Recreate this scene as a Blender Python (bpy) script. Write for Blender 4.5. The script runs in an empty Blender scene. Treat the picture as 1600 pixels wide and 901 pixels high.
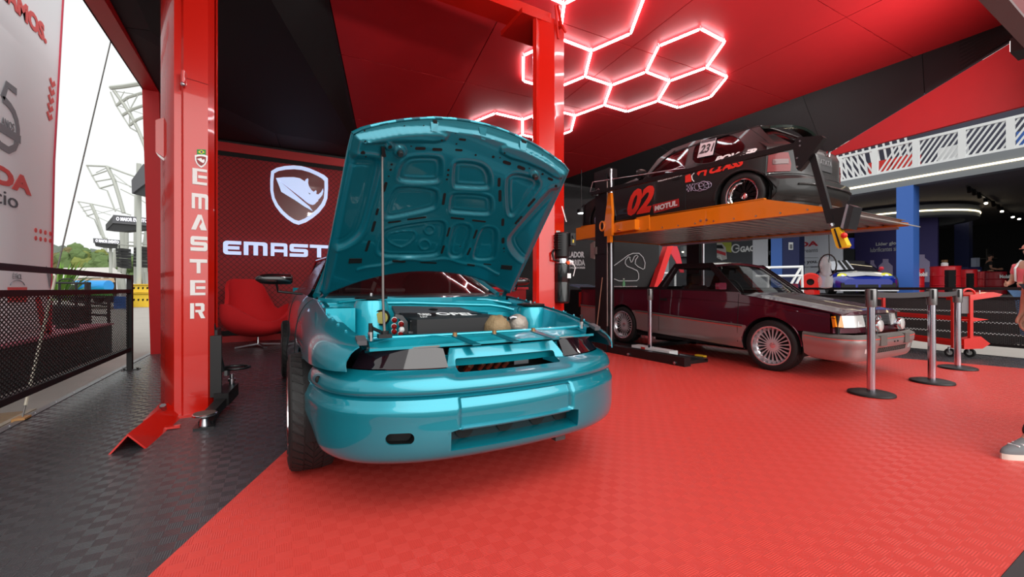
import bpy, bmesh, math, random
from mathutils import Vector, Matrix
from mathutils.geometry import delaunay_2d_cdt
random.seed(7)
scene = bpy.context.scene
COL = scene.collection
# ------------------------------------------------------------------ camera, sky, exposure
FP, CX, CY, CZ = 655.0, 800.0, 450.0, 0.97          # focal length in pixels of a 1600 x 901 frame, eye height
TH = math.atan2(370.0, 655.0); SN, CS = math.sin(TH), math.cos(TH)
cd = bpy.data.cameras.new('camera'); cam = bpy.data.objects.new('camera', cd); COL.objects.link(cam)
cd.sensor_width = 36.0; cd.lens = FP*36/1600; cd.clip_start = .05; cd.clip_end = 400
cam.location = (0, 0, CZ); cam.rotation_euler = (math.pi/2, 0, -TH)
scene.camera = cam
vs = scene.view_settings
vs.view_transform = 'Standard'; vs.look = 'None'; vs.gamma = 1; vs.use_curve_mapping = False
vs.exposure = 1.55
w = bpy.data.worlds.new('overcast'); scene.world = w; w.use_nodes = True
bg = w.node_tree.nodes['Background']; bg.inputs[0].default_value = (.93, .95, .94, 1); bg.inputs[1].default_value = .37
def lamp(name, kind, loc, energy, color=(1,1,1), size=1, size_y=None, rot=(0,0,0), **k):
    d = bpy.data.lights.new(name, kind); d.energy = energy; d.color = color
    if kind == 'AREA':
        d.size = size
        if size_y: d.shape = 'RECTANGLE'; d.size_y = size_y
    else: d.shadow_soft_size = size
    for a, b in k.items(): setattr(d, a, b)
    o = bpy.data.objects.new(name, d); COL.objects.link(o); o.location = loc; o.rotation_euler = rot
    return o
# bright patch of the overcast, high behind the camera
lamp('overcast_sun', 'SUN', (0,-6,8), 1.0, (1,.98,.95), rot=Vector((-.12,.80,-.60)).to_track_quat('-Z','Y').to_euler(), angle=math.radians(75))
# ------------------------------------------------------------------ helpers
def ray(px, py):
    a = (px-CX)/FP; return Vector((SN+CS*a, CS-SN*a, -(py-CY)/FP))
ORG = Vector((0, 0, CZ))
def onX(px, py, X): r = ray(px, py); return ORG + r*(X/r.x)
def onY(px, py, Y): r = ray(px, py); return ORG + r*(Y/r.y)
def onZ(px, py, Z=0.0): r = ray(px, py); return ORG + r*((Z-CZ)/r.z)
def onD(px, py, D): return ORG + ray(px, py)*D
def lin(c): return c/12.92 if c <= .04045 else ((c+.055)/1.055)**2.4
def rgb(r, g, b): return (lin(r/255), lin(g/255), lin(b/255), 1)
MATS = {}
def mat(name, col, rough=.5, metal=0, coat=0, emit=None, es=0, alpha=1, trans=0, ior=1.45, spec=.5, noise=0, nscale=30, bump=0, bscale=60):
    if name in MATS: return MATS[name]
    m = bpy.data.materials.new(name); m.use_nodes = True; nt = m.node_tree
    b = nt.nodes['Principled BSDF']; I = b.inputs
    I['Base Color'].default_value = col; I['Roughness'].default_value = rough; I['Metallic'].default_value = metal
    I['Coat Weight'].default_value = coat; I['Coat Roughness'].default_value = .03; I['IOR'].default_value = ior
    I['Transmission Weight'].default_value = trans; I['Alpha'].default_value = alpha; I['Specular IOR Level'].default_value = spec
    if emit: I['Emission Color'].default_value = emit; I['Emission Strength'].default_value = es
    if noise or bump:
        tc = nt.nodes.new('ShaderNodeTexCoord'); n = nt.nodes.new('ShaderNodeTexNoise'); n.inputs['Scale'].default_value = nscale; n.inputs['Detail'].default_value = 4
        nt.links.new(tc.outputs['Object'], n.inputs['Vector'])
        if noise:
            mx = nt.nodes.new('ShaderNodeMix'); mx.data_type = 'RGBA'
            mx.inputs[6].default_value = tuple(c*(1-noise) for c in col[:3])+(1,); mx.inputs[7].default_value = tuple(min(1, c*(1+noise)) for c in col[:3])+(1,)
            nt.links.new(n.outputs[0], mx.inputs[0]); nt.links.new(mx.outputs[2], I['Base Color'])
        if bump:
            n2 = nt.nodes.new('ShaderNodeTexNoise'); n2.inputs['Scale'].default_value = bscale; nt.links.new(tc.outputs['Object'], n2.inputs['Vector'])
            bp = nt.nodes.new('ShaderNodeBump'); bp.inputs['Strength'].default_value = bump; bp.inputs['Distance'].default_value = .01
            nt.links.new(n2.outputs[0], bp.inputs['Height']); nt.links.new(bp.outputs[0], I['Normal'])
    MATS[name] = m; return m
def tri2d(poly, holes=(), step=None, pad=.35):
    """constrained triangulation of a 2-D outline with holes and an inner grid"""
    pts, edges = [], []
    def ring(r):
        n0 = len(pts); out = []
        for i, p in enumerate(r):
            q = r[(i+1) % len(r)]; L = math.hypot(q[0]-p[0], q[1]-p[1]); k = max(1, int(math.ceil(L/step))) if step else 1
            for j in range(k): out.append((p[0]+(q[0]-p[0])*j/k, p[1]+(q[1]-p[1])*j/k))
        pts.extend(Vector(p) for p in out); m = len(out)
        edges.extend((n0+i, n0+(i+1) % m) for i in range(m)); return out
    rings = [ring(poly)]+[ring(h) for h in holes]
    def inside(x, y, r):
        c = False; n = len(r); j = n-1
        for i in range(n):
            xi, yi = r[i]; xj, yj = r[j]
            if (yi > y) != (yj > y) and x < (xj-xi)*(y-yi)/(yj-yi)+xi: c = not c
            j = i
        return c
    def ok(x, y): return inside(x, y, rings[0]) and not any(inside(x, y, h) for h in rings[1:])
    if step:
        xs = [p[0] for p in rings[0]]; ys = [p[1] for p in rings[0]]
        allp = [p for r in rings for p in r]; cell = {}
        for p in allp: cell.setdefault((int(p[0]//step), int(p[1]//step)), []).append(p)
        x = min(xs)+step*.5
        while x < max(xs):
            y = min(ys)+step*.5
            while y < max(ys):
                if ok(x, y):
                    cx, cy = int(x//step), int(y//step); near = False
                    for a in (-1, 0, 1):
                        for b in (-1, 0, 1):
                            for p in cell.get((cx+a, cy+b), ()):
                                if math.hypot(p[0]-x, p[1]-y) < step*pad: near = True
                    if not near: pts.append(Vector((x, y)))
                y += step
            x += step
    v, e, f, *_ = delaunay_2d_cdt(pts, edges, [], 0, 1e-7)
    faces = []
    for t in f:
        cx = sum(v[i][0] for i in t)/len(t); cy = sum(v[i][1] for i in t)/len(t)
        if ok(cx, cy): faces.append(tuple(t))
    return [(p[0], p[1]) for p in v], faces
class MB:
    def __init__(s): s.v = []; s.f = []; s.m = []; s.mi = 0
    def add(s, vs_, fs):
        n = len(s.v); s.v.extend(Vector(p) for p in vs_)
        for f in fs: s.f.append(tuple(i+n for i in f)); s.m.append(s.mi)
        return s
    def hexa(s, p): return s.add(p, [(0,3,2,1),(4,5,6,7),(0,1,5,4),(1,2,6,5),(2,3,7,6),(3,0,4,7)])
    def box(s, a, b):
        x0,x1 = sorted((a[0],b[0])); y0,y1 = sorted((a[1],b[1])); z0,z1 = sorted((a[2],b[2]))
        return s.hexa([(x0,y0,z0),(x1,y0,z0),(x1,y1,z0),(x0,y1,z0),(x0,y0,z1),(x1,y0,z1),(x1,y1,z1),(x0,y1,z1)])
    def bar(s, p, q, w, h, up=(0,0,1)):
        p, q = Vector(p), Vector(q); d = (q-p).normalized(); u = Vector(up)
        if abs(d.dot(u)) > .98: u = Vector((1,0,0))
        a = d.cross(u).normalized()*w/2; b = a.cross(d).normalized()*h/2
        return s.hexa([p-a-b, p+a-b, p+a+b, p-a+b, q-a-b, q+a-b, q+a+b, q-a+b])
    def tube(s, pts, r, n=8, cap=True):
        pts = [Vector(p) for p in pts]; N = len(pts); rr = r if isinstance(r, (list, tuple)) else [r]*N
        base = len(s.v); prev = None
        for i, p in enumerate(pts):
            d = (pts[min(i+1, N-1)]-pts[max(i-1, 0)]).normalized()
            if prev is None:
                u = Vector((0,0,1)) if abs(d.z) < .9 else Vector((1,0,0)); a = d.cross(u).normalized()
            else: a = (prev-d*prev.dot(d)).normalized()
            prev = a; b = d.cross(a)
            s.v.extend(p+a*math.cos(2*math.pi*k/n)*rr[i]+b*math.sin(2*math.pi*k/n)*rr[i] for k in range(n))
        for i in range(N-1):
            for k in range(n):
                a0 = base+i*n+k; a1 = base+i*n+(k+1) % n
                s.f.append((a0, a1, a1+n, a0+n)); s.m.append(s.mi)
        if cap:
            s.f.append(tuple(base+k for k in reversed(range(n)))); s.m.append(s.mi)
            s.f.append(tuple(base+(N-1)*n+k for k in range(n))); s.m.append(s.mi)
        return s
    def cyl(s, p, q, r, n=16, r2=None): return s.tube([p, q], [r, r if r2 is None else r2], n)
    def lathe(s, prof, o=(0,0,0), ax=(0,0,1), n=24, close=False):
        o = Vector(o); ax = Vector(ax).normalized(); u = Vector((1,0,0)) if abs(ax.x) < .9 else Vector((0,1,0))
        a = ax.cross(u).normalized(); b = ax.cross(a); base = len(s.v); N = len(prof)
        for r, h in prof:
            s.v.extend(o+ax*h+(a*math.cos(2*math.pi*k/n)+b*math.sin(2*math.pi*k/n))*max(r, 1e-5) for k in range(n))
        rng = range(N) if close else range(N-1)
        for i in rng:
            j = (i+1) % N
            for k in range(n):
                k2 = (k+1) % n
                s.f.append((base+i*n+k, base+i*n+k2, base+j*n+k2, base+j*n+k)); s.m.append(s.mi)
        return s
    def prism(s, poly, d):
        """3-D planar outline swept by vector d"""
        P = [Vector(p) for p in poly]; d = Vector(d); n = len(P)
        nr = Vector((0,0,0))
        for i in range(n): nr += P[i].cross(P[(i+1) % n])
        if nr.dot(d) > 0: P.reverse()
        return s.add(P+[p+d for p in P], [tuple(range(n)), tuple(2*n-1-i for i in range(n))]+[((i+1) % n, i, i+n, (i+1) % n+n) for i in range(n)])
    def sphere(s, c, r, n=12, m=8, sc=(1,1,1)):
        c = Vector(c); prof = [(math.sin(math.pi*i/m), -math.cos(math.pi*i/m)) for i in range(m+1)]
        b0 = len(s.v); s.lathe(prof, (0,0,0), (0,0,1), n)
        for i in range(b0, len(s.v)):
            p = s.v[i]; s.v[i] = c+Vector((p.x*r*sc[0], p.y*r*sc[1], p.z*r*sc[2]))
        return s
    def sheet(s, poly, fn, holes=(), step=None, thick=0, flip=False, pad=.35):
        """outline (with holes) in a 2-D domain lifted by fn to a curved panel, optionally with thickness"""
        v2, fs = tri2d(poly, holes, step, pad); P = [Vector(fn(*p)) for p in v2]
        if flip: fs = [tuple(reversed(f)) for f in fs]
        if not thick: return s.add(P, fs)
        N = [Vector((0,0,0)) for _ in P]
        for f in fs:
            nn = (P[f[1]]-P[f[0]]).cross(P[f[2]]-P[f[0]])
            for i in f: N[i] += nn
        Q = [p-n.normalized()*thick if n.length > 0 else p.copy() for p, n in zip(P, N)]
        k = len(P); cnt = {}
        for f in fs:
            for i in range(3):
                e = (f[i], f[(i+1) % 3]); cnt[e] = 1
        rim = [(e[1], e[0], e[0]+k, e[1]+k) for e in cnt if (e[1], e[0]) not in cnt]
        return s.add(P+Q, list(fs)+[tuple(i+k for i in reversed(f)) for f in fs]+rim)
    def xform(s, M):
        s.v = [M @ p for p in s.v]; return s
    def build(s, name, m, parent=None, ang=35, kind=None, label=None):
        me = bpy.data.meshes.new(name); me.from_pydata([tuple(p) for p in s.v], [], s.f)
        for x in (m if isinstance(m, (list, tuple)) else [m]): me.materials.append(x)
        if max(s.m, default=0): me.polygons.foreach_set('material_index', s.m)
        me.validate(); me.update()
        if ang:
            me.polygons.foreach_set('use_smooth', [True]*len(me.polygons)); me.set_sharp_from_angle(angle=math.radians(ang))
        o = bpy.data.objects.new(name, me); COL.objects.link(o)
        if parent is not None: attach(o, parent)
        if kind: o['kind'] = kind
        if label: o['label'] = label
        return o
def attach(o, parent):
    o.parent = parent
    if parent.type == 'EMPTY': o.matrix_parent_inverse = Matrix.Translation(-parent.location)
def tag(o, label, cat, group=None):
    o['label'] = label; o['category'] = cat
    if group: o['group'] = group
    return o
def thing(name, label, cat, loc=(0,0,0), group=None):
    o = bpy.data.objects.new(name, None); COL.objects.link(o); o.location = loc; o.empty_display_size = .1
    return tag(o, label, cat, group)
def dup(root, shift, label=None, group=None):
    def cp(o, par):
        c = o.copy(); COL.objects.link(c)
        if par is not None:
            c.parent = par; c.matrix_parent_inverse = o.matrix_parent_inverse.copy()
        for ch in o.children: cp(ch, c)
        return c
    r = cp(root, None); r.location = Vector(root.location)+Vector(shift)
    if label: r['label'] = label
    if group: r['group'] = group
    return r
def copies(o, shifts):
    """more pieces sharing the mesh of a part"""
    for s_ in shifts:
        c = o.copy(); COL.objects.link(c); c.location = Vector(o.location)+Vector(s_)
def text(s, name, m, origin, ux, uy, w=None, h=.1, ext=.002, parent=None, bold=0, shear=0, kind=None, align='L', space=1.0):
    """lettering laid out from origin along ux (reading) and uy (up), w x h in metres"""
    cu = bpy.data.curves.new(name, 'FONT'); cu.body = s; cu.size = 1; cu.offset = bold; cu.shear = shear; cu.space_character = space; cu.resolution_u = 3; cu.space_line = .9
    o = bpy.data.objects.new(name, cu); COL.objects.link(o)
    me = bpy.data.meshes.new_from_object(o.evaluated_get(bpy.context.evaluated_depsgraph_get()))
    bpy.data.objects.remove(o); bpy.data.curves.remove(cu)
    ux, uy = Vector(ux).normalized(), Vector(uy).normalized(); n = ux.cross(uy); origin = Vector(origin)
    bm = bmesh.new(); bm.from_mesh(me); bpy.data.meshes.remove(me)
    xs = [v.co.x for v in bm.verts]; ys = [v.co.y for v in bm.verts]
    x0, x1, y0, y1 = min(xs), max(xs), min(ys), max(ys); sy = h/(y1-y0); sx = w/(x1-x0) if w else sy
    off = {'L': 0, 'C': -.5, 'R': -1}[align]*(x1-x0)*sx
    if ext:
        g = bmesh.ops.extrude_face_region(bm, geom=bm.faces[:])
        for v in g['geom']:
            if isinstance(v, bmesh.types.BMVert): v.co.z += 1
    for f in bm.faces: f.smooth = False
    for v in bm.verts: v.co = origin+ux*((v.co.x-x0)*sx+off)+uy*((v.co.y-y0)*sy)+n*(v.co.z*ext)
    bmesh.ops.recalc_face_normals(bm, faces=bm.faces[:])
    me = bpy.data.meshes.new(name); bm.to_mesh(me); bm.free(); me.materials.append(m)
    ob = bpy.data.objects.new(name, me); COL.objects.link(ob)
    if parent is not None: attach(ob, parent)
    if kind: ob['kind'] = kind
    return ob
def struct(name, mb, m, parent=None, ang=35):
    o = mb.build(name, m, parent, ang)
    if parent is None: o['kind'] = 'structure'
    return o
def lerp(a, b, t): return a+(b-a)*t
def curve(tab, x):
    """smooth interpolation through (x, y) pairs"""
    if x <= tab[0][0]: return tab[0][1]
    for (a, p), (b, q) in zip(tab, tab[1:]):
        if x <= b:
            t = (x-a)/(b-a); return p+(q-p)*t
    return tab[-1][1]
def cr(tab, x):
    """Catmull-Rom through (x, y) pairs"""
    n = len(tab)
    if x <= tab[0][0]: return tab[0][1]
    if x >= tab[-1][0]: return tab[-1][1]
    for i in range(n-1):
        if x <= tab[i+1][0]:
            x0, y0 = tab[i]; x1, y1 = tab[i+1]; h = x1-x0; t = (x-x0)/h
            m0 = (y1-tab[i-1][1])/(x1-tab[i-1][0]) if i else (y1-y0)/h
            m1 = (tab[i+2][1]-y0)/(tab[i+2][0]-x0) if i+2 < n else (y1-y0)/h
            return (2*t**3-3*t*t+1)*y0+(t**3-2*t*t+t)*h*m0+(-2*t**3+3*t*t)*y1+(t**3-t*t)*h*m1
def rrect(x0, y0, x1, y1, r, n=4):
    out = []
    for cx, cy, a in ((x1-r, y0+r, -90), (x1-r, y1-r, 0), (x0+r, y1-r, 90), (x0+r, y0+r, 180)):
        for k in range(n+1):
            t = math.radians(a+90*k/n); out.append((cx+r*math.cos(t), cy+r*math.sin(t)))
    return out
def smooth(poly, it=2):
    """Chaikin corner cutting of a closed outline"""
    for _ in range(it):
        q = []
        for i, p in enumerate(poly):
            r = poly[(i+1) % len(poly)]
            q.append((p[0]*.75+r[0]*.25, p[1]*.75+r[1]*.25)); q.append((p[0]*.25+r[0]*.75, p[1]*.25+r[1]*.75))
        poly = q
    return poly
# ------------------------------------------------------------------ materials
def tread(name, col, light, rough):
    m = bpy.data.materials.new(name); m.use_nodes = True; nt = m.node_tree; N = nt.nodes.new; Lk = nt.links.new
    b = nt.nodes['Principled BSDF']; tc = N('ShaderNodeTexCoord')
    ck = N('ShaderNodeTexChecker'); ck.inputs['Scale'].default_value = 1/.055; Lk(tc.outputs['Object'], ck.inputs['Vector'])
    wv = []
    for d in 'XY':
        x = N('ShaderNodeTexWave'); x.bands_direction = d; x.inputs['Scale'].default_value = 40; Lk(tc.outputs['Object'], x.inputs['Vector']); wv.append(x)
    mx = N('ShaderNodeMix'); Lk(ck.outputs['Fac'], mx.inputs[0]); Lk(wv[0].outputs['Fac'], mx.inputs[2]); Lk(wv[1].outputs['Fac'], mx.inputs[3])
    bp = N('ShaderNodeBump'); bp.inputs['Strength'].default_value = .5; bp.inputs['Distance'].default_value = .0014
    Lk(mx.outputs[0], bp.inputs['Height']); Lk(bp.outputs[0], b.inputs['Normal'])
    mc = N('ShaderNodeMix'); mc.data_type = 'RGBA'; mc.inputs[6].default_value = col; mc.inputs[7].default_value = light
    ns = N('ShaderNodeTexNoise'); ns.inputs['Scale'].default_value = 1.3; ns.inputs['Detail'].default_value = 5; Lk(tc.outputs['Object'], ns.inputs['Vector'])
    ad = N('ShaderNodeMath'); ad.operation = 'MULTIPLY_ADD'; ad.inputs[1].default_value = .62; Lk(ck.outputs['Fac'], ad.inputs[0])
    ms = N('ShaderNodeMath'); ms.operation = 'MULTIPLY'; ms.inputs[1].default_value = .4; Lk(ns.outputs[0], ms.inputs[0]); Lk(ms.outputs[0], ad.inputs[2])
    Lk(ad.outputs[0], mc.inputs[0]); Lk(mc.outputs[2], b.inputs['Base Color'])
    rr = N('ShaderNodeMapRange'); rr.inputs[3].default_value = rough+.10; rr.inputs[4].default_value = rough-.08; Lk(ad.outputs[0], rr.inputs[0]); Lk(rr.outputs[0], b.inputs['Roughness'])
    return m
M_FRED = tread('red tread floor', rgb(204, 62, 54), rgb(214, 72, 64), .36)
M_FBLK = tread('black tread floor', rgb(56, 55, 58), rgb(66, 65, 68), .25)
M_CRED = mat('red ceiling panel', rgb(186, 30, 36), .5, noise=.05, nscale=6)
M_CBLK = mat('black ceiling panel', rgb(30, 28, 30), .6, noise=.1, nscale=40)
M_DARK = mat('black backing', rgb(14, 13, 14), .7)
M_REDP = mat('red trim paint', rgb(186, 24, 28), .45)
M_BLKM = mat('black powder coated metal', rgb(22, 21, 22), .4)
M_LIFT = mat('red lift paint', rgb(196, 26, 14), .22, coat=.6)
M_CHR = mat('chrome', rgb(225, 225, 228), .08, 1)
M_STL = mat('brushed steel', rgb(190, 190, 195), .3, 1)
M_WHITE = mat('white paint', rgb(235, 236, 236), .45)
M_RUB = mat('tyre rubber', rgb(28, 27, 27), .62, bump=.15, bscale=80)
M_BLKG = mat('gloss black', rgb(14, 14, 15), .12, coat=.5)
M_LED = mat('white led tube', (1,1,1,1), .4, emit=(.9, .97, 1, 1), es=4.5)
M_SIGN = mat('lit sign face', rgb(170, 186, 230), .35, emit=(.60, .72, 1, 1), es=.24)
# ------------------------------------------------------------------ stage shell
SX0, SX1, SY0, SY1 = -1.6, 9.0, .42, 9.35
RED = [(-.97,.42), (8.19,.42), (7.546,2.557), (6.8,5.0), (6.2,6.0), (1.4,6.0), (.9,4.85), (.068,2.88)]
struct('floor_red', MB().prism([(x, y, -.1) for x, y in RED], (0,0,.1)), M_FRED, ang=0)
struct('floor_black', MB().sheet([(SX0,SY0), (-.97,.42), (-.97,.4199), (8.19,.4199), (8.19,.42), (SX1,SY0), (SX1,SY1), (SX0,SY1)], lambda x, y: (x, y, 0), holes=[[(x+(0 if y > .5 else 0), y+(1e-4 if y < .5 else 0)) for x, y in RED]], thick=.1), M_FBLK, ang=0)
# aluminium edging with screws along the left edge, black kick plates elsewhere
ed = MB().box((SX0-.05,.42,-.1), (SX0,SY1,.006)); struct('trim_1', ed, mat('edging aluminium', rgb(120,120,122), .4, .8))
sc_ = MB()
for i in range(24): sc_.cyl((SX0-.025,.7+i*.36,.006), (SX0-.025,.7+i*.36,.010), .008, 8)
sc_.build('screw', M_STL, bpy.data.objects['trim_1'], kind='stuff')
struct('trim_2', MB().box((SX1,.42,-.1), (SX1+.03,SY1,.004)), M_BLKM)
struct('trim_3', MB().box((SX0-.05,.1,-.1), (SX1+.03,.418,.002)), mat('dark grey ramp', rgb(58,54,56), .7))
M_WBLK = mat('black wall panel', rgb(19,18,20), .6)
# back wall: red netting over red padding, black part on the right
def quilt():
    m = bpy.data.materials.new('red quilted netting'); m.use_nodes = True; nt = m.node_tree; N = nt.nodes.new; Lk = nt.links.new
    b = nt.nodes['Principled BSDF']; tc = N('ShaderNodeTexCoord'); sp = N('ShaderNodeSeparateXYZ'); Lk(tc.outputs['Object'], sp.inputs[0])
    fs = []
    for sgn in ('ADD', 'SUBTRACT'):
        a = N('ShaderNodeMath'); a.operation = sgn; Lk(sp.outputs[0], a.inputs[0]); Lk(sp.outputs[2], a.inputs[1])
        p = N('ShaderNodeMath'); p.operation = 'PINGPONG'; p.inputs[1].default_value = .047; Lk(a.outputs[0], p.inputs[0])
        l = N('ShaderNodeMath'); l.operation = 'LESS_THAN'; l.inputs[1].default_value = .0055; Lk(p.outputs[0], l.inputs[0]); fs.append(l)
    mxm = N('ShaderNodeMath'); mxm.operation = 'MAXIMUM'; Lk(fs[0].outputs[0], mxm.inputs[0]); Lk(fs[1].outputs[0], mxm.inputs[1])
    mc = N('ShaderNodeMix'); mc.data_type = 'RGBA'; mc.inputs[6].default_value = rgb(150,20,26); mc.inputs[7].default_value = rgb(58,8,12)
    Lk(mxm.outputs[0], mc.inputs[0]); Lk(mc.outputs[2], b.inputs['Base Color']); b.inputs['Roughness'].default_value = .7
    return m
M_QLT = quilt()
WY = 9.2
struct('wall_back', MB().box((-1.42,WY,.2), (3.4,WY+.15,3.38)), M_QLT, ang=0)
struct('wall_back_black', MB().box((3.4,WY,0), (6.78,WY+.15,3.75)), M_WBLK, ang=0)
struct('trim_4', MB().box((-1.42,WY-.03,3.46), (3.4,WY+.15,3.62)), M_REDP)
struct('trim_12', MB().box((-1.6,WY+.02,3.62), (6.9,WY+.15,4.2)), M_CBLK)
struct('trim_5', MB().box((-1.42,WY-.01,3.38), (3.4,WY+.15,3.46)), M_DARK)
struct('baseboard_back', MB().box((-1.42,WY-.12,0), (3.4,WY+.15,.11)), M_REDP)
struct('trim_6', MB().box((-1.42,WY-.03,.11), (3.4,WY+.15,.2)), M_DARK)
BR0, BR1 = Vector((6.78,WY,0)), Vector((9.0,7.88,0)); BRU = (BR1-BR0).normalized(); BRN = Vector((BRU.y,-BRU.x,0))
struct('wall_back_right', MB().prism([BR0, BR1, BR1+Vector((0,0,3.45)), BR0+Vector((0,0,3.75))], -BRN*.12), M_WBLK, ang=0)
struct('trim_13', MB().prism([BR0+Vector((0,0,3.4)), BR1+Vector((0,0,3.4)), BR1+Vector((0,0,3.6)), BR0+Vector((0,0,4.2))], -BRN*.1), M_CBLK)
# left side wall with its leaning front edge
struct('wall_left', MB().prism([(-1.6,8.0,0), (-1.6,7.55,3.72), (-1.6,9.35,3.72), (-1.6,9.35,0)], (.18,0,0)), M_REDP, ang=0)
# ------------------------------------------------------------------ folded canopy
HS = .58
PN = Vector((.033,-.139,-.99)).normalized(); PL = Vector((9.7608,8.1812,5.97138))*HS+ORG
def RC(px, py): r = ray(px, py); return ORG+r*((PN.dot(PL-ORG))/PN.dot(r))
def planeZ(x, y): return PL.z-(PN.x*(x-PL.x)+PN.y*(y-PL.y))/PN.z
def toY(a, b, Y): return a+(b-a)*((Y-a.y)/(b.y-a.y))
FY = 1.2
a_, b_ = RC(515,0), RC(555,190); A1, B1 = toY(a_, b_, FY), toY(a_, b_, WY)
c_, e_ = RC(885,278), RC(1452,80); C1, E1 = toY(c_, e_, WY), toY(c_, e_, FY)
def facet(name, rows, m, nu, nv, th=.03, gap=.006, sub=1):
    """bilinear strip of ceiling cut into separate panels over a dark backing"""
    root = bpy.data.objects.new(name, None); COL.objects.link(root); root['kind'] = 'structure'
    for k in range(len(rows)-1):
        (p00, p10), (p01, p11) = rows[k], rows[k+1]
        S = lambda u, v: (p00*(1-u)+p10*u)*(1-v)+(p01*(1-u)+p11*u)*v
        for i in range(nu):
            for j in range(nv):
                u0, u1, v0, v1 = i/nu, (i+1)/nu, j/nv, (j+1)/nv
                L1 = max(.3, (S(1,.5)-S(0,.5)).length); L2 = max(.3, (S(.5,1)-S(.5,0)).length)
                q = [S(u0+gap/L1,v0+gap/L2), S(u1-gap/L1,v0+gap/L2), S(u1-gap/L1,v1-gap/L2), S(u0+gap/L1,v1-gap/L2)]
                K = sub; G = [q[0]*(1-a/K)*(1-b/K)+q[1]*(a/K)*(1-b/K)+q[2]*(a/K)*(b/K)+q[3]*(1-a/K)*(b/K) for b in range(K+1) for a in range(K+1)]; w_ = K+1; n_ = w_*w_
                bd = [a for a in range(w_)]+[b*w_+K for b in range(1,w_)]+[K*w_+a for a in range(K-1,-1,-1)]+[b*w_ for b in range(K-1,0,-1)]
                MB().add(G+[p+Vector((0,0,th)) for p in G], [(b*w_+a,(b+1)*w_+a,(b+1)*w_+a+1,b*w_+a+1) for b in range(K) for a in range(K)]+[tuple(n_+i for i in (b*w_+a,b*w_+a+1,(b+1)*w_+a+1,(b+1)*w_+a)) for b in range(K) for a in range(K)]+[(bd[i],bd[(i+1)%len(bd)],bd[(i+1)%len(bd)]+n_,bd[i]+n_) for i in range(len(bd))]).build('ceiling_panel', m, root, 30)
        q = [S(0,0), S(1,0), S(1,1), S(0,1)]
        if sub > 1:
            G = [S(a/8,b/8)+Vector((.035,0,th+.02)) for b in range(9) for a in range(9)]; MB().add(G+[p+Vector((0,0,.03)) for p in G], [(b*9+a,(b+1)*9+a,(b+1)*9+a+1,b*9+a+1) for b in range(8) for a in range(8)]+[tuple(81+i for i in (b*9+a,b*9+a+1,(b+1)*9+a+1,(b+1)*9+a)) for b in range(8) for a in range(8)]).build('backing', M_DARK, root, 0)
        else: MB().hexa([p+Vector((0,0,th)) for p in q]+[p+Vector((0,0,th+.05)) for p in q]).build('backing', M_DARK, root, 0)
    return root
facet('ceiling_red', [(A1, E1), (B1, C1)], M_CRED, 4, 5)
LE = -1.42
facet('ceiling_black_left', [(Vector((LE,FY,3.98)), A1), (Vector((LE,WY,3.66)), B1)], M_CBLK, 2, 5)
D1 = toY(C1, E1, 4.2)
facet('ceiling_black_right', [(E1, Vector((9,FY,4.62))), (D1, Vector((9,3.96,3.47))), (C1, Vector((9,7.9,3.38)))], M_CBLK, 1, 2, sub=8)
struct('trim_7', MB().prism([(9,FY,3.5), (9,FY,4.62), (9,3.96,3.47), (9,3.96,3.43)], (.06,0,0)), M_CRED, ang=0)
struct('trim_8', MB().box((-1.6,FY,3.72), (LE,8.0,4.02)).box((-1.6,FY-.02,3.72), (-1.585,8.0,4.3)), M_REDP)
struct('trim_9', MB().box((-1.6,FY-.12,3.55), (9.06,FY,5.2)), mat('front fascia red', rgb(120,22,26), .5))
struct('trim_10', MB().box((-1.6,FY-.13,3.53), (9.06,FY+.005,3.56)), mat('fascia edging', rgb(120,98,98), .5))
# leaning red frame at the far right end of the back wall
ra, rb = onY(1040,383,7.85), onY(1019,447,7.85); rd = (ra-rb)/(ra.z-rb.z)
r0, r1 = rb-rd*rb.z, rb+rd*(3.5-rb.z)
struct('trim_11', MB().bar(r0+Vector((.1,0,0)), r1+Vector((.1,0,0)), .2, .16, (0,1,0)), mat('bright red frame', rgb(225,45,45), .5))
# floodlights on the front truss put in to brighten the red canopy
for k, (x, tx) in enumerate(((1.2,2.0),(4.2,4.6),(7.2,7.0))):
    fl_ = thing('added_fill_lamp', ('left','middle','right')[k]+' one of three black floodlights on the front truss aimed up at the canopy', 'floodlight', (x,FY+.12,3.62), 'floodlights on the front truss')
    MB().box((x-.16,FY+.02,3.56), (x+.16,FY+.12,3.72)).build('housing', M_BLKM, fl_); MB().box((x-.14,FY+.12,3.58), (x+.14,FY+.125,3.70)).build('lens', mat('fill lamp lens', (1,1,1,1), .4, emit=(1,.97,.93,1), es=3), fl_)
    l = lamp('added_fill_beam', 'AREA', (x,FY+.16,3.66), 19, (1,.96,.92), .3, .12, Vector((tx-x,4.0,.42)).to_track_quat('-Z','Y').to_euler()); l.parent = fl_; l.matrix_parent_inverse = Matrix.Translation(-fl_.location)
# concrete yard all round
gm = mat('concrete yard', rgb(158,152,146), .9, noise=.12, nscale=2, bump=.2, bscale=30)
struct('ground', MB().box((-80,-40,-.3), (90,120,-.1)), gm, ang=0)
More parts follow.
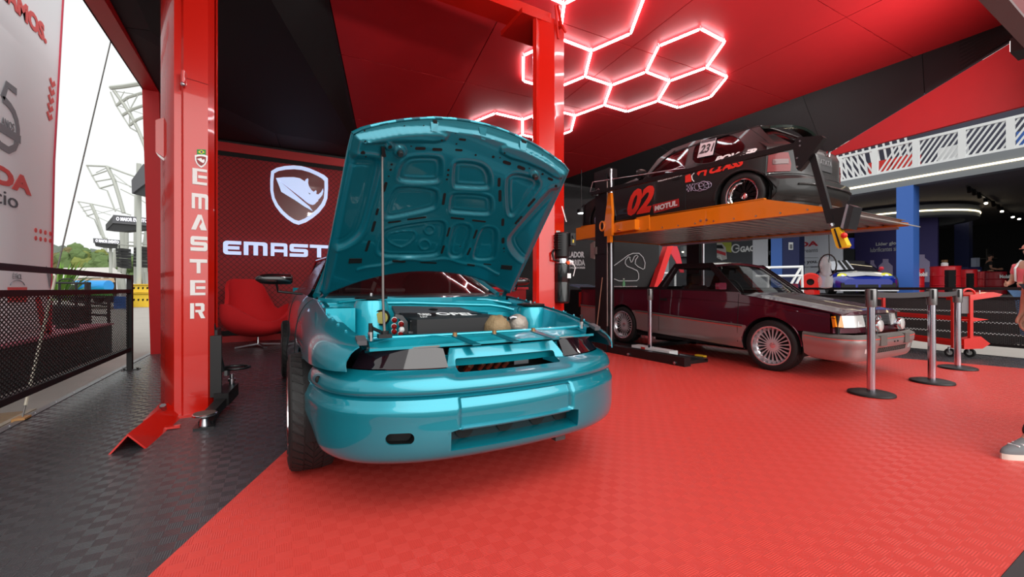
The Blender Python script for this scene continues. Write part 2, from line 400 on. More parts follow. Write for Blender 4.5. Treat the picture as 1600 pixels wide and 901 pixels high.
# ------------------------------------------------------------------ honeycomb ceiling light
hx = thing('honeycomb_ceiling_light', 'white glowing LED tubes joined into a honeycomb under the red ceiling', 'ceiling light', PL)
LE1 = Vector((.48301,-.82156,.13140))*HS; LV2 = Vector((-.88186,-.54538,.04739))*HS
K1, K2, K3 = LE1, LE1*-.5-LV2*.866, LE1*-.5+LV2*.866
HH = {'L': Vector((0,0,0))}
def nd(n, o, d): HH[n] = HH[o]+d
for n, o, d in (('K','L',K1),('P','L',K2),('G','L',K3),('J','K',-K2),('I','J',K3),('H','G',-K2),('M','K',-K3),('N','M',K2),('O','N',-K1),('Q','P',-K1),('R','Q',K3),('F','G',-K1),('E','F',K3),('A','E',-K2),('B','A',K1),('C','B',-K2),('D','A',K3),('D1','D',-K1),('D2','D',-K2),('D3','D2',K1),('E1','E',-K1),('X3','E1',K3),('S','R',-K1),('T','S',K3),('U','S',K2),('W','U',-K1),('T1','T',-K1),('V3','T1',K3),('V','T1',K2),('V4','V3',-K1),('Z','V4',K2),('Y','V',-K1),('C3','C',K3),('D4','D2',K3)):
    nd(n, o, d)
pz = PN*.045
for e in 'LK LP LG KJ JI IH HG KM MN NO OP PQ QR RF FG FE EA AB BC A-D D-D1 D-D2 D2-D3 E-E1 E1-X3 X3-D1 RS ST SU U-W W-V T-T1 T1-V3 T1-V V3-V4 V4-Z Z-Y Y-V C-C3 D3-C3 D2-D4'.split():
    p, q = e.split('-') if '-' in e else (e[0], e[1:])
    a, b = HH[p]+PL+pz, HH[q]+PL+pz; d = (b-a).normalized()
    MB().cyl(a+d*.025, b-d*.025, .017, 10).build('led_tube', M_LED, hx)
cn = MB()
for p in HH.values(): cn.sphere(p+PL+pz, .017, 8, 6).cyl(p+PL+pz, p+PL, .006, 6)
cn.build('connector', M_WHITE, hx, kind='stuff')
# ------------------------------------------------------------------ lit emblem and lettering on the red wall
SYf = WY-.06
def W2(pts, s, ox, oy, Y=SYf): return [onY(ox+x/s, oy+y/s, Y) for x, y in pts]
sg = thing('emblem_sign', 'lit white shield emblem with a rhino head on the red netted wall', 'sign', onY(465,305,WY))
E_ = lambda pts: W2(pts, 5.63, 400, 240)
outer = E_([(133,150),(180,122),(250,106),(330,100),(400,106),(470,125),(540,155),(600,185),(633,215),(634,300),(628,390),(606,450),(560,510),(500,560),(440,598),(375,620),(330,606),(270,565),(215,515),(170,455),(140,390),(126,320),(125,230)])
inner = E_([(160,166),(200,145),(260,134),(335,130),(400,136),(470,156),(540,188),(580,212),(603,235),(604,310),(598,385),(575,435),(535,485),(480,532),(430,566),(376,588),(340,577),(290,545),(240,500),(195,445),(165,385),(152,320),(152,240)])
def ringmesh(o, i, d):
    mb = MB(); n = len(o); d = Vector(d); P = o+i+[p+d for p in o]+[p+d for p in i]; F = []
    for k in range(n):
        j = (k+1) % n; F += [(k,j,n+j,n+k), (2*n+k,3*n+k,3*n+j,2*n+j), (k,2*n+k,2*n+j,j), (n+k,n+j,3*n+j,3*n+k)]
    return mb.add(P, F)
ringmesh(outer, inner, (0,.05,0)).build('shield_ring', M_SIGN, sg, 30)
MB().prism([p+Vector((0,.035,0)) for p in inner], (0,.02,0)).build('shield_field', mat('red acrylic', rgb(112,14,20), .3, coat=.3), sg, 0)
MB().prism([p+Vector((0,-.01,0)) for p in E_([(180,212),(240,205),(330,204),(385,214),(430,242),(436,225),(455,214),(461,222),(458,255),(466,285),(490,320),(508,333),(527,318),(533,330),(530,352),(548,356),(572,335),(590,302),(592,330),(584,360),(565,385),(548,400),(547,412),(530,425),(520,438),(500,446),(470,438),(440,418),(420,400),(395,380)])], (0,.04,0)).build('rhino_head', M_SIGN, sg, 0)
MB().prism([p+Vector((0,-.01,0)) for p in E_([(176,210),(390,395),(470,462),(498,500),(430,462),(340,402),(222,330),(205,282)])], (0,.04,0)).build('rhino_neck', M_SIGN, sg, 0)
MB().prism([p+Vector((0,-.012,0)) for p in E_([(458,338),(482,352),(470,355)])], (0,.01,0)).build('rhino_eye', M_DARK, sg, 0)
# block letters, drawn in a unit cell (x 0..1, y 0..1)
def arcp(cx, cy, r, a0, a1, n=5): return [(cx+r*math.cos(math.radians(a0+(a1-a0)*k/n)), cy+r*math.sin(math.radians(a0+(a1-a0)*k/n))) for k in range(n+1)]
t_ = .24
LET = {
 'E': [[(1,0),(1,t_)]+[(.3,t_),(.24,.30),(.24,.385),(.9,.385),(.9,.615),(.24,.615),(.24,.70),(.3,1-t_),(1,1-t_),(1,1)]+arcp(.22,.78,.22,90,180)+arcp(.22,.22,.22,180,270)],
 'M': [[(0,0),(.19,0),(.19,1-t_),(.405,1-t_),(.405,0),(.595,0),(.595,1-t_),(.75,1-t_),(.81,.70),(.81,0),(1,0)]+arcp(.84,.84,.16,0,90)+[(0,1)]],
 'A': [[(0,0),(.22,0),(.22,.30),(.78,.30),(.78,0),(1,0),(1,.84)]+arcp(.84,.84,.16,0,90)+[(0,1)], ],
 'S': [[(0,0),(.84,0)]+arcp(.84,.16,.16,-90,0)+arcp(.84,.46,.16,0,90)+[(.22,.62),(.22,1-t_),(1,1-t_),(1,1),(.16,1)]+arcp(.16,.84,.16,90,180)+arcp(.16,.54,.16,180,270)+[(.78,.38),(.78,t_),(0,t_)]],
 'T': [[(.39,0),(.61,0),(.61,1-t_),(1,1-t_),(1,1),(0,1),(0,1-t_),(.39,1-t_)]],
 'R': [[(0,0),(.22,0),(.22,.34),(.55,.34),(.74,0),(1,0),(.80,.36)]+arcp(.84,.52,.16,-80,0)+arcp(.84,.84,.16,0,90)+[(0,1)]],
 'E2': [[(0,0),(.95,0),(.95,.17),(.30,.17),(.30,.83),(.95,.83),(.95,1),(0,1)], [(.37,.41),(.95,.41),(.95,.59),(.37,.59)]],
 'A2': [[(0,0),(.30,0),(.62,.74),(.70,.52),(.52,.22),(.62,0),(1,0),(.66,1),(.42,1)]],
 'R2': [[(0,0),(.26,0),(.26,1),(0,1)], [(.34,.80),(.70,.80),(.72,.56),(.34,.56),(.34,.40),(.52,.40),(.72,0),(1,0),(.80,.40),(.95,.5),(.95,.9),(.85,1),(.34,1)]],
}
HOLE = {'A': [(.22,.52),(.78,.52),(.78,.76),(.22,.76)], 'R': [(.22,.55),(.78,.55),(.78,.76),(.22,.76)]}
def letter(ch, o, ux, uy, d, m, parent):
    mb = MB(); o, ux, uy = Vector(o), Vector(ux), Vector(uy); nd_ = ux.cross(uy).normalized()*d
    for poly in LET[ch]:
        hs = [HOLE[ch]] if ch in HOLE else []
        v2, fs = tri2d(poly, hs)
        mb.sheet(poly, lambda x, y: o+ux*x+uy*y+nd_, hs, None, d)
    return mb.build('letter', m, parent, 25)
ws = thing('wall_lettering', 'lit white EMASTER lettering on the red netted wall below the shield', 'sign', onY(430,385,WY))
for ch, x0, x1, yt, yb in (('E',349,377,370,391.5),('M',381,418,371,392.5),('A',423,449,374,394.5),('S',452.5,481,376,397),('T',484,512.5,378.5,400),('E',518,545,380.5,402),('R',550,578,383,404)):
    a = onY(x0, yb, SYf); b = onY(x1, yb, SYf); c = onY(x0, yt, SYf)
    letter(ch, (a.x, SYf, 1.585), (b.x-a.x,0,0), (0,0,.245), .05, M_SIGN, ws)
# ------------------------------------------------------------------ red two-post lift
tl = thing('two_post_lift', 'tall red two-post car lift standing either side of the teal coupe', 'car lift', (1.0,4.0,0))
def cpath(pts, t=.012):
    """open folded sheet profile in plan, thickened"""
    P = [Vector((x, y, 0)) for x, y in pts]; L = []; R = []
    for i, p in enumerate(P):
        d = (P[min(i+1, len(P)-1)]-P[max(i-1, 0)]).normalized(); n = Vector((-d.y, d.x, 0))*t/2
        L.append(p+n); R.append(p-n)
    return L+R[::-1]
def column(pts, h, m, parent):
    mb = MB(); poly = cpath(pts)
    n = len(poly); z0, z1 = Vector((0,0,.02)), Vector((0,0,h)); k = len(pts)
    V = [p+z0 for p in poly]+[p+z1 for p in poly]; F = [(i, (i+1) % n, (i+1) % n+n, i+n) for i in range(n)]
    F += [(i+1, i, n-1-i, n-2-i) for i in range(k-1)]+[(i+n, i+1+n, 2*n-2-i, 2*n-1-i) for i in range(k-1)]
    return mb.add(V, F).build('column', m, parent, 30)
def gz(px, py): v = onZ(px, py, .02); return (v.x, v.y)
# left column: folded C section, open towards the car
lc = [(-.43,4.33), (-.50,4.40), (-.74,4.40), (-.79,4.29), (-.695,4.03), (-.655,3.975), (-.615,3.985), (-.60,3.96), (-.455,3.985), (-.435,4.03), (-.425,4.05)]
column(lc, 4.05, M_LIFT, tl)
rcx = lambda px, Y: onY(px, 400, Y).x
rc_ = [(rcx(846,4.35),4.35), (rcx(849,4.02),4.02), (rcx(836,4.0),4.0), (rcx(843,3.93),3.93), (rcx(866,3.90),3.90), (rcx(869,3.93),3.93), (rcx(871,3.95),3.95), (rcx(880,4.05),4.05), (rcx(880,4.05)+.03,4.3)]
rc_ = [(rcx(838,4.05),4.05), (rcx(833,4.04),4.04), (rcx(833.5,3.99),3.99), (rcx(838,3.96),3.96), (rcx(842,3.98),3.98), (rcx(866,3.95),3.95), (rcx(869,3.98),3.98), (rcx(880.5,4.07),4.07), (2.90,4.36), (2.86,4.40), (2.83,4.38)]
column(rc_, 4.06, M_LIFT, tl)
MB().box((-.83,3.94,0), (-.40,4.46,.02)).build('base_plate', M_LIFT, tl); MB().box((2.38,3.90,0), (2.93,4.50,.02)).build('base_plate', M_LIFT, tl)
# top cross beam
tb = MB(); p0, p1 = Vector((-.6,4.12,4.12)), Vector((2.65,4.12,4.12)); tb.box((-.7,4.02,4.05), (2.80,4.3,4.17)); tb.box((2.36,3.95,4.0), (2.9,4.45,4.06))
tb.build('cross_beam', M_LIFT, tl)
# side guard box and white ended bumper on the left column
MB().prism([onY(243,187,4.18), onY(259,182,4.18), onY(259,247,4.18), onY(243,237,4.18)], (0,.14,0)).build('guard_box', M_LIFT, tl)
MB().prism([onY(243.5,237.5,4.175), onY(259,248.5,4.175), onY(259,253,4.175), onY(247,243,4.175)], (0,.10,0)).build('bumper_stop', M_WHITE, tl, label='white stop under the guard box')
# latch housing on the ridge, tag
hg = MB().cyl(onY(286,130,3.93), onY(286,110,3.93), .013, 10).cyl(onY(286,133,3.93), onY(286,129,3.93), .017, 10).box(onY(288,131,3.94), onY(292,115,3.96)); hg.build('latch_pin', M_LIFT, tl)
cap = MB().sphere(onY(286,131,3.92), .016, 8, 6); cap.build('pin_end', M_STL, tl)
MB().prism([onY(262,140,4.16), onY(265,140,4.16), onY(266,147,4.16), onY(263,146,4.16)], (0,-.004,0)).build('paper_tag', M_WHITE, tl)
# horizontal weld joint and vertical folds on the columns
def face_pt(px, py):                                          # front face of the left column
    v = onY(px, py, 3.97); return Vector((v.x, 3.955+(v.x+.60)*.17, v.z))
MB().tube([face_pt(289,122), face_pt(325,131)], .003, 6).build('weld_seam', mat('dark red seam', rgb(120,10,8), .5), tl)
# lettering down the left column
cl = lambda px, py: face_pt(px, py)+Vector((0,-.004,0))
M_LTR = mat('white vinyl lettering', rgb(226,222,220), .5)
for ch, x0, x1, yt, yb in (('E2',301,324.5,262,287),('M',300,325,301,325),('A2',299,323,334,358),('S',298,324,368,391),('T',297,323.5,404,426),('E2',297.5,322,437,460.5),('R2',297.5,320.5,473,497)):
    a, b, c = cl(x0, yb), cl(x1, yb), cl(x0, yt); a2 = cl(x0, yb)
    letter(ch, a, Vector((b.x-a.x, b.y-a.y, 0)), Vector((0,0,c.z-a.z)), .002, M_LTR, tl)
def on_col(pts, s, ox, oy): return [cl(ox+x/s, oy+y/s) for x, y in pts]
sh = [(-1,.8),(-.5,.95),(0,1),(.5,.95),(1,.8),(.95,.1),(.7,-.45),(.35,-.8),(0,-1),(-.35,-.8),(-.7,-.45),(-.95,.1)]
o_ = [cl(314.5+x*10, 251-y*10.5) for x, y in sh]; i_ = [cl(314.5+x*7.6, 251.2-y*7.6) for x, y in sh]
MB().prism(o_, (0,-.002,0)).build('shield_sticker', M_WHITE, tl, 0); MB().prism([p+Vector((0,-.002,0)) for p in i_], (0,-.002,0)).build('shield_sticker_field', mat('sticker red', rgb(140,20,24), .4), tl, 0)
MB().prism([cl(314.5+x, 251-y)+Vector((0,-.004,0)) for x, y in ((-6.5,3),(0,4.5),(2,1.5),(4.5,3),(5.5,0),(3.5,-3.5),(-.5,-1.5))], (0,-.001,0)).build('rhino_sticker', M_WHITE, tl, 0)
MB().prism([cl(308,233), cl(321.5,233), cl(321.5,241), cl(308,241)], (0,-.002,0)).build('flag_sticker', mat('flag green', rgb(30,140,50), .5), tl, 0)
MB().prism([cl(309.5,237)+Vector((0,-.002,0)), cl(314.8,234)+Vector((0,-.002,0)), cl(320,237)+Vector((0,-.002,0)), cl(314.8,240)+Vector((0,-.002,0))], (0,-.001,0)).build('flag_rhombus', mat('flag yellow', rgb(235,210,30), .5), tl, 0)
c0 = cl(314.8,237)+Vector((0,-.003,0)); MB().cyl(c0, c0+Vector((0,-.001,0)), .008, 12).build('flag_disc', mat('flag blue', rgb(25,40,120), .5), tl, 0)
# tent-shaped floor foot of the left column
q0, q1 = Vector((-.70,4.0,0)), Vector((-.765,3.30,0)); sd = Vector((.085,.01,0))
ft = MB()
for sgn in (-1, 1):
    a, b = q0+sd*sgn*1.05, q1+sd*sgn; ap, bp = q0+Vector((0,0,.115)), q1+Vector((.0,0,.105)); th = Vector((-.012*sgn,0,0))
    ft.hexa([a, ap, ap+Vector((0,0,-.014)), a+th, b, bp, bp+Vector((0,0,-.014)), b+th])
ft.build('floor_foot', M_LIFT, tl, 20)
MB().box((-.66,3.66,.005), (-.575,3.70,.02)).build('anchor_tab', M_LIFT, tl); bt = MB().cyl((-.70,3.86,.10), (-.70,3.84,.135), .02, 6); bt.build('anchor_bolt', M_STL, tl)
# carriage, folded lifting arm, pad and release ring
MB().box((-.455,4.05,.10), (-.40,4.32,.64)).box((-.45,4.0,.12), (-.37,4.06,.60)).build('carriage', M_BLKM, tl)
def arm(pad, piv, parent, flip=1):
    pad, piv = Vector(pad), Vector(piv); u = (piv-pad); u.z = 0; u.normalize(); z = Vector((0,0,1))
    a = MB(); a.bar(pad+u*.10+z*.055, pad+u*.45+z*.085, .07, .065); a.bar(pad+u*.36+z*.10, piv+z*.12, .10, .10)
    a.box(pad+Vector((-.06,-.06,.0)), pad+Vector((.06,.05,.012))); a.bar(pad+u*.02+z*.02, pad+u*.16+z*.05, .09, .03)
    a.build('swing_arm', M_BLKM, parent)
    MB().lathe([(0,0),(.035,0),(.03,.03),(.022,.055),(.03,.075),(0,.078)], pad+z*.005, n=18).build('pad_stem', M_STL, parent)
    MB().lathe([(0,0),(.062,0),(.068,.008),(.066,.018),(.055,.02),(0,.02)], pad+z*.083, n=24).build('lifting_pad', mat('worn pad rubber', rgb(84,72,66), .55), parent)
    rim = MB().lathe([(.062,0),(.072,.002),(.074,.014),(.066,.018),(.062,.018)], pad+z*.080, n=24, close=True); rim.build('pad_rim', M_CHR, parent)
    MB().lathe([(0,0),(.02,0),(.02,.14),(.028,.14),(.028,.16),(.016,.165),(.016,.20),(0,.2)], piv+Vector((0,0,.05)), n=16).build('pivot_pin', M_STL, parent)
    pts = [piv+Vector((.10*math.cos(t)*1.0+.03, .09*math.sin(t)+.0, .30)) for t in [2*math.pi*k/20 for k in range(21)]]
    MB().tube(pts, .011, 8, cap=False).build('release_ring', M_BLKM, parent)
    MB().bar(piv+Vector((-.02,-.02,.26)), piv+Vector((-.02,-.25,.30)), .02, .04).build('release_lever', M_BLKM, parent)
arm((-.43,3.62,0), (-.32,4.25,.0), tl)
MB().tube([(-.37,4.10,.30), (-.435,4.06,.69)], .02, 10).build('arm_handle', M_BLKM, tl)
arm((2.15,3.75,0), (2.36,4.25,.0), tl)
# power unit on the right column
pu = MB().box(onY(850,392,3.97), onY(865,362,4.10)); pu.build('control_box', mat('grey plastic box', rgb(170,172,172), .5), tl, label='light grey control box')
def cy(px, Y): return onY(px, 400, Y).x
mx0 = cy(878,3.93); zt, zb = onY(878,363,3.93).z, onY(878,403,3.93).z
mot = MB().lathe([(0,zt),(.075,zt),(.085,zt-.012),(.085,zb+.02),(.07,zb),(0,zb)], (mx0,3.93,0), n=24); mot.build('motor', M_BLKM, tl)
fn = MB()
for k in range(9): fn.box((mx0-.105,3.86+.0,zt-.03-.02*k), (mx0-.06,3.99,zt-.038-.02*k))
fn.build('cooling_fin', M_BLKM, tl, kind='stuff')
MB().box((mx0+.05,3.83,zt-.15), (mx0+.12,3.93,zt-.01)).build('switch_box', mat('black plastic', rgb(30,30,31), .45), tl)
MB().cyl((mx0+.085,3.83,zt-.05), (mx0+.085,3.815,zt-.05), .018, 12).build('push_button', mat('black knob', rgb(20,20,20), .3), tl)
MB().box((mx0+.075,3.826,zt-.12), (mx0+.093,3.829,zt-.085)).build('warning_label', mat('yellow sticker', rgb(215,190,60), .5), tl)
zm = zb-.005
MB().lathe([(0,zm),(.07,zm),(.075,zm-.03),(.075,zm-.055),(0,zm-.06)], (mx0,3.93,0), n=24).build('pump_block', M_STL, tl)
mv = MB().cyl((mx0+.07,3.89,zm-.02), (mx0+.12,3.88,zm-.04), .014, 10).cyl((mx0+.075,3.9,zm-.045), (mx0+.10,3.86,zm-.05), .02, 10); mv.build('release_valve', M_WHITE, tl)
MB().cyl((mx0+.02,3.86,zm-.045), (mx0+.02,3.83,zm-.05), .02, 10).build('filler_cap', mat('orange cap', rgb(235,90,40), .4), tl)
zr0, zr1 = onY(878,473,3.93).z, zm-.06
MB().lathe([(0,zr1),(.085,zr1),(.09,zr1-.012),(.09,zr1-.2),(.087,zr1-.205),(.087,zr1-.212),(.09,zr1-.217),(.09,zr0+.02),(.075,zr0),(0,zr0)], (mx0,3.93,0), n=28).build('oil_tank', mat('black oil tank', rgb(24,25,26), .22, coat=.3), tl)
MB().box((mx0+.01,3.838,zr1-.165), (mx0+.06,3.845,zr1-.11)).build('tank_label', M_WHITE, tl)
MB().tube([(mx0-.05,3.9,zm-.03), (mx0-.13,3.9,zm-.02), (mx0-.14,3.92,zm+.06), (mx0-.1,3.95,zm+.1)], .014, 8).build('hydraulic_hose', M_BLKM, tl)
MB().tube([(mx0+.10,3.87,zm-.04), (mx0+.14,3.86,zm-.10), (mx0+.11,3.86,zm-.2)], .005, 6).build('cable', M_WHITE, tl)
MB().tube([onY(878,322,3.96), onY(885,346,3.93)], .007, 6).build('hanging_cable', M_WHITE, tl)
fo = MB().bar(onY(868,8,3.92), onY(872,60,3.92), .02, .02); fo.tube([onY(872,8,3.93), onY(877,38,3.93), onY(884,50,3.95)], .016, 8); fo.build('top_bracket', M_LIFT, tl)
# ------------------------------------------------------------------ red shell chair
ch = thing('swivel_shell_chair', 'red upholstered swivel shell chair in front of the red netted wall', 'chair', (-.25,8.15,0))
def chair_shell():
    mb = MB(); n, m = 48, 16
    Hh = [(0,.24),(25,.27),(50,.38),(75,.50),(95,.47),(115,.40),(130,.56),(150,.82),(180,.86),(210,.82),(230,.56),(245,.40),(265,.47),(285,.50),(310,.38),(335,.27),(360,.24)]
    Rr = [(0,.40),(30,.40),(60,.47),(80,.53),(105,.46),(125,.42),(150,.46),(180,.48),(210,.46),(235,.42),(255,.46),(280,.53),(300,.47),(330,.40),(360,.40)]
    rows = []
    for s in (0, 1):
        for j in range(m+1):
            t = j/m
            for i in range(n):
                d = 360*i/n; a = math.radians(d); H, R = cr(Hh, d), cr(Rr, d)
                r = R*math.sin(min(1, t*1.15)*math.pi/2)*(1+.10*max(0, t-.6)*(1 if 140 < d < 220 else 0)); z = .15+H*t**1.9
                k = .035*s*math.sin(math.pi*min(1, .35+t*.65)) if s else 0
                r2 = max(0, r-(.05*s)*(t**.5)); z2 = z+.055*s*(1-t**1.5)
                mb.v.append(Vector((r2*math.cos(a), r2*math.sin(a), z2)))
        b = s*(m+1)*n
        for j in range(m):
            for i in range(n):
                f = (b+j*n+i, b+j*n+(i+1) % n, b+(j+1)*n+(i+1) % n, b+(j+1)*n+i)
                mb.f.append(f if s == 0 else f[::-1]); mb.m.append(0)
    for i in range(n):
        a0 = m*n+i; a1 = m*n+(i+1) % n; o = (m+1)*n; mb.f.append((a0, a1, a1+o, a0+o)); mb.m.append(0)
    # front (0 deg) faces the camera, slightly right
    return mb.xform(Matrix.Translation((-.25,8.15,0)) @ Matrix.Rotation(math.radians(-62),4,'Z') @ Matrix.Scale(1.12,4))
M_FELT = mat('red wool upholstery', rgb(196,22,28), .85, noise=.1, nscale=60)
chair_shell().build('shell', M_FELT, ch, 60)
MB().lathe([(0,.05),(.03,.05),(.025,.12),(.022,.22),(0,.22)], (-.25,8.15,0), n=14).build('stem', M_CHR, ch)
for k in range(4):
    a = math.radians(20+90*k); MB().bar((-.25,8.15,.055), (-.25+.34*math.cos(a),8.15+.34*math.sin(a),.02), .045, .025).build('base_leg', M_STL, ch)
# ------------------------------------------------------------------ left safety fence
def mesh_panel(mb, o, u, v, L, H, pitch, w, t=.004):
    """expanded metal: two families of flat diagonal strands clipped to an L x H frame"""
    o, u, v = Vector(o), Vector(u), Vector(v); n = u.cross(v).normalized(); k = .62     # rhombus wider than high
    for sg_ in (1, -1):
        c = -H/k if sg_ > 0 else 0
        e = L if sg_ > 0 else L+H/k
        x = c
        while x < e:
            x0, x1 = (x, x+H/k) if sg_ > 0 else (x, x-H/k)
            ta, tb = 0, 1
            dx = x1-x0
            lo, hi = sorted(((0-x0)/dx, (L-x0)/dx)); ta, tb = max(ta, lo), min(tb, hi)
            if tb-ta > .01:
                p = o+u*(x0+dx*ta)+v*(H*ta); q = o+u*(x0+dx*tb)+v*(H*tb); d = (q-p).normalized(); s = n.cross(d)*w/2
                mb.hexa([p-s, p+s, p+s+n*t, p-s+n*t, q-s, q+s, q+s+n*t, q-s+n*t])
            x += pitch
    return mb
fx = -1.51
fe = thing('safety_fence', 'black metal fence with mesh infill along the left edge of the stage', 'fence', (fx,6.6,0))
MB().box((fx-.025,6.57,0), (fx+.025,6.63,1.13)).build('post', M_BLKM, fe)
fpl = MB().box((fx-.07,6.55,0), (fx+.09,6.65,.008)).cyl((fx+.07,6.6,.008), (fx+.07,6.6,.02), .012, 6).cyl((fx-.05,6.6,.008), (fx-.05,6.6,.02), .012, 6); fpl.build('foot_plate', M_BLKM, fe)
MB().box((fx-.025,1.2,0), (fx+.025,1.26,1.13)).build('post', M_BLKM, fe)
for z0, z1 in ((1.085,1.13), (.915,.96), (.225,.27)): MB().box((fx-.02,1.26,z0), (fx+.02,6.57,z1)).build('rail', M_BLKM, fe)
mesh_panel(MB(), (fx-.004,1.26,.27), (0,1,0), (0,0,1), 5.31, .645, .052, .0062).build('wire_mesh', M_BLKM, fe, 0, kind='stuff')
# steel cable from the canopy corner to the stage edge
k0, k1 = onX(35,652,-1.63), onX(181,30,-1.63)
cb = thing('guy_cable', 'thin steel guy cable running from stage edge up to the canopy', 'cable', (k0.x,k0.y,-.1))
MB().tube([k0, k0+(k1-k0)*.5, k1], .006, 6).build('steel_rope', mat('steel rope', rgb(120,118,115), .5, .6), cb)
MB().tube([k0+(k1-k0)*.02, k0+(k1-k0)*.26], .010, 6).build('rope_sleeve', mat('pale sleeve', rgb(206,200,182), .7), cb)
MB().box((k0.x-.04,k0.y-.05,-.1), (k0.x+.03,k0.y+.05,.02)).build('anchor', mat('brass anchor', rgb(176,130,80), .5), cb)
# ------------------------------------------------------------------ belt stanchions
def stanchion(loc, label, base=True):
    x, y = loc
    s = thing('belt_stanchion', label, 'stanchion', (x,y,0), 'retractable belt posts')
    MB().lathe([(0,0),(.172,0),(.176,.006),(.172,.02),(.14,.03),(.04,.036),(0,.036)], (x,y,0), n=36).build('base', mat('black rubber base', rgb(30,29,29), .45), s)
    MB().cyl((x,y,.03), (x,y,.80), .0315, 24).build('post', mat('satin chrome post', rgb(205,200,210), .18, 1), s)
    MB().lathe([(.0315,.80),(.040,.80),(.042,.81),(.042,.955),(.038,.965),(0,.967)], (x,y,0), n=24).build('head', mat('grey cast head', rgb(132,130,130), .35, .8), s)
    for a in (0, 90, 180, 270):
        c, d = math.cos(math.radians(a+25)), math.sin(math.radians(a+25))
        MB().bar((x+c*.041,y+d*.041,.865), (x+c*.041,y+d*.041,.955), .018, .008, (c,d,0)).build('belt_slot', mat('slot black', rgb(20,20,20), .5), s)
    return s
ST = [(4.757,1.727), (5.907,1.638), (7.204,1.768)]
s1 = stanchion(ST[0], 'chrome belt post with round black base nearest the camera, right of the plum pickup nose')
dup(s1, (ST[1][0]-ST[0][0], ST[1][1]-ST[0][1], 0), 'middle one of the three chrome belt posts in front of the red tool cart')
dup(s1, (ST[2][0]-ST[0][0], ST[2][1]-ST[0][1], 0), 'farthest of the three chrome belt posts, beside the end of the red tool cart')
dup(s1, (4.79-ST[0][0], 4.36-ST[0][1], 0), 'chrome belt post standing against the door of the plum pickup')
q_ = onD(903,520,7.6); dup(s1, (4.35-ST[0][0], 6.05-ST[0][1], 0), 'dim chrome belt post behind the oil tank near the black back wall')
def belt(a, b, label):
    a, b = Vector(a+(0,)), Vector(b+(0,)); d = (b-a).normalized(); a, b = a+d*.043, b-d*.043
    mb = MB(); n = 10
    for i in range(n):
        p, q = a+(b-a)*i/n, a+(b-a)*(i+1)/n; s = lambda t: -.012*4*t*(1-t)
        mb.bar(p+Vector((0,0,.915+s(i/n))), q+Vector((0,0,.915+s((i+1)/n))), .003, .052)
    o = mb.build('barrier_belt', mat('grey webbing belt', rgb(66,64,66), .8), None, 0); tag(o, label, 'belt', 'barrier belts'); return o
belt(ST[0], ST[1], 'grey barrier belt stretched between the nearest and the middle belt post')
belt(ST[1], ST[2], 'grey barrier belt stretched between the middle and the farthest belt post')
# ------------------------------------------------------------------ parking lift
M_ORG = mat('orange lift paint', rgb(222,122,10), .28, coat=.5)
pk = thing('parking_lift', 'black two-post parking lift with orange raised platform over the plum pickup', 'car lift', (4.45,4.9,0))
def pz(Y): return 1.70+.0285*(Y-2.0)          # underside of the platform
PX0, PX1, PY0, PY1 = 4.5, 6.42, 1.98, 5.6
for x in (4.46, 6.62):
    MB().box((x-.06,3.46,0), (x+.06,5.3,.115)).build('base_rail', M_BLKM, pk)
    MB().box((x-.075,4.84,.0), (x+.075,5.10,2.72)).build('post', M_BLKM, pk)
    MB().cyl((x-.02,4.80,.13), (x-.02,4.80,2.78), .022, 14).build('lift_cylinder', M_STL, pk)
    for y in (3.6, 4.4): MB().cyl((x-.075,y,.03), (x-.055,y,.03), .02, 8).cyl((x-.085,y,.035), (x-.06,y,.035), .008, 8).build('levelling_bolt', M_STL, pk)
MB().box((4.4,4.9,.0), (6.68,5.06,.05)).build('floor_crossbar', M_BLKM, pk)
MB().box((4.40,4.80,2.66), (4.56,5.14,2.80)).build('post_cap', M_BLKM, pk)
MB().tube([(4.33,5.02,.25), (4.38,4.93,1.14)], .009, 8).build('safety_rod', mat('copper rod', rgb(150,110,92), .45, .5), pk)
wl = MB().bar((4.395,4.835,.4), (4.395,4.835,2.6), .01, .02); wl.build('guide_strip', mat('worn guide', rgb(120,104,100), .5), pk)
def slope_box(mb, x0, x1, y0, y1, h0, h1):
    return mb.hexa([(x0,y0,pz(y0)+h0),(x1,y0,pz(y0)+h0),(x1,y1,pz(y1)+h0),(x0,y1,pz(y1)+h0),(x0,y0,pz(y0)+h1),(x1,y0,pz(y0)+h1),(x1,y1,pz(y1)+h1),(x0,y1,pz(y1)+h1)])
for x in (PX0, PX1):
    s = 1 if x == PX0 else -1; hb = .2
    mb = MB(); y1 = 2.55
    P = [(x,PY0,pz(PY0)),(x,PY0,pz(PY0)+.035),(x,y1,pz(y1)+hb),(x,PY1,pz(PY1)+hb+.02),(x,PY1,pz(PY1))]
    mb.prism(P, (.012*s,0,0)); slope_box(mb, x-.0*s, x+.045*s, y1, PY1, hb-.004, hb+.012); slope_box(mb, x-.012*s, x+.05*s, PY0, PY1, -.004, .012)
    mb.build('side_beam', M_ORG, pk, 20)
    bolts = MB()
    for k in range(14):
        y = PY0+.15+k*.25; bolts.cyl((x-.003*s,y,pz(y)+.03), (x-.012*s,y,pz(y)+.03), .009, 6)
    for y in (4.35, 4.28, 3.3, 3.22): bolts.cyl((x-.001*s,y,pz(y)+.055), (x-.014*s,y,pz(y)+.055), .014, 6)
    bolts.build('bolt', M_STL, pk, kind='stuff')
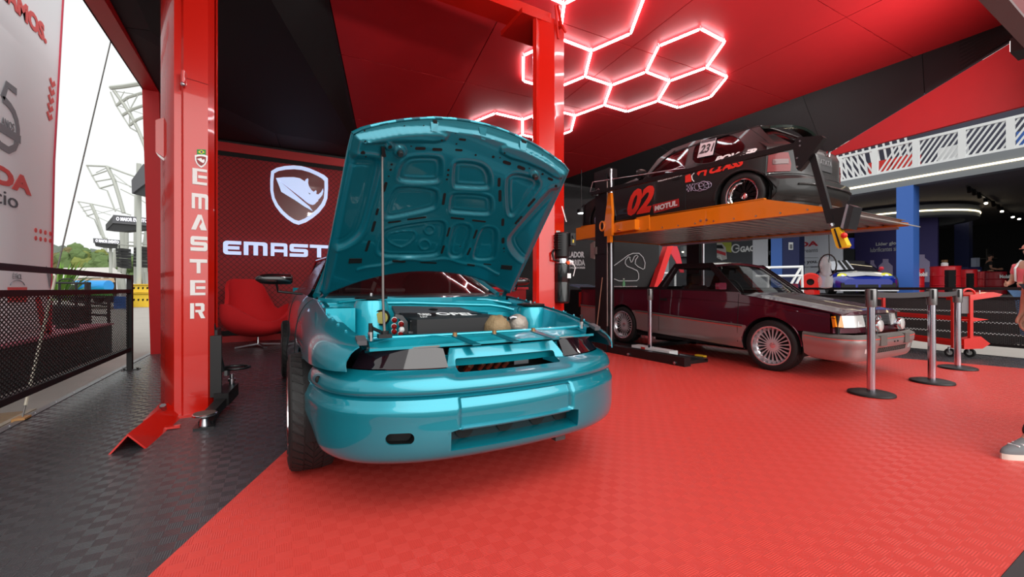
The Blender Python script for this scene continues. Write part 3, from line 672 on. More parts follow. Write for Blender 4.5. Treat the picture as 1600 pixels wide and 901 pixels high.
# carriage bracket riding on the near post
cg = MB(); zc = pz(4.85)
cg.box((4.355,4.70,zc-.02), (4.40,4.86,zc+.22)); cg.prism([(4.36,4.86,zc+.15),(4.36,4.72,zc+.15),(4.36,4.70,zc+.30),(4.36,4.73,zc+.62),(4.36,4.78,zc+.62),(4.36,4.84,zc+.3)], (.05,0,0))
cg.box((4.40,4.28,zc+.02), (4.50,4.74,zc+.16)); cg.box((4.488,4.10,zc+.0), (4.50,4.34,zc+.2)); cg.box((4.36,4.74,zc-.12), (4.42,4.80,zc+.0)); cg.box((4.40,5.1,zc), (4.5,5.6,zc+.2))
pts = [Vector((4.35,4.90,zc+.14))+Vector((0,.05*math.cos(t),.07*math.sin(t))) for t in [2*math.pi*k/14 for k in range(15)]]; cg.tube(pts, .014, 6, cap=False)
cg.build('carriage', M_ORG, pk)
MB().box((4.34,4.55,pz(4.5)+.05),(4.40,4.6,pz(4.5)+.06)).build('carriage_plate', M_ORG, pk)
# corrugated steel decking: one wave sheet per strip of the deck
M_ZINC = mat('galvanised decking', rgb(176,168,162), .32, .85, noise=.12, nscale=8)
strips = 12
for k in range(strips):
    y0 = PY0+.02+(PY1-PY0-.04)*k/strips; y1 = y0+(PY1-PY0-.04)/strips-.006; w_ = y1-y0
    prof = [(0,.05),(.12,.05),(.2,.0),(.42,.0),(.5,.05),(.62,.05),(.7,.0),(.92,.0),(1,.05)]
    mb = MB(); n = len(prof); V = []
    for x in (PX0+.014, PX1-.014):
        for a, h in prof: y = y0+w_*a; V.append(Vector((x,y,pz(y)+h+.012)))
        for a, h in reversed(prof): y = y0+w_*a; V.append(Vector((x,y,pz(y)+h+.018)))
    N = 2*n
    mb.add(V, [(i, (i+1) % N, (i+1) % N+N, i+N) for i in range(N)]+[tuple(range(N-1,-1,-1)), tuple(range(N,2*N))]); mb.build('deck_strip', M_ZINC, pk, 0)
lp = MB(); lp.hexa([(PX0+.02,PY0-.10,pz(PY0)-.03),(PX1+.02,PY0-.10,pz(PY0)-.03),(PX1+.02,PY0+.02,pz(PY0)+.01),(PX0+.02,PY0+.02,pz(PY0)+.01),(PX0+.02,PY0-.10,pz(PY0)-.02),(PX1+.02,PY0-.10,pz(PY0)-.02),(PX1+.02,PY0+.02,pz(PY0)+.03),(PX0+.02,PY0+.02,pz(PY0)+.03)])
lp.build('ramp_lip', mat('pale steel lip', rgb(196,190,184), .35, .7), pk)
edge = MB(); slope_box(edge, PX1+.02, PX1+.05, PY0+.1, PY1, -.03, .0); edge.build('edge_strip', M_STL, pk)
MB().hexa([(PX0,PY1-.02,pz(PY1)),(PX1,PY1-.02,pz(PY1)),(PX1,PY1,pz(PY1)),(PX0,PY1,pz(PY1)),(PX0,PY1-.02,pz(PY1)+.12),(PX1,PY1-.02,pz(PY1)+.12),(PX1,PY1,pz(PY1)+.12),(PX0,PY1,pz(PY1)+.12)]).build('end_beam', M_ORG, pk)
# lower floor tracks with a control pendant and hazard marks, beside the pickup rear wheel
MB().box((4.62,3.55,.0), (4.98,4.75,.045)).build('floor_track', mat('black track', rgb(26,24,24), .5), pk)
b0, b1, th_ = Vector((4.96,4.72,.05)), Vector((4.93,4.05,.06)), None
MB().bar((4.85,4.70,.075), (4.80,3.95,.075), .16, .06).build('ramp_plate', M_WHITE, pk, label='white ramp plate')
for k in range(4): MB().bar((4.752,4.5-.12*k,.075), (4.748,4.42-.12*k,.075), .006, .055).build('hazard_mark', mat('hazard red', rgb(205,60,50), .5) if k % 2 == 0 else M_WHITE, pk)
MB().box((4.9,3.55,.03), (4.96,3.95,.06)).build('guide_bar', M_STL, pk); MB().box((4.98,3.62,.045), (5.05,3.75,.07)).build('yellow_tab', mat('yellow tab', rgb(225,180,40), .5), pk)
# ------------------------------------------------------------------ overhead boom with pendant control and camera head
bm_ = thing('alignment_boom', 'long black boom arm with end bracket and yellow pendant control beside the raised hatchback', 'boom arm', (4.3,5.05,0))
A0, A1, A2 = onX(925,302,4.3), onX(1085,264,4.3), onX(1247,226,4.3)
MB().bar(A0, A2, .05, .05).build('boom', M_BLKM, bm_)
pb = [onX(x, y, 4.26) for x, y in ((1238,226),(1246,214),(1283,211),(1287,214),(1253,262),(1247,266),(1244,262))]; MB().prism(pb, (.06,0,0)).build('end_bracket', M_BLKM, bm_)
for x, y in ((1250.5,220),(1250.5,227),(1246,246.5),(1246,260)): p = onX(x, y, 4.255); MB().cyl(p, p+Vector((-.01,0,0)), .009, 8).build('rivet', M_STL, bm_)
MB().bar(onX(1270,240,4.32), onX(1299,347,4.32), .045, .055, (0,1,0)).build('drop_arm', M_BLKM, bm_)
pl_ = [onX(x, y, 4.30) for x, y in ((1294,326),(1322,322),(1316,358),(1301,352))]; MB().prism(pl_, (.04,0,0)).build('head_plate', M_BLKM, bm_)
hd = [onX(x, y, 4.28) for x, y in ((1325,318),(1334,322),(1325,357),(1314,355))]; MB().prism(hd, (.16,0,0)).build('camera_head', mat('grey camera head', rgb(44,44,46), .3), bm_)
hd2 = [onX(x, y, 4.27) for x, y in ((1322.5,318),(1326,319.5),(1317,357),(1313,354.5))]; MB().prism(hd2, (.02,0,0)).build('head_trim', M_STL, bm_)
ye = [onX(x, y, 4.27) for x, y in ((1298,357),(1310,354),(1323.5,382),(1321,385.5),(1309,387.5),(1306,384))]; MB().prism(ye, (.08,0,0)).build('pendant_control', mat('yellow pendant', rgb(238,192,28), .4), bm_, label='yellow hand control')
ya = [onX(x, y, 4.262) for x, y in ((1302.5,357),(1304.5,356.5),(1314.5,386),(1311.5,386.5))]; MB().prism(ya, (.01,0,0)).build('pendant_seam', M_DARK, bm_)
p = onX(1319,367,4.26); MB().sphere(p, .025, 10, 8).build('stop_button', mat('red button', rgb(225,50,40), .4), bm_); MB().tube([onX(1301,353,4.3), onX(1299,349,4.3)], .02, 8).build('cable_gland', M_STL, bm_)
MB().tube([onX(926,284,4.3), onX(1070,262,4.3)], .006, 6).tube([onX(926,284,4.3), onX(922,299,4.3), onX(930,298,4.3), onX(935,294,4.3), onX(937,297,4.3)], .006, 6).build('signal_rod', M_STL, bm_)
MB().tube([onX(1295,366,4.35), onX(1296,400,4.35), onX(1293,425,4.35)], .004, 6).tube([onX(1293,407,4.35)+Vector((.0,.07*math.sin(t),.10*math.cos(t)-.04)) for t in [2*math.pi*k/16 for k in range(17)]], .006, 6).build('pendant_cable', M_BLKM, bm_)
MB().bar(A0, (4.46,A0.y-.05,A0.z), .04, .06).build('mount', M_BLKM, bm_)
bag = MB().lathe([(0,.0),(.05,.01),(.06,.08),(.04,.17),(.048,.22),(.022,.29),(0,.29)], onX(1290,450,4.37), n=10); bag.build('plastic_bag', mat('clear plastic film', rgb(190,194,196), .25, alpha=.4), bm_, 60, label='clear plastic bag around the cable end')
# small glossy sign box and bottle on the pickup bed are with the pickup
# ------------------------------------------------------------------ teal coupe
M_TEAL = mat('teal metallic paint', rgb(16,142,160), .3, .55, coat=1)
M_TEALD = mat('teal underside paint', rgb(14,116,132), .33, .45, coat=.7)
M_GLASS = mat('dark glass', rgb(30,16,18), .03, 0, spec=.8, alpha=.55)
M_SMOKE = mat('smoked lamp lens', rgb(22,12,18), .04, coat=1)
CC, NY = .972, 1.62
def tc(lx, ly, z): return Vector((CC+lx, NY+ly, z))
PLAN = [(0,0),(.2,.008),(.4,.035),(.55,.085),(.67,.155),(.75,.24),(.80,.34),(.83,.46),(.848,.6),(.856,.8)]
_pl = []
for i in range(201):
    t = i/200*.856; _pl.append((t, cr(PLAN, t)))
# arc length table
AR = [(0, 0, 0)]; L_ = 0
_pp = [( .0,.0)]
for k in range(1, 241):
    f = k/240*(len(PLAN)-1); i = min(int(f), len(PLAN)-2); t = f-i
    p0, p1, p2, p3 = PLAN[max(i-1,0)] if i else (-PLAN[1][0], PLAN[1][1]), PLAN[i], PLAN[i+1], PLAN[min(i+2, len(PLAN)-1)]
    q = tuple(.5*((2*p1[c])+(-p0[c]+p2[c])*t+(2*p0[c]-5*p1[c]+4*p2[c]-p3[c])*t*t+(-p0[c]+3*p1[c]-3*p2[c]+p3[c])*t**3) for c in (0,1))
    L_ += math.hypot(q[0]-_pp[-1][0], q[1]-_pp[-1][1]); _pp.append(q); AR.append((L_, q[0], q[1]))
ULEN = L_
def plan(u):
    a = min(abs(u), ULEN-1e-6); f = None
    lo, hi = 0, 240
    while hi-lo > 1:
        m = (lo+hi)//2
        if AR[m][0] <= a: lo = m
        else: hi = m
    A, B = AR[lo], AR[hi]; t = (a-A[0])/(B[0]-A[0]+1e-9)
    x, y = lerp(A[1], B[1], t), lerp(A[2], B[2], t)
    A2, B2 = AR[max(lo-2,0)], AR[min(hi+2,240)]; dx, dy = B2[1]-A2[1], B2[2]-A2[2]; l = math.hypot(dx, dy)
    s = 1 if u >= 0 else -1
    if lo == 0: dx, dy, l = 1, 0, 1
    return s*x, y, s*dy/l, -dx/l            # point and outward normal
def ss(a, b, x): t = max(0, min(1, (x-a)/(b-a))); return t*t*(3-2*t)
OFF = [(.225,-.16),(.235,-.075),(.25,-.035),(.275,-.012),(.33,-.001),(.42,0),(.468,0),(.478,-.006),(.512,-.020),(.518,-.024),(.521,-.042),(.527,-.042),(.530,-.018),(.545,-.014),(.565,-.018),(.585,-.028),(.60,-.042),(.612,-.062),(.622,-.088),(.645,-.100),(.67,-.115),(.70,-.14)]
def boff(u, z):
    o = cr(OFF, z)
    a = abs(u)
    if z < .53: o -= .020*(1-ss(.285,.300,a))*ss(.378,.384,z)*(1-ss(.505,.512,z))          # plate recess
    o -= .03*(1-ss(.36,.40,a))*(1-ss(.27,.30,z))*0
    o -= .030*(1-ss(.27,.36,a))*ss(.575,.60,z)                                              # nose dips around the grille slot
    if a > .9: o -= .05*ss(.95,1.25,a)*(1-ss(.25,.40,z))
    return o
def bump_pt(u, z):
    x, y, nx, ny = plan(u); o = boff(u, z); return tc(x+nx*o, y+ny*o, z)
def mirror(mb):
    n = len(mb.v)
    mb.v += [Vector((2*CC-p.x, p.y, p.z)) for p in mb.v[:n]]
    mb.f += [tuple(i+n for i in reversed(f)) for f in list(mb.f)]; mb.m += list(mb.m)
    return mb
car = thing('teal_coupe', 'metallic teal coupe with its hood propped open between the red lift columns', 'car', tc(0,1.9,0))
UE = ULEN-.205
def ulx(x):                                # arc length where the plan reaches half width x
    for l, a, b in AR:
        if a >= x: return l
    return ULEN
UL0, UL1 = .325, ulx(.765)
bo = [(-UE,.30),(-UE+.03,.225),(UE-.03,.225),(UE,.30),(UE+.015,.45),(UE+.02,.615),(UL1,.622),(UL0+.01,.622),(UL0-.02,.700),(-UL0+.02,.700),(-UL0-.01,.622),(-UL1,.622),(-UE-.02,.615),(-UE-.015,.45)]
grille = rrect(-.285,.603,.287,.655,.012,3); intake = [(-.335,.292),(.335,.292),(.335,.372),(.30,.3795),(-.30,.3795),(-.335,.372)]
fog = rrect(-.60,.338,-.485,.384,.0225,5)
MB().sheet(bo, bump_pt, [grille, intake, fog], .010, .008, flip=False).build('front_bumper', M_TEAL, car, 38)
# fog slot tunnel, intake tray with its perforated back, grille tunnel
def tunnel(hole, depth, m, name, fn=bump_pt):
    mb = MB(); n = len(hole); P = [fn(*p) for p in hole]; Q = [p+Vector((0,depth,0)) for p in P]
    mb.add(P+Q, [(i,(i+1) % n,(i+1) % n+n,i+n) for i in range(n)]+[tuple(n+i for i in range(n))]); return mb.build(name, m, car, 30)
tunnel(fog, .05, mat('black grille plastic', rgb(12,14,15), .5), 'fog_lamp_slot')
tr = MB(); 
for (za, ya, zb, yb) in ((.292,0,.300,.05),(.300,.05,.318,.22)):
    n = 24
    for k in range(n):
        u0, u1 = -.335+.67*k/n, -.335+.67*(k+1)/n
        f = lambda u, z, dy: (lambda p: Vector((p.x, p.y+dy, z)))(bump_pt(u, .295))
        tr.add([f(u0,za,ya), f(u1,za,ya), f(u1,zb,yb), f(u0,zb,yb)], [(0,1,2,3)])
tr.build('intake_tray', M_TEAL, car, 60)
for s in (-1, 1):
    a = bump_pt(.335*s,.292); b = bump_pt(.335*s,.375); sw = MB().hexa([a, a+Vector((-.0*s,.22,.02)), b+Vector((0,.22,0)), b, a+Vector((.01*s,0,0)), a+Vector((.01*s,.22,.02)), b+Vector((.01*s,.22,0)), b+Vector((.01*s,0,0))])
    sw.build('intake_side', M_TEAL, car, 20)
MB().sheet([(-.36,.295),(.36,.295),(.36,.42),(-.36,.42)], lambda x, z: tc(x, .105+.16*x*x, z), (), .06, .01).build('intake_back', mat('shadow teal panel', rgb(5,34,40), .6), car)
hl = MB()
for k, lx in enumerate((-.24,-.04,.14,.28)): hl.lathe([(0,0),(.045,0),(.045,.006),(0,.006)], tc(lx,.102+.16*lx*lx,.352), (0,-1,0), 18)
o = hl.build('lightening_hole', M_DARK, car, kind='stuff')
# grille: dark cavity with exhaust headers behind
tunnel(grille, .02, M_TEAL, 'grille_rim') if False else None
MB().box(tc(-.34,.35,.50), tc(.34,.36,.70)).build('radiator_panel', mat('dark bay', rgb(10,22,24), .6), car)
M_EXH = mat('heat tinted steel', rgb(150,112,86), .32, .9)
for k, lx in enumerate((-.24,-.16,-.09,-.045,.0,.045)):
    MB().tube([tc(lx,.24,.66), tc(lx+.01,.215,.64), tc(lx-.005,.22,.605), tc(lx-.01,.25,.58)], .020 if k < 2 else .014, 10).build('exhaust_header', M_EXH, car)
MB().box(tc(.08,.22,.585), tc(.165,.26,.645)).build('oil_cooler', M_STL, car)
# headlamps
def lamp_pt(u, t):
    x, y, nx, ny = plan(u); z0 = .624; z1 = lerp(.710, .700, (abs(u)-UL0)/(UL1-UL0)); z = lerp(z0, z1, t); o = lerp(-.092, -.150, t)-.02*ss(.85,1.05,abs(u))*0
    return tc(x+nx*o, y+ny*o, z)
for s in (-1, 1):
    hw = [(UL0*s+.002*s,.02),(UL1*s-.004*s,.02),(UL1*s-.004*s,.9),(UL1*s-.03*s,.985),(UL0*s+.05*s,.985),(UL0*s+.015*s,.90)]
    if s < 0: hw.reverse()
    ld = thing if False else None
    lens = MB().sheet(hw, lamp_pt, (), .05, .02).build('headlamp', M_SMOKE, car, 40)
    # lamp top flange in bare metal and the two projector bowls behind the lens
    fl = MB()
    for k in range(16):
        ua, ub = lerp(UL0+.03, UL1-.05, k/16)*s, lerp(UL0+.03, UL1-.05, (k+1)/16)*s
        A, B = lamp_pt(ua, 1), lamp_pt(ub, 1); up = Vector((0,.006,.002)); fl.hexa([A, B, B+up, A+up, A+Vector((0,0,.004)), B+Vector((0,0,.004)), B+up+Vector((0,0,.004)), A+up+Vector((0,0,.004))])
    fl.build('lamp_flange', mat('pale lamp housing', rgb(130,126,122), .5), lens, 0)
# fenders, doors and rear quarters: one curved side panel per side with arch cut-outs
WP = [(0,.6),(.15,.69),(.25,.775),(.35,.815),(.5,.845),(.7,.862),(.93,.868),(1.5,.873),(2.5,.878),(3.5,.872),(4.1,.83),(4.38,.76),(4.5,.62)]
ZE = [(.1,.712),(.2,.735),(.35,.762),(.6,.805),(.93,.85),(1.2,.882),(1.45,.905),(2.0,.925),(3.0,.94),(3.8,.955),(4.5,.92)]
def side_pt(ly, s):
    W = cr(WP, ly); ze = cr(ZE, ly)
    if s <= .64:
        x = W-.05*(1-ss(.15,.36,s))-.012*ss(.40,.64,s)+.006*math.sin(max(0,min(1,(s-.36)/.1))*math.pi); return x, s
    t = (s-.64)/.36; th = t*math.pi/2*.93; rx = .155 if ly < 1.3 else lerp(.155,.10,min(1,(ly-1.3)/.3))
    return W-.012-rx*(1-math.cos(th)), .64+(ze-.64)*math.sin(th)/math.sin(math.pi/2*.93)
AX1, AX2, AR_ = .93, 3.60, .335
def arch(cx, r, cz=.30, n=22): return [(cx+r*math.cos(math.radians(a)), cz+r*math.sin(math.radians(a))) for a in [-4+188*k/n for k in range(n+1)]]
sidepoly = [(.215,.647),(.60,.640)]+list(reversed(arch(AX1, AR_)))[1:]
sidepoly = [(.20,.648),(.585,.636)]+[p for p in reversed(arch(AX1, AR_, .30)) if p[1] > .30 and not (p[0] < .93 and p[1] < .36)]
sp = [(.20,.648),(.58,.638)]+[(AX1+AR_*math.cos(math.radians(a)), .31+AR_*math.sin(math.radians(a))) for a in range(100,-8,-8)]
sp = [(.20,.630),(.62,.622)]+[(AX1+AR_*math.cos(math.radians(a)), .32+AR_*math.sin(math.radians(a))) for a in range(72,-20,-8)]+[(1.27,.20),(3.24,.20)]+[(AX2+AR_*math.cos(math.radians(a)), .32+AR_*math.sin(math.radians(a))) for a in range(196,-20,-8)]+[(3.95,.24),(4.4,.28),(4.47,.5),(4.47,.8),(4.42,1.0),(1.44,1.0),(.30,1.0),(.225,.9)]
# the arch opens forward into the bumper end, so close the top of the arch from the bumper side
sp[2:2] = [(AX1+AR_*math.cos(math.radians(a)), .32+AR_*math.sin(math.radians(a))) for a in (120,112,104,96,88,80)]
sp[1] = (.70,.622)
side = MB().sheet(sp, lambda a, s: (lambda q: tc(q[0], a, q[1]))(side_pt(a, s)), (), .05, .006)
side.build('side_panel', M_TEAL, car, 40)
sideL = MB(); sideL.v = [Vector((2*CC-p.x, p.y, p.z)) for p in side.v]; sideL.f = [f[::-1] for f in side.f]; sideL.m = list(side.m); sideL.build('side_panel', M_TEAL, car, 40)
# door gaps as thin dark recess strips, wheel housings
for s in (-1, 1):
    for ly in (1.42, 2.62):
        g = MB(); P = []
        for k in range(15):
            q = side_pt(ly, .24+.74*k/14); P.append(tc(s*(q[0]+.0008), ly, q[1]))
        g.tube(P, .0035, 6).build('door_gap', M_DARK, car)
    for ax in (AX1, AX2):
        wl = MB(); n = 18; V = []; x0, x1 = .62, .845
        for k in range(n+1):
            a = math.radians(-15+210*k/n); 
            V += [tc(s*x0, ax+.335*math.cos(a), .32+.335*math.sin(a)), tc(s*x1, ax+.335*math.cos(a), .32+.335*math.sin(a))]
        wl.add(V, [(2*k, 2*k+1, 2*k+3, 2*k+2) for k in range(n)]+[tuple(2*k for k in range(n+1))]); wl.build('wheel_housing', M_DARK, car, 30)
    rv = MB()
    for k in range(8):
        ly = .42+.125*k; q = side_pt(ly, .985); rv.sphere(tc(s*(q[0]-.0), ly, q[1]+.002), .0075, 8, 5)
    rv.build('fender_bolt', M_TEAL, car, kind='stuff')
    # inner wing below the fender edge
    iw = MB(); n = 14; V = []
    for k in range(n+1):
        ly = .30+1.12*k/n; q = side_pt(ly, 1); V += [tc(s*(q[0]+.004), ly, q[1]-.009), tc(s*(q[0]-.035), ly, q[1]-.012), tc(s*(q[0]-.05), ly, q[1]-.10), tc(s*(q[0]-.13), ly, .50)]
    F = []
    for k in range(n):
        for j in range(3): F.append((4*k+j, 4*k+j+1, 4*k+j+5, 4*k+j+4))
    iw.add(V, F).build('inner_wing', M_TEAL, car, 30)
# tow pin and bonnet pin hardware on the left of the bumper
p = bump_pt(-1.02,.565); MB().sphere(p, .012, 8, 6, (1,1,1.4)).build('tow_pin', M_DARK, car)
MB().box(bump_pt(.30,.235)+Vector((-.03,.02,-.035)), bump_pt(.30,.235)+Vector((.03,.09,.0))).build('bumper_bracket', mat('grey bracket', rgb(70,66,66), .6), car)
# engine bay
M_BAY = mat('teal bay paint', rgb(20,160,178), .28, .4, coat=.8)
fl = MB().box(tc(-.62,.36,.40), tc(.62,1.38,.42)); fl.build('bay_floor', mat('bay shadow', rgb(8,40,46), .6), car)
def deck(x, y):                            # slam panel: raised front edge, valley and embossed steps
    z = .722+.012*ss(.30,.34,y)-.020*ss(.19,.22,y)*(1-ss(.27,.30,y))
    z += .008*math.sin(x*16)*ss(.2,.23,y)*(1-ss(.26,.29,y))+.010*(1-ss(.10,.2,abs(abs(x)-.40)))*ss(.22,.30,y)
    return tc(x, y+.05*(x/.6)**2*1.6, z-.010*(x/.6)**2)
dk = [(-.62,.16),(.62,.16),(.64,.36),(.38,.37),(.30,.345),(-.30,.345),(-.38,.37),(-.64,.36)]
MB().sheet(dk, deck, (), .025, .012).build('slam_panel', M_BAY, car, 40)
MB().sheet([(-.33,.15),(.33,.15),(.33,.30),(-.33,.30)], lambda x, v: tc(x, .155+.03*(x/.3)**2+v*.06, .72-v*.35), (), .05, .004).build('nose_panel', M_BAY, car, 40)
MB().tube([tc(-.66+1.32*k/16, .365+.045*(abs(k-8)/8)**2, .738) for k in range(17)], .009, 8).build('slam_panel_rail', M_BAY, car)
for lx in (-.23,-.02,.21):
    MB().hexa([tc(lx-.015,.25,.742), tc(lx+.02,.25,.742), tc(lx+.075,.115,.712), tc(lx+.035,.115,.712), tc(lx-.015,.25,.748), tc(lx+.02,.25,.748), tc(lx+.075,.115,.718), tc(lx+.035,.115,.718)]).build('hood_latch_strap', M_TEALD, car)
    MB().cyl(tc(lx,.245,.744), tc(lx,.245,.762), .011, 10).build('strap_bolt', mat('brass bolt', rgb(170,130,90), .4, .7), car)
sl = MB()
for lx in (-.36,-.12,.09,.33,.45): sl.box(tc(lx-.025,.215,.7135), tc(lx+.025,.222,.7165))
sl.build('panel_slot', M_DARK, car, kind='stuff')
for s, lx in ((-1,-.60),(1,.60)):
    MB().cyl(tc(lx,.33,.735), tc(lx,.33,.775), .012, 12).build('hood_pin', M_CHR, car)
    MB().cyl(tc(lx,.33,.775), tc(lx,.33,.815), .009, 10).build('hood_pin_clip', M_BLKG, car)
    MB().hexa([tc(lx+.05*s-.02,.245,.728), tc(lx+.05*s+.02,.245,.728), tc(lx+.05*s+.02,.30,.75), tc(lx+.05*s-.02,.30,.75), tc(lx+.05*s-.02,.245,.748), tc(lx+.05*s+.02,.245,.748), tc(lx+.05*s+.02,.30,.765), tc(lx+.05*s-.02,.30,.765)]).build('bump_stop', mat('grey rubber', rgb(72,72,76), .6), car)
# strut towers with black top plates
for nm, px, py, Y, r in (('l',580,463,2.52,.092),('r',829,474,2.56,.10)):
    c = onY(px, py, Y); zt = c.z
    MB().lathe([(r*1.35,-.36),(r*1.15,-.22),(r*1.08,-.10),(r*1.02,-.03),(r*.9,-.008),(0,0)], (c.x,c.y,zt-.012), n=28).build('strut_tower', M_BAY, car, 50)
    MB().lathe([(0,-.012),(r*.98,-.012),(r*1.0,0),(r*.6,.006),(0,.006)], (c.x,c.y,zt), n=24).build('tower_plate', M_BLKM, car)
    MB().cyl((c.x,c.y,zt), (c.x,c.y,zt+.022), .009, 10).build('strut_nut', M_CHR, car)
    MB().box((c.x+(.1 if nm == 'r' else -.25), c.y-.08, .42), (c.x+(.26 if nm == 'r' else -.1), c.y+.3, zt-.06)).build('tower_box', M_BAY, car)
def BY(px, py, Y): return onY(px, py, Y)
MB().tube([BY(569,480,2.62), BY(577,475.5,2.66), BY(590,473.0,2.70), BY(640,472.5,2.72), BY(720,475,2.72), BY(765,476,2.70), BY(786,479,2.66), BY(803,483.5,2.62)], .0125, 10).build('strut_brace', M_BAY, car)
MB().tube([BY(528,472,2.86), BY(560,468.5,2.95), BY(600,465,3.0), BY(660,465.5,3.0), BY(670,467.5,3.0), BY(680,466,3.0), BY(760,467.5,3.0), BY(800,474,2.95)], .011, 8).build('bulkhead_lip', M_BAY, car)
MB().sheet([(-.66,.42),(.66,.42),(.70,.875),(-.70,.875)], lambda x, z: tc(x, 1.33+.05*(x/.7)**2, z), (), .12, .01).build('bulkhead', M_BAY, car)
cw = MB()
for k in range(16):
    x0, x1 = -.72+1.44*k/16, -.72+1.44*(k+1)/16; f = lambda x, a, z: tc(x, a+.16*(x/.72)**2, z)
    cw.add([f(x0,1.32,.905), f(x1,1.32,.905), f(x1,1.44,.918), f(x0,1.44,.918), f(x0,1.32,.87), f(x1,1.32,.87)], [(0,1,2,3),(4,5,1,0)])
cw.build('scuttle_panel', M_TEAL, car, 30)
MB().box(tc(.34,1.05,.62), tc(.52,1.32,.80)).build('bay_bracket', M_BAY, car); MB().lathe([(0,0),(.035,0),(.035,.01),(0,.01)], tc(.43,1.045,.74), (0,-1,0), 16).build('bay_hole', M_DARK, car)
# engine
M_ENG = mat('satin black engine cover', rgb(24,24,25), .3, coat=.3)
def EP(px, py, Y): return onY(px, py, Y)
def quad(mb, a, b, c, d, t): 
    n = (b-a).cross(d-a).normalized()*t; mb.hexa([a, b, c, d, a-n, b-n, c-n, d-n])
ec = MB(); a, b, c, d = EP(641,501,2.36), EP(760,501,2.36), EP(752,488,2.52), EP(624,488,2.52); quad(ec, a, b, c, d, .02)
e2 = EP(641,516,2.345); f2 = EP(765,516,2.345); quad(ec, e2, f2, b, a, .02); ec.build('engine_cover', M_ENG, car)
g1, g2, g3, g4 = EP(618,489,2.525), EP(752,489,2.525), EP(718,479,2.66), EP(612,477,2.66); mb = MB(); quad(mb, g1, g2, g3, g4, .02); mb.build('intake_plenum', mat('grey plenum', rgb(66,68,72), .4), car)
MB().bar(EP(638,518.5,2.33), EP(757,518,2.33), .02, .012).build('cam_rail', M_STL, car)
MB().bar(EP(641,501,2.352), EP(748,500.5,2.352), .006, .006).build('cover_seam', M_STL, car)
MB().lathe([(0,0),(.02,0),(.022,-.01),(.0,-.012)], EP(749.5,503,2.345), (0,1,0), 14).build('cam_plug', M_STL, car)
MB().lathe([(.0,0),(.025,0),(.03,.008),(.012,.014),(0,.014)], EP(677,484,2.60), (0,0,1), 16).build('oil_cap', M_BLKM, car)
ux = (b-a).normalized(); uy = (d-a).normalized(); nn = ux.cross(uy).normalized()
def onCov(px, py): return a+(ray(px,py)*(((a-ORG).dot(nn))/ray(px,py).dot(nn))-(a-ORG))+nn*.006
t0, t1 = onCov(684,493), onCov(746,493); text('OPEL', 'cover_lettering', M_WHITE, t0, ux, uy, (t1-t0).length, (onCov(684,489.2)-t0).length, .001, car, bold=.03)
t0, t1 = onCov(656,493.5), onCov(675,493.5); text('TURBO', 'cover_lettering', M_WHITE, t0, ux, uy, (t1-t0).length, (onCov(656,490.5)-t0).length, .001, car, bold=.02, shear=.2)
t0, t1 = onCov(659,498), onCov(671,498); text('16V', 'cover_lettering', M_WHITE, t0, ux, uy, (t1-t0).length, (onCov(659,495)-t0).length, .001, car, bold=.02, shear=.2)
tbp = EP(596,495.5,2.42); MB().lathe([(.0,.0),(.036,0),(.043,-.006),(.046,.0),(.044,.06),(.03,.08)], tbp, (.35,1,0), 24).build('throttle_body', M_BLKG, car)
MB().lathe([(0,-.002),(.034,-.002),(.034,.004),(0,.004)], tbp+Vector((-.0,-.004,0)), (.35,1,0), 22).build('throttle_plate', mat('brass throttle plate', rgb(170,160,90), .35, .7), car, label='brass coloured throttle plate')
frm = [EP(x, y, 2.38) for x, y in ((618,490),(629,492),(637,502),(638,521),(631,521),(631,508),(625,498),(617,495))]; MB().prism(frm, (0,.03,0)).build('runner_frame', mat('grey cast frame', rgb(70,70,72), .5), car)
for k, (px, py) in enumerate(((615.5,498),(615,508),(615,516),(626,504),(627,513),(625,520))):
    c = EP(px, py, 2.37); MB().lathe([(0,0),(.011,0),(.014,-.006),(.014,-.02),(0,-.024)], c, (0,1,0.3), 12).build('injector', mat('red anodised', rgb(150,30,30), .3, .5) if k != 4 else M_WHITE, car)
    MB().lathe([(.0145,-.004),(.0145,-.009),(.016,-.0065)], c, (0,1,.3), 12, close=True).build('injector_ring', M_WHITE, car)
MB().box(tc(-.30,.62,.50), tc(.26,1.0,.80)).build('engine_block', mat('engine block', rgb(34,34,36), .5), car)
MB().tube([EP(582,512,2.20), EP(600,520,2.10)], .009, 8).build('coolant_hose', M_BLKM, car); MB().cyl(EP(579.5,527,2.0), EP(579.5,508,2.0), .011, 10).build('latch_post', M_BLKM, car)
# turbo in its heat blanket, and the air box beside it
def lump(c, r, sc, m, name, amp=.08, f=9):
    mb = MB(); n, k = 28, 16; c = Vector(c)
    for j in range(k+1):
        for i in range(n):
            a, b = 2*math.pi*i/n, math.pi*j/k; d = Vector((math.sin(b)*math.cos(a), math.sin(b)*math.sin(a), -math.cos(b)))
            q = 1+amp*math.sin(f*d.x+2*math.sin(4*d.z))*math.cos(f*.7*d.z)*.8
            mb.v.append(c+Vector((d.x*r*sc[0], d.y*r*sc[1], d.z*r*sc[2]))*q)
    for j in range(k):
        for i in range(n): mb.f.append((j*n+i, j*n+(i+1) % n, (j+1)*n+(i+1) % n, (j+1)*n+i)); mb.m.append(0)
    return mb.build(name, m, car, 60)
lump(EP(776,512,2.24), .085, (1.0,.85,.95), mat('tan heat blanket', rgb(142,120,88), .6, .25, bump=.4, bscale=90), 'turbo_blanket')
lump(EP(809,508,2.34), .075, (.95,.85,1.0), mat('grey heat blanket', rgb(158,148,138), .5, .4, bump=.3, bscale=70), 'turbo_cover', .05, 6)
MB().tube([EP(790,512,2.2), EP(788,503,2.19), EP(782,496,2.22)], .005, 6).build('blanket_seam', mat('brown seam', rgb(96,80,56), .7), car)
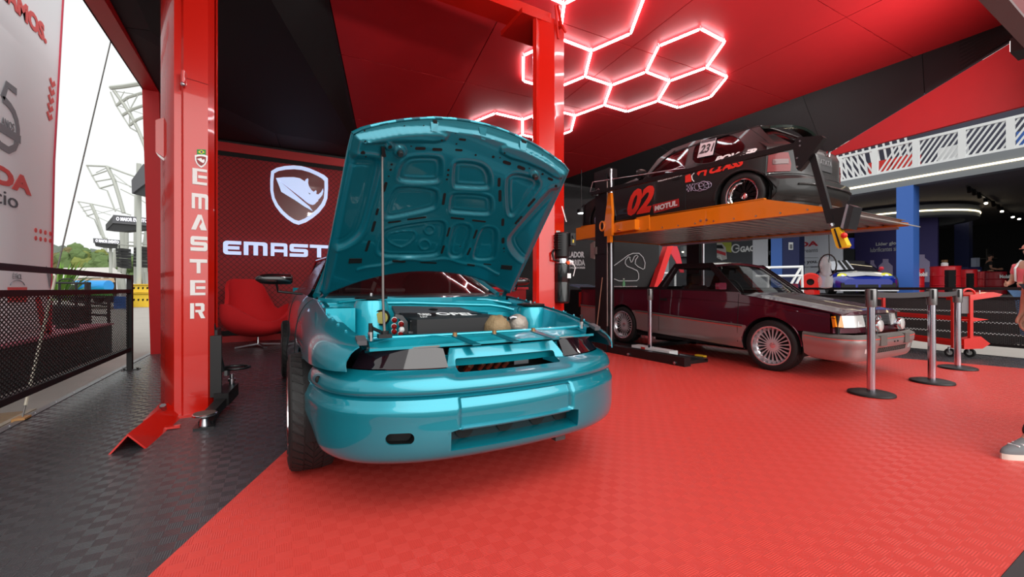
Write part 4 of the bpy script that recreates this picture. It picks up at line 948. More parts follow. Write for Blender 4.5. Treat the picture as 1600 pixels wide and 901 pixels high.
MB().tube([EP(795,497,2.3), EP(800,495,2.31), EP(806,496,2.31)], .012, 8).build('intake_collar', M_STL, car)
# opened hood
HPH = math.radians(42.3); HU = Vector((0,-math.cos(HPH),math.sin(HPH))); HN = Vector((0,math.sin(HPH),math.cos(HPH))); HO = Vector((CC+.008,3.03,.935))
def hwid(v): return lerp(.72,.655,v/1.19)
def hcr(w, v): k = w/hwid(v); return (.085+.02*v)*(1-k*k)
def hpt(w, v, h=0): return HO+Vector((w,0,0))+HU*v+HN*(hcr(w, v)+h)
def hpx(px, py):
    r = ray(px, py); h = .06
    for _ in range(8):
        t = (HO+HN*h-ORG).dot(HN)/r.dot(HN); p = ORG+r*t; w = p.x-HO.x; v = (p-HO).dot(HU); h = hcr(w, v)-.02
    return (w, v)
def HZ(pts, s=3.0024, ox=500, oy=170): return [hpx(ox+x/s, oy+y/s) for x, y in pts]
def vfront(w): return 1.185+.125*(1-(w/.66)**2)
def vrear(w): return .0+.155*(1-(abs(w)/.70)**2.2)
hout = []
for k in range(33): w = -.70+1.40*k/32; hout.append((w, vrear(w)))
hout += [(.722,.04)]
for k in range(1,12): v = 1.185*k/12; hout.append((hwid(v), v))
for k in range(33): w = .652-1.304*k/32; hout.append((w, vfront(w)-.012*ss(.6,.655,abs(w))))
for k in range(11,0,-1): v = 1.185*k/12; hout.append((-hwid(v), v))
hout += [(-.722,.04)]
hood = MB().sheet(hout, lambda w, v: hpt(w, v), (), .06, .012).build('hood', M_TEAL, car, 40)
rimm = MB()
for i in range(len(hout)):
    p, q = hout[i], hout[(i+1) % len(hout)]; rimm.tube([hpt(*p, -.004), hpt(*q, -.004)], .008, 6, cap=False)
rimm.build('hood_edge', M_TEAL, hood, 60)
PK = [smooth(HZ(p), 2) for p in (
 [(362,328),(366,285),(388,238),(420,214),(548,214),(562,235),(560,315),(535,332)], [(296,486),(318,418),(342,368),(372,352),(530,364),(547,388),(540,440),(518,458),(325,500)],
 [(620,350),(624,255),(640,236),(740,244),(784,278),(793,345),(775,362),(640,354)], [(603,462),(610,398),(630,384),(780,394),(797,415),(797,470),(775,484),(618,472)],
 [(868,335),(880,303),(920,292),(1005,315),(1018,338),(1005,364),(912,478),(890,490),(874,474)], [(266,645),(284,570),(320,545),(520,514),(572,514),(586,545),(565,645),(540,680),(330,680),(280,670)],
 [(598,655),(620,548),(640,528),(692,532),(702,560),(672,660),(650,684),(608,680)], [(712,676),(750,556),(775,542),(812,548),(822,570),(817,676),(795,694),(726,694)])]
SIDE = [smooth(HZ(p), 2) for p in ([(60,235),(120,222),(250,221),(275,245),(262,310),(212,505),(185,575),(125,625),(60,640),(0,640),(-20,400)], [(880,605),(900,570),(1062,388),(1085,366),(1160,372),(1200,420),(1050,720),(950,705),(900,655)])]
FRONT = [smooth(HZ(p), 1) for p in ([(195,140),(300,112),(440,95),(602,98),(575,142),(400,136),(215,148)], [(832,200),(845,150),(960,180),(1080,240),(1130,300),(1110,318),(1010,255)])]
FLANGE = [HZ(p) for p in ([(150,95),(350,62),(560,55),(760,78),(960,150),(1100,225),(1180,290),(1150,300),(1060,235),(940,170),(740,105),(560,82),(360,90),(170,125)],)]
BEAD = [smooth(HZ(p), 2) for p in ([(318,575),(345,568),(430,558),(450,575),(438,605),(405,630),(375,640),(340,625),(312,605)],)]
def circ(cx, cy, r): return HZ([(cx+r*math.cos(2*math.pi*k/14), cy+r*.92*math.sin(2*math.pi*k/14)) for k in range(14)])
RING = [circ(510,558,23), circ(488,628,25)]+BEAD
BOSS = [circ(370,184,30), circ(322,157,22), circ(997,297,22)]
def sdf(p, poly, bb):
    if p[0] < bb[0]-.05 or p[0] > bb[1]+.05 or p[1] < bb[2]-.05 or p[1] > bb[3]+.05: return .05
    x, y = p; d = 9; ins = False; n = len(poly); j = n-1
    for i in range(n):
        ax, ay = poly[j]; bx, by = poly[i]; ex, ey = bx-ax, by-ay; t = max(0, min(1, ((x-ax)*ex+(y-ay)*ey)/(ex*ex+ey*ey+1e-12)))
        dd = (ax+ex*t-x)**2+(ay+ey*t-y)**2
        if dd < d: d = dd
        if (ay > y) != (by > y) and x < (bx-ax)*(y-ay)/(by-ay)+ax: ins = not ins
        j = i
    d = math.sqrt(d); return -d if ins else d
def wbb(ps): return [(p, (min(a for a, _ in p), max(a for a, _ in p), min(b for _, b in p), max(b for _, b in p))) for p in ps]
PKb, SIb, FRb, FLb, RIb, BOb = wbb(PK), wbb(SIDE), wbb(FRONT), wbb(FLANGE), wbb(RING), wbb(BOSS)
def hdepth(w, v):
    """how far the inner pressing stands off the outer skin, towards the engine"""
    p = (w, v); D = .036
    for q, b in PKb:
        d = sdf(p, q, b)
        if d < .05: D -= .013*(1-ss(-.009,.009,d)); D += .0025*math.exp(-((d-.016)/.007)**2); D += .0030*math.exp(-((d+.024)/.007)**2)
    for q, b in SIb:
        d = sdf(p, q, b)
        if d < .05: D -= .020*(1-ss(-.02,.022,d)); D += .004*math.exp(-((d-.030)/.010)**2); D -= .003*math.exp(-((d+.045)/.006)**2)
    for q, b in FRb:
        d = sdf(p, q, b)
        if d < .05: D += .012*(1-ss(-.008,.006,d))
    for q, b in FLb:
        d = sdf(p, q, b)
        if d < .05: D -= .020*(1-ss(-.006,.008,d))
    for q, b in RIb:
        d = sdf(p, q, b)
        if d < .05: D += .006*math.exp(-(d/.006)**2)
    for q, b in BOb:
        d = sdf(p, q, b)
        if d < .05: D += .012*(1-ss(-.006,.004,d))
    vr = v-vrear(w)
    D += .010*math.exp(-((vr-.155-.010*math.sin(w*22))/.012)**2)*(1 if abs(w) < .52 else 0)       # long bead above the rear edge
    e = min(hwid(v)-abs(w), vfront(w)-v, vr+.004)
    return max(.004, D*ss(.0,.045,e)+.006)
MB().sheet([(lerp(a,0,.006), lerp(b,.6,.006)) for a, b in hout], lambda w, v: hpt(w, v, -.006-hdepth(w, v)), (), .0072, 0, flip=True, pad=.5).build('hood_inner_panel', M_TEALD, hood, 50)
# punched slots and holes in the inner pressing
def hslot(x0, y0, x1, y1, wd=8, s=3.0024, ox=500, oy=170):
    (a, b), (c, d) = hpx(ox+x0/s, oy+y0/s), hpx(ox+x1/s, oy+y1/s); L = math.hypot(c-a, d-b) or 1e-6; tx, ty = (c-a)/L, (d-b)/L; r = wd*.00105
    pts = [(c+r*(tx*math.cos(t)-ty*math.sin(t)), d+r*(ty*math.cos(t)+tx*math.sin(t))) for t in [-math.pi/2+math.pi*k/5 for k in range(6)]]+[(a+r*(tx*math.cos(t)-ty*math.sin(t)), b+r*(ty*math.cos(t)+tx*math.sin(t))) for t in [math.pi/2+math.pi*k/5 for k in range(6)]]
    m = hdepth((a+c)/2, (b+d)/2)
    return [hpt(p, q, -.0075-m) for p, q in pts]
SL = [(296,368,306,333,8),(243,555,254,515,8),(214,648,228,605,8),(262,478,268,455,7),(573,430,580,385,8),(592,580,602,545,7),(566,660,576,628,7),(717,590,730,556,7),(688,668,700,640,7),(833,345,834,315,9),(838,415,838,372,9),(851,530,852,505,9),(853,612,853,595,10),(972,440,998,410,8),(912,522,938,492,8),(320,517,372,511,6),(410,503,490,493,6),(612,496,668,502,6),(712,508,768,515,6),(448,170,484,171,8),(528,175,562,177,8),(858,235,882,243,10),(925,258,948,267,10),(633,178,658,180,6),(650,128,674,131,6),(340,694,392,697,7),(470,705,540,708,6),(688,712,716,716,7),(765,713,795,716,5),(1066,313,1080,319,8)]
DOT = [(332,245,6),(328,270,6),(319,300,4),(597,272,7),(595,295,7),(590,316,6),(323,158,10),(198,190,11),(423,160,4),(724,202,6),(806,211,8),(838,215,4),(1036,292,7),(1098,347,8),(975,265,4),(210,136,5),(564,128,5),(856,188,5),(1120,308,5),(486,75,3),(396,78,3),(630,100,3),(655,300+336,4),(857,640,7),(1042,215,4),(858,655,4),(634,150,5),(210,104,4),(212,208,4)]
hs = MB()
for x0, y0, x1, y1, wd in SL: hs.prism(hslot(x0, y0, x1, y1, wd), HN*.006)
for x, y, r in DOT: hs.prism(hslot(x-.2, y, x+.2, y, r), HN*.006)
hs.build('pressing_hole', M_DARK, hood, 0, kind='stuff')
for pl4 in (((135,685),(195,685),(193,706),(131,708)), ((846,718),(896,722),(893,742),(842,736))):
    MB().prism([hpt(*q, -.0085-hdepth(*q)) for q in HZ(pl4)], HN*.008).build('hinge_window', M_DARK, hood)
for x, y, r in ((370,184,9),(997,297,9)):
    a, b = HZ([(x, y)])[0]; q = hpt(a, b, -.03-hdepth(a, b)); MB().lathe([(0,0),(.013,0),(.017,.012),(.017,.03),(0,.03)], q, HN, 14).build('striker_cup', mat('dark steel cup', rgb(60,64,66), .35, .6), hood)
for pl4 in (((532,52),(550,54),(550,68),(530,66)), ((948,145),(970,152),(966,164),(945,158))):
    MB().prism([hpt(*q, -.012-hdepth(*q)) for q in HZ(pl4)], HN*.008).build('edge_clip', M_DARK, hood)
for c4 in (((520,60),(556,62),(545,92),(516,88)), ((745,84),(782,92),(768,132),(750,126)), ((938,148),(972,160),(955,182),(930,172))):
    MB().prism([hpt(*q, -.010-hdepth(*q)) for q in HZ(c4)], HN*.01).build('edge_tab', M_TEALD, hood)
cl4 = HZ(((283,160),(298,162),(305,202),(286,206))); MB().prism([hpt(*q, -.02-hdepth(*q)) for q in cl4], HN*.02).build('rod_clip', M_BLKM, hood)
for s in (-1, 1):
    MB().bar(hpt(.66*s,.08,-.03), tc(.70*s,1.50,.90), .03, .012).build('hood_hinge', M_TEAL, car)
    for v in (.07,.14): MB().cyl(hpt(.665*s,v,-.030), hpt(.665*s,v,-.045), .009, 8).build('hinge_bolt', M_BAY, hood)
q = HZ([(288,200)])[0]; MB().tube([onY(601,522,1.96), onY(598.5,470,2.02), hpt(*q, -.05)], [.0065,.006,.0055], 10).build('prop_rod', mat('dull grey rod', rgb(104,100,98), .45, .6), car)
pb_ = onY(601,523,1.96); MB().box(pb_-Vector((.03,.02,.012)), pb_+Vector((.03,.02,.006))).build('prop_bracket', M_BLKM, car); MB().cyl(pb_, pb_+Vector((0,0,.02)), .018, 10).build('prop_boot', M_BLKM, car)
# windscreen, roof, glass, pillars
def scr(w, t):                              # windscreen: w -1..1, t 0 base .. 1 header
    half = lerp(.715,.55,t); return tc(w*half, lerp(1.44,2.14,t)+lerp(.20,.12,t)*w*w, lerp(.915,1.262,t)-lerp(0,.03,t)*w*w)
MB().sheet([(-1,0),(1,0),(1,1),(-1,1)], scr, (), .125, .005).build('windscreen', M_GLASS, car, 60)
bnd = MB().sheet([(-1,-.04),(1,-.04),(1,.045),(-1,.045)], lambda w, t: scr(w, t)+Vector((0,-.003,.002)), (), .1, .004); bnd.build('scuttle_seal', M_BLKM, car, 60)
for s in (-1, 1):
    P = [scr(s, t)+Vector((s*.004,-.004,.004)) for t in (0,.25,.5,.75,1)]; MB().tube(P, .024, 8).build('windscreen_pillar', M_TEAL, car)
    P2 = [p+Vector((s*.014,.012,0)) for p in P]+[tc(s*.60,3.1,1.25), tc(s*.64,3.85,1.02)]; MB().tube(P2, .015, 8).build('window_trim', M_BLKG, car)
    gl = MB(); V = []; 
    for k in range(9):
        ly = 1.72+2.1*k/8; q = side_pt(ly, 1); top = scr(s,1); zt = curve([(1.72,.945),(2.3,1.235),(3.1,1.235),(3.82,.985)], ly); xt = curve([(1.72,.75),(2.3,.585),(3.1,.585),(3.82,.70)], ly)
        V += [tc(s*(q[0]-.002), ly, q[1]), tc(s*xt, ly, zt)]
    gl.add(V, [(2*k, 2*k+2, 2*k+3, 2*k+1) for k in range(8)]).build('side_glass', mat('tinted side glass', rgb(14,12,14), .12, alpha=.85), car, 60)
rf = MB().sheet([(-1,0),(1,0),(1,1),(-1,1)], lambda w, t: tc(w*.565, lerp(2.15,3.15,t)+.12*w*w*(1-t), 1.262+.03*math.sin(math.pi*t)-.03*w*w), (), .2, .02); rf.build('roof', M_TEAL, car, 60)
MB().sheet([(-1,0),(1,0),(1,1),(-1,1)], lambda w, t: tc(w*lerp(.565,.66,t), lerp(3.15,3.95,t), lerp(1.262,.99,t)-.03*w*w), (), .2, .005).build('rear_glass', M_GLASS, car, 60)
MB().sheet([(-1,0),(1,0),(1,1),(-1,1)], lambda w, t: tc(w*lerp(.70,.64,t), lerp(3.93,4.42,t), .975+.02*t-.02*w*w), (), .2, .02).build('boot_lid', M_TEAL, car, 60)
MB().sheet([(-1,0),(1,0),(1,1),(-1,1)], lambda w, t: tc(w*.78, 4.50-.12*w*w-.03*t, lerp(.28,.98,t)), (), .2, .02, flip=True).build('rear_panel', M_TEAL, car, 60)
MB().box(tc(-.72,1.5,.80), tc(.72,1.80,.90)).build('dashboard', mat('dark dashboard', rgb(26,22,22), .8), car)
MB().box(tc(-.78,1.40,.20), tc(.78,4.3,.24)).build('floor_pan', M_DARK, car)
for lx in (-.36,.36):
    MB().prism(rrect(lx-.23,.55,lx+.23,1.12,.1,4) and [tc(x, 2.45, z) for x, z in rrect(lx-.22,.5,lx+.22,1.12,.1,4)], (0,.12,0)).build('bucket_seat', mat('black seat cloth', rgb(26,24,25), .85), car)
st_ = [tc(-.36+.17*math.cos(t), 1.88+.05*math.sin(t), .92+.15*math.sin(t)) for t in [2*math.pi*k/24 for k in range(25)]]; MB().tube(st_, .015, 8, cap=False).build('steering_wheel', M_BLKM, car)
M_CAGE = mat('white roll cage', rgb(205,200,196), .4)
for pts in ([(-.60,2.5,.25),(-.60,2.5,1.1),(-.5,2.5,1.2),(.5,2.5,1.2),(.60,2.5,1.1),(.60,2.5,.25)], [(-.58,2.5,.95),(.58,2.5,.95)], [(-.58,2.52,1.1),(.3,2.52,.45)], [(-.62,1.75,.4),(-.66,1.72,.95),(-.53,2.25,1.20),(-.53,2.5,1.2)], [(.62,1.75,.4),(.66,1.72,.95),(.53,2.25,1.20),(.53,2.5,1.2)], [(-.42,2.5,.96),(-.25,2.1,.95),(-.1,2.5,1.15)], [(-.5,2.5,1.18),(-.55,3.6,.6)], [(.5,2.5,1.18),(.55,3.6,.6)]):
    MB().tube([tc(*p) for p in pts], .02, 8).build('roll_cage_tube', M_CAGE, car)
# door mirrors
for s in (-1, 1):
    c = tc(s*.965,1.70,1.035); MB().lathe([(0,-.125),(.012,-.122),(.03,-.095),(.036,-.05),(.037,.0),(.036,.085),(.028,.098),(0,.10)], c, (-s,.12,0) if False else (s*-1,.05,0), 20).build('door_mirror', M_BLKG, car, 60)
    MB().tube([c+Vector((0,.0,-.03)), c+Vector((-s*.01,.03,-.085)), tc(s*.80,1.76,.93)], .009, 8).build('mirror_stem', M_BLKM, car)
# wheels
def tyre(mb, R, w, rr):
    h = w/2; return mb.lathe([(rr,-h*.86),(rr+.012,-h*.97),(R-.05,-h*1.0),(R-.015,-h*.93),(R-.004,-h*.80),(R,-h*.45),(R+.001,0),(R,h*.45),(R-.004,h*.80),(R-.015,h*.93),(R-.05,h*1.0),(rr+.012,h*.97),(rr,h*.86)], (0,0,0), (1,0,0), 56)
def place(mb, c, s=1): return mb.xform(Matrix.Translation(c) @ Matrix.Diagonal((s,1,1,1)))
def fixn(mb, s):
    if s < 0: mb.f = [f[::-1] for f in mb.f]
    return mb
def tread_blocks(R, w, n=40):
    mb = MB(); h = w/2
    for k in range(n):
        a0 = 2*math.pi*k/n
        for (x0, x1, sk) in ((-.86,-.42,.10),(-.36,-.03,.16),(.03,.36,-.16),(.42,.86,-.10)):
            st = .5 if abs(x0+x1) > .6 else 0
            V = []
            for rr_ in (R-.006, R+.0045):
                for x, d in ((x0,0),(x1,sk)):
                    for e in (0, 2*math.pi/n*.80): a = a0+d+e+st*2*math.pi/n; drop = .008*max(0,abs(x)-.55)/.3; V.append(Vector((x*h, (rr_-drop)*math.cos(a), (rr_-drop)*math.sin(a))))
            mb.add(V, [(0,1,3,2),(4,6,7,5),(0,2,6,4),(2,3,7,6),(3,1,5,7),(1,0,4,5)])
    return mb
def rim(mb, rr, w, face, spokes, kind):
    """barrel, lip and spokes; the outer face looks towards -x"""
    h = w/2
    mb.lathe([(rr+.012,-h*.98),(rr+.004,-h*1.0),(rr-.006,-h*.96),(rr-.016,-h*.55),(rr-.035,-h*.35),(rr-.035,h*.9),(rr,h*.95)], (0,0,0), (1,0,0), 48)
    mb.lathe([(0,-face-.012),(.035,-face-.010),(.05,-face+.004),(.055,-face+.04),(0,-face+.04)], (0,0,0), (1,0,0), 20)
    return mb
M_RIMD = mat('dark barrel', rgb(30,28,30), .4, .6)
def spoke_set(r0, r1, face, n, wd, sw=0, dish=.02, th=.02):
    mb = MB()
    for k in range(n):
        for s in ((-1, 1) if sw else (0,)):
            a = 2*math.pi*k/n; b = a+s*sw
            p = Vector((-face, r0*math.cos(a), r0*math.sin(a))); q = Vector((-face-dish, r1*math.cos(b), r1*math.sin(b))); mb.bar(p, q, wd, th, (1,0,0))
    return mb
def wheel(parent, c, s, R, w, rr, spokes, tread=True, rimm=None, lug=None):
    """s = -1 looks towards -x, +1 towards +x"""
    rimm = rimm or M_CHR; fl = lambda mb: fixn(place(mb, c, -s), -s)
    ty = fl(tyre(MB(), R, w, rr)).build('tyre', M_RUB, parent, 40)
    if tread: fl(tread_blocks(R, w)).build('tread_block', M_RUB, ty, 0, kind='stuff')
    rm = fl(rim(MB(), rr, w, w*.22, 0, 0)).build('rim', rimm, parent, 40)
    fl(MB().lathe([(0,w*.12),(rr-.03,w*.12),(rr-.03,w*.14),(0,w*.14)], (0,0,0), (1,0,0), 32)).build('brake_disc', M_RIMD, rm)
    fl(spokes()).build('spokes', lug or rimm, rm, 30)
    return ty
for s in (-1, 1):
    for ly in (AX1, AX2):
        wheel(car, tc(s*.805, ly, .312), s, .308, .222, .222, lambda: spoke_set(.045,.212,.05,9,.022,.10,.03))
        MB().cyl(tc(s*.45,ly,.312), tc(s*.72,ly,.312), .03, 10).build('axle', M_RIMD, car)
MB().box(tc(-.70,.5,.20), tc(.70,4.2,.22)).build('underbody', M_DARK, car)
MB().tube([tc(-.88,AX1-.30,.22), tc(-.80,AX1-.33,.26)], .03, 8).build('mud_patch', mat('brown tape', rgb(140,100,92), .8), car) if False else None
# ------------------------------------------------------------------ plum pickup under the raised platform
M_PLUM = mat('plum metallic paint', rgb(84,20,40), .28, .45, coat=.8)
M_SILV = mat('silver cladding', rgb(164,150,148), .34, .6)
M_STRP = mat('red pin stripe', rgb(226,70,58), .5)
M_GREY = mat('grey bumper plastic', rgb(96,90,86), .55)
M_CLR = mat('clear lamp glass', rgb(225,225,222), .08, .3, coat=1)
M_AMB = mat('amber lens', rgb(236,140,10), .15, coat=1)
M_PGL = mat('pickup window glass', rgb(20,22,22), .02, 0, alpha=.30, spec=.9)
M_INT = mat('dark interior', rgb(22,20,21), .85)
PC, PN_ = 5.86, 1.95
def pp(lx, ly, z): return Vector((PC+lx, PN_+ly, z))
pu_ = thing('pickup', 'plum pickup with silver lower cladding parked under the orange platform', 'pickup', pp(0,2.1,0))
def pW(ly, z):
    x = .775-.05*(1-ss(.20,.34,z))-.02*ss(.62,.95,z)+.006*(1-ss(.0,.02,abs(z-.80)))
    return x-.05*(1-ss(0,.22,ly))-.03*ss(4.1,4.45,ly)
def belt(ly): return lerp(.925,.955,(ly-1.25)/1.35) if ly > 1.25 else curve([(.15,.690),(.6,.765),(1.25,.895)], ly)
def ztrim(ly): return curve([(0,.470),(1.2,.515),(2.9,.615),(4.4,.66)], ly)
AXF, AXR = (.86,.296), (3.29,.362)
def arcp2(c, r, a0, a1, n=16): return [(c[0]+r*math.cos(math.radians(a0+(a1-a0)*k/n)), c[1]+r*math.sin(math.radians(a0+(a1-a0)*k/n))) for k in range(n+1)]
up = [(.245,.50)]+[p for p in arcp2(AXF,.345,180,0,20) if p[1] > ztrim(p[0])-.02]+[(2.8,ztrim(2.8)-.02)]+[p for p in arcp2(AXR,.345,180,0,20) if p[1] > ztrim(p[0])-.02]+[(4.40,ztrim(4.4)-.02),(4.42,.985),(2.62,.985),(2.60,.955),(1.25,.925),(1.22,.893),(.6,.765),(.25,.706)]
for s in (-1, 1):
    fl = (lambda f: f) if s > 0 else (lambda f: f)
    mb = MB().sheet(up, lambda a, z: pp(s*pW(a, z), a, z), (), .09, .006, flip=(s < 0)); mb.build('body_side', M_PLUM, pu_, 40)
    for nm, poly in (('front', [(.30,.24),(.30,ztrim(.3))]+[p for p in arcp2(AXF,.345,180,120,8) if p[1] < ztrim(p[0])+.0][::-1]),):
        pass
    cl1 = [(1.195,.225),(2.80,.30)]+[p for p in arcp2(AXR,.345,200,120,12) if p[1] < ztrim(p[0]) and p[1] > .30]+[(2.975,ztrim(2.97)),(1.16,ztrim(1.16))]+[p for p in arcp2(AXF,.345,60,-14,12) if p[1] < ztrim(p[0])]
    lo = lambda a, z: pp(s*(pW(a, z)+.012-.010*(1-ss(.0,.012,abs(z-lerp(.235,.33,(a-1.2)/1.6)-.13)))), a, z)
    MB().sheet(cl1, lo, (), .05, .012, flip=(s < 0)).build('side_cladding', M_SILV, pu_, 40)
    cl2 = [p for p in arcp2(AXR,.345,70,-10,12) if p[1] < ztrim(p[0])]+[(3.7,.30),(4.40,.36),(4.40,ztrim(4.4))]+[(3.42+.1,ztrim(3.5))]
    MB().sheet(cl2, lo, (), .07, .012, flip=(s < 0)).build('side_cladding', M_SILV, pu_, 40)
    for (y0, y1) in ((1.19,2.965),(3.63,4.40)):
        n = 12; P = [pp(s*(pW(y0+(y1-y0)*k/n, ztrim(y0+(y1-y0)*k/n))+.013), y0+(y1-y0)*k/n, ztrim(y0+(y1-y0)*k/n)-.028) for k in range(n+1)]
        MB().tube(P, .0045, 6).build('pin_stripe', M_STRP, pu_); P = [p+Vector((0,0,.022)) for p in P]; MB().tube(P, .013, 6).build('rub_strip', M_GREY, pu_)
    for ly, z0, z1 in ((1.255,.30,.90),(2.50,.33,.95)):
        MB().tube([pp(s*(pW(ly, z)+.001+(.012 if z < ztrim(ly) else 0)), ly, z) for z in (z0, lerp(z0,z1,.3), lerp(z0,z1,.6), z1)], .0035, 6).build('door_gap', M_DARK, pu_)
    for c in (AXF, AXR):
        wl = MB(); n = 16; V = []
        for k in range(n+1):
            a = math.radians(-15+210*k/n); V += [pp(s*.52, c[0]+.345*math.cos(a), c[1]+.345*math.sin(a)), pp(s*.755, c[0]+.345*math.cos(a), c[1]+.345*math.sin(a))]
        wl.add(V, [(2*k, 2*k+1, 2*k+3, 2*k+2) for k in range(n)]+[tuple(2*k for k in range(n+1))]); wl.build('wheel_housing', M_DARK, pu_, 30)
        # flared arch lip
        MB().tube([pp(s*(pW(p[0], max(.3,p[1]))+.002), p[0], p[1]) for p in arcp2(c,.347,175,5,20)], .008, 6).build('arch_lip', M_PLUM, pu_)
    MB().tube([pp(s*(pW(y, .80)+.002), y, z) for y, z in ((.20,.655),(.7,.735),(1.3,.80),(2.4,.84))], .004, 6).build('swage_line', M_PLUM, pu_)
    MB().box(pp(s*.772,2.36,.79), pp(s*.785,2.47,.825)).build('door_handle', M_BLKM, pu_)
    # cab side: frame with a window opening
    def cab(a, z): return pp(s*(.755-.155*max(0,(z-.93))/.40), a, z)
    fr = [(1.24,.922),(2.60,.952),(2.36,1.345),(1.72,1.325)]; hole = [(1.40,.958),(2.40,.966),(2.27,1.268),(1.755,1.258)]
    MB().sheet(fr, cab, [hole], .08, .012, flip=(s < 0)).build('cab_side', mat('black pillar paint', rgb(30,22,25), .35), pu_, 30)
    MB().sheet(hole, lambda a, z: cab(a, z)-Vector((s*.006,0,0)), (), None, .003, flip=(s < 0)).build('side_window', M_PGL, pu_, 0)
    MB().bar(cab(2.47,1.0)+Vector((s*.004,0,0)), cab(2.33,1.28)+Vector((s*.004,0,0)), .005, .02, (1,0,0)).build('pillar_strip', M_STL, pu_)
    mb = MB(); mb.prism([pp(s*(.80+x), 1.40, .958+z) for x, z in rrect(-.015,0,.145,.085,.02,3)], (0,.05,0)); mb.build('door_mirror', mat('plum mirror', rgb(110,40,58), .2, coat=1), pu_)
    MB().tube([pp(s*.60,3.25,AXR[1]), pp(s*.3,3.25,AXR[1])], .04, 8).build('axle', M_RIMD, pu_)
    MB().box(pp(s*.70,4.42,.62), pp(s*.775,4.44,.90)).build('tail_lamp', mat('red lens', rgb(150,20,18), .15, coat=1), pu_)
    for c, tw in ((AXF,.205),(AXR,.205)):
        wheel(pu_, pp(s*.672, c[0], c[1]), s, .300, tw, .218, lambda: spoke_set(.035,.206,.050,22,.011,.17,-.012,.012), tread=True, lug=mat('wheel silver', rgb(206,206,210), .35, .5), rimm=mat('wheel lip', rgb(216,214,218), .2, .8))
# hood, scuttle, windscreen, roof
def hoodp(x, y): return pp(x*lerp(.735,.74,y), .16+1.06*y, lerp(.700,.893,y**.85)+.030*(1-x*x)+.008*(1-ss(.02,.05,abs(abs(x)-.62)))*ss(.05,.2,y))
MB().sheet([(-1,0),(1,0),(1,1),(-1,1)], hoodp, (), .1, .015).build('hood', M_PLUM, pu_, 40)
MB().box(pp(-.73,1.20,.84), pp(.73,1.34,.905)).build('scuttle', M_BLKM, pu_)
def pscr(w, t): return pp(w*lerp(.70,.575,t), lerp(1.17,1.70,t)+.10*w*w*(1-.4*t), lerp(.905,1.31,t)-.012*w*w)
MB().sheet([(-1,0),(1,0),(1,1),(-1,1)], pscr, (), .25, .004).build('windscreen', M_PGL, pu_, 60)
for s in (-1, 1): MB().tube([pscr(s, t)+Vector((s*.02,.0,.0)) for t in (0,.5,1)], .03, 8).build('windscreen_pillar', MATS['black pillar paint'], pu_)
dots = MB()
for k in range(22):
    a, b = pscr(.93,.03+.042*k), pscr(.78,.03+.042*k); dots.bar(a+Vector((0,-.006,.004)), b+Vector((0,-.006,.004)), .011 if k % 3 else .004, .002)
dots.build('screen_sticker', M_WHITE, pu_, 0, kind='stuff', label='white sticker strip up the side of the windscreen')
MB().sheet([(-1,0),(1,0),(1,1),(-1,1)], lambda w, t: pp(w*.60, lerp(1.69,2.38,t), 1.335+.02*(1-w*w)+lerp(-.02,.0,ss(0,.2,t))+.012*t-.022*w*w), (), .2, .03).build('roof', M_PLUM, pu_, 50)
MB().sheet([(-1,0),(1,0),(1,1),(-1,1)], lambda w, t: pp(w*lerp(.70,.58,t), lerp(2.60,2.38,t), lerp(.96,1.32,t)), [[(-.8,.12),(.8,.12),(.8,.85),(-.8,.85)]], .2, .01).build('cab_rear', MATS['black pillar paint'], pu_, 40)
MB().box(pp(-.72,1.25,.22), pp(.72,4.38,.28)).build('floor_pan', M_DARK, pu_)
MB().box(pp(-.70,2.62,.56), pp(.70,4.36,.60)).build('bed_floor', M_DARK, pu_)
MB().box(pp(-.72,4.38,.40), pp(.72,4.42,.985)).build('tailgate', M_PLUM, pu_)
MB().box(pp(-.70,2.58,.3), pp(.70,2.62,.96)).build('bed_front', M_PLUM, pu_)
for s in (-1,1): MB().box(pp(s*.64,2.62,.955), pp(s*.765,4.42,.995)).build('bed_rail', mat('black bed cap', rgb(22,20,21), .5), pu_)
cren = MB()
for k in range(7): cren.box(pp(-.755,3.0+.055*k,.996), pp(-.72,3.04+.055*k,1.01))
cren.box(pp(-.755,3.38,.996), pp(-.72,3.72,1.012)); cren.build('bed_trim', M_WHITE, pu_, 0, kind='stuff')
MB().box(pp(-.68,1.30,.80), pp(.68,1.50,.91)).build('dashboard', M_INT, pu_)
for lx in (-.33,.33):
    MB().prism([pp(lx+x, 2.16, z) for x, z in rrect(-.22,.55,.22,1.02,.06,3)], (0,.13,0)).build('seat', M_INT, pu_)
    MB().prism([pp(lx+x, 2.18, z) for x, z in rrect(-.12,1.03,.12,1.19,.05,3)], (0,.09,0)).build('headrest', M_INT, pu_)
MB().tube([pp(-.33+.18*math.cos(t), 1.58+.06*math.sin(t), .94+.15*math.sin(t)) for t in [2*math.pi*k/20 for k in range(21)]], .013, 6, cap=False).build('steering_wheel', M_BLKM, pu_)
MB().box(pp(-.09,1.72,1.19), pp(.13,1.74,1.25)).build('rear_view_mirror', M_BLKM, pu_)
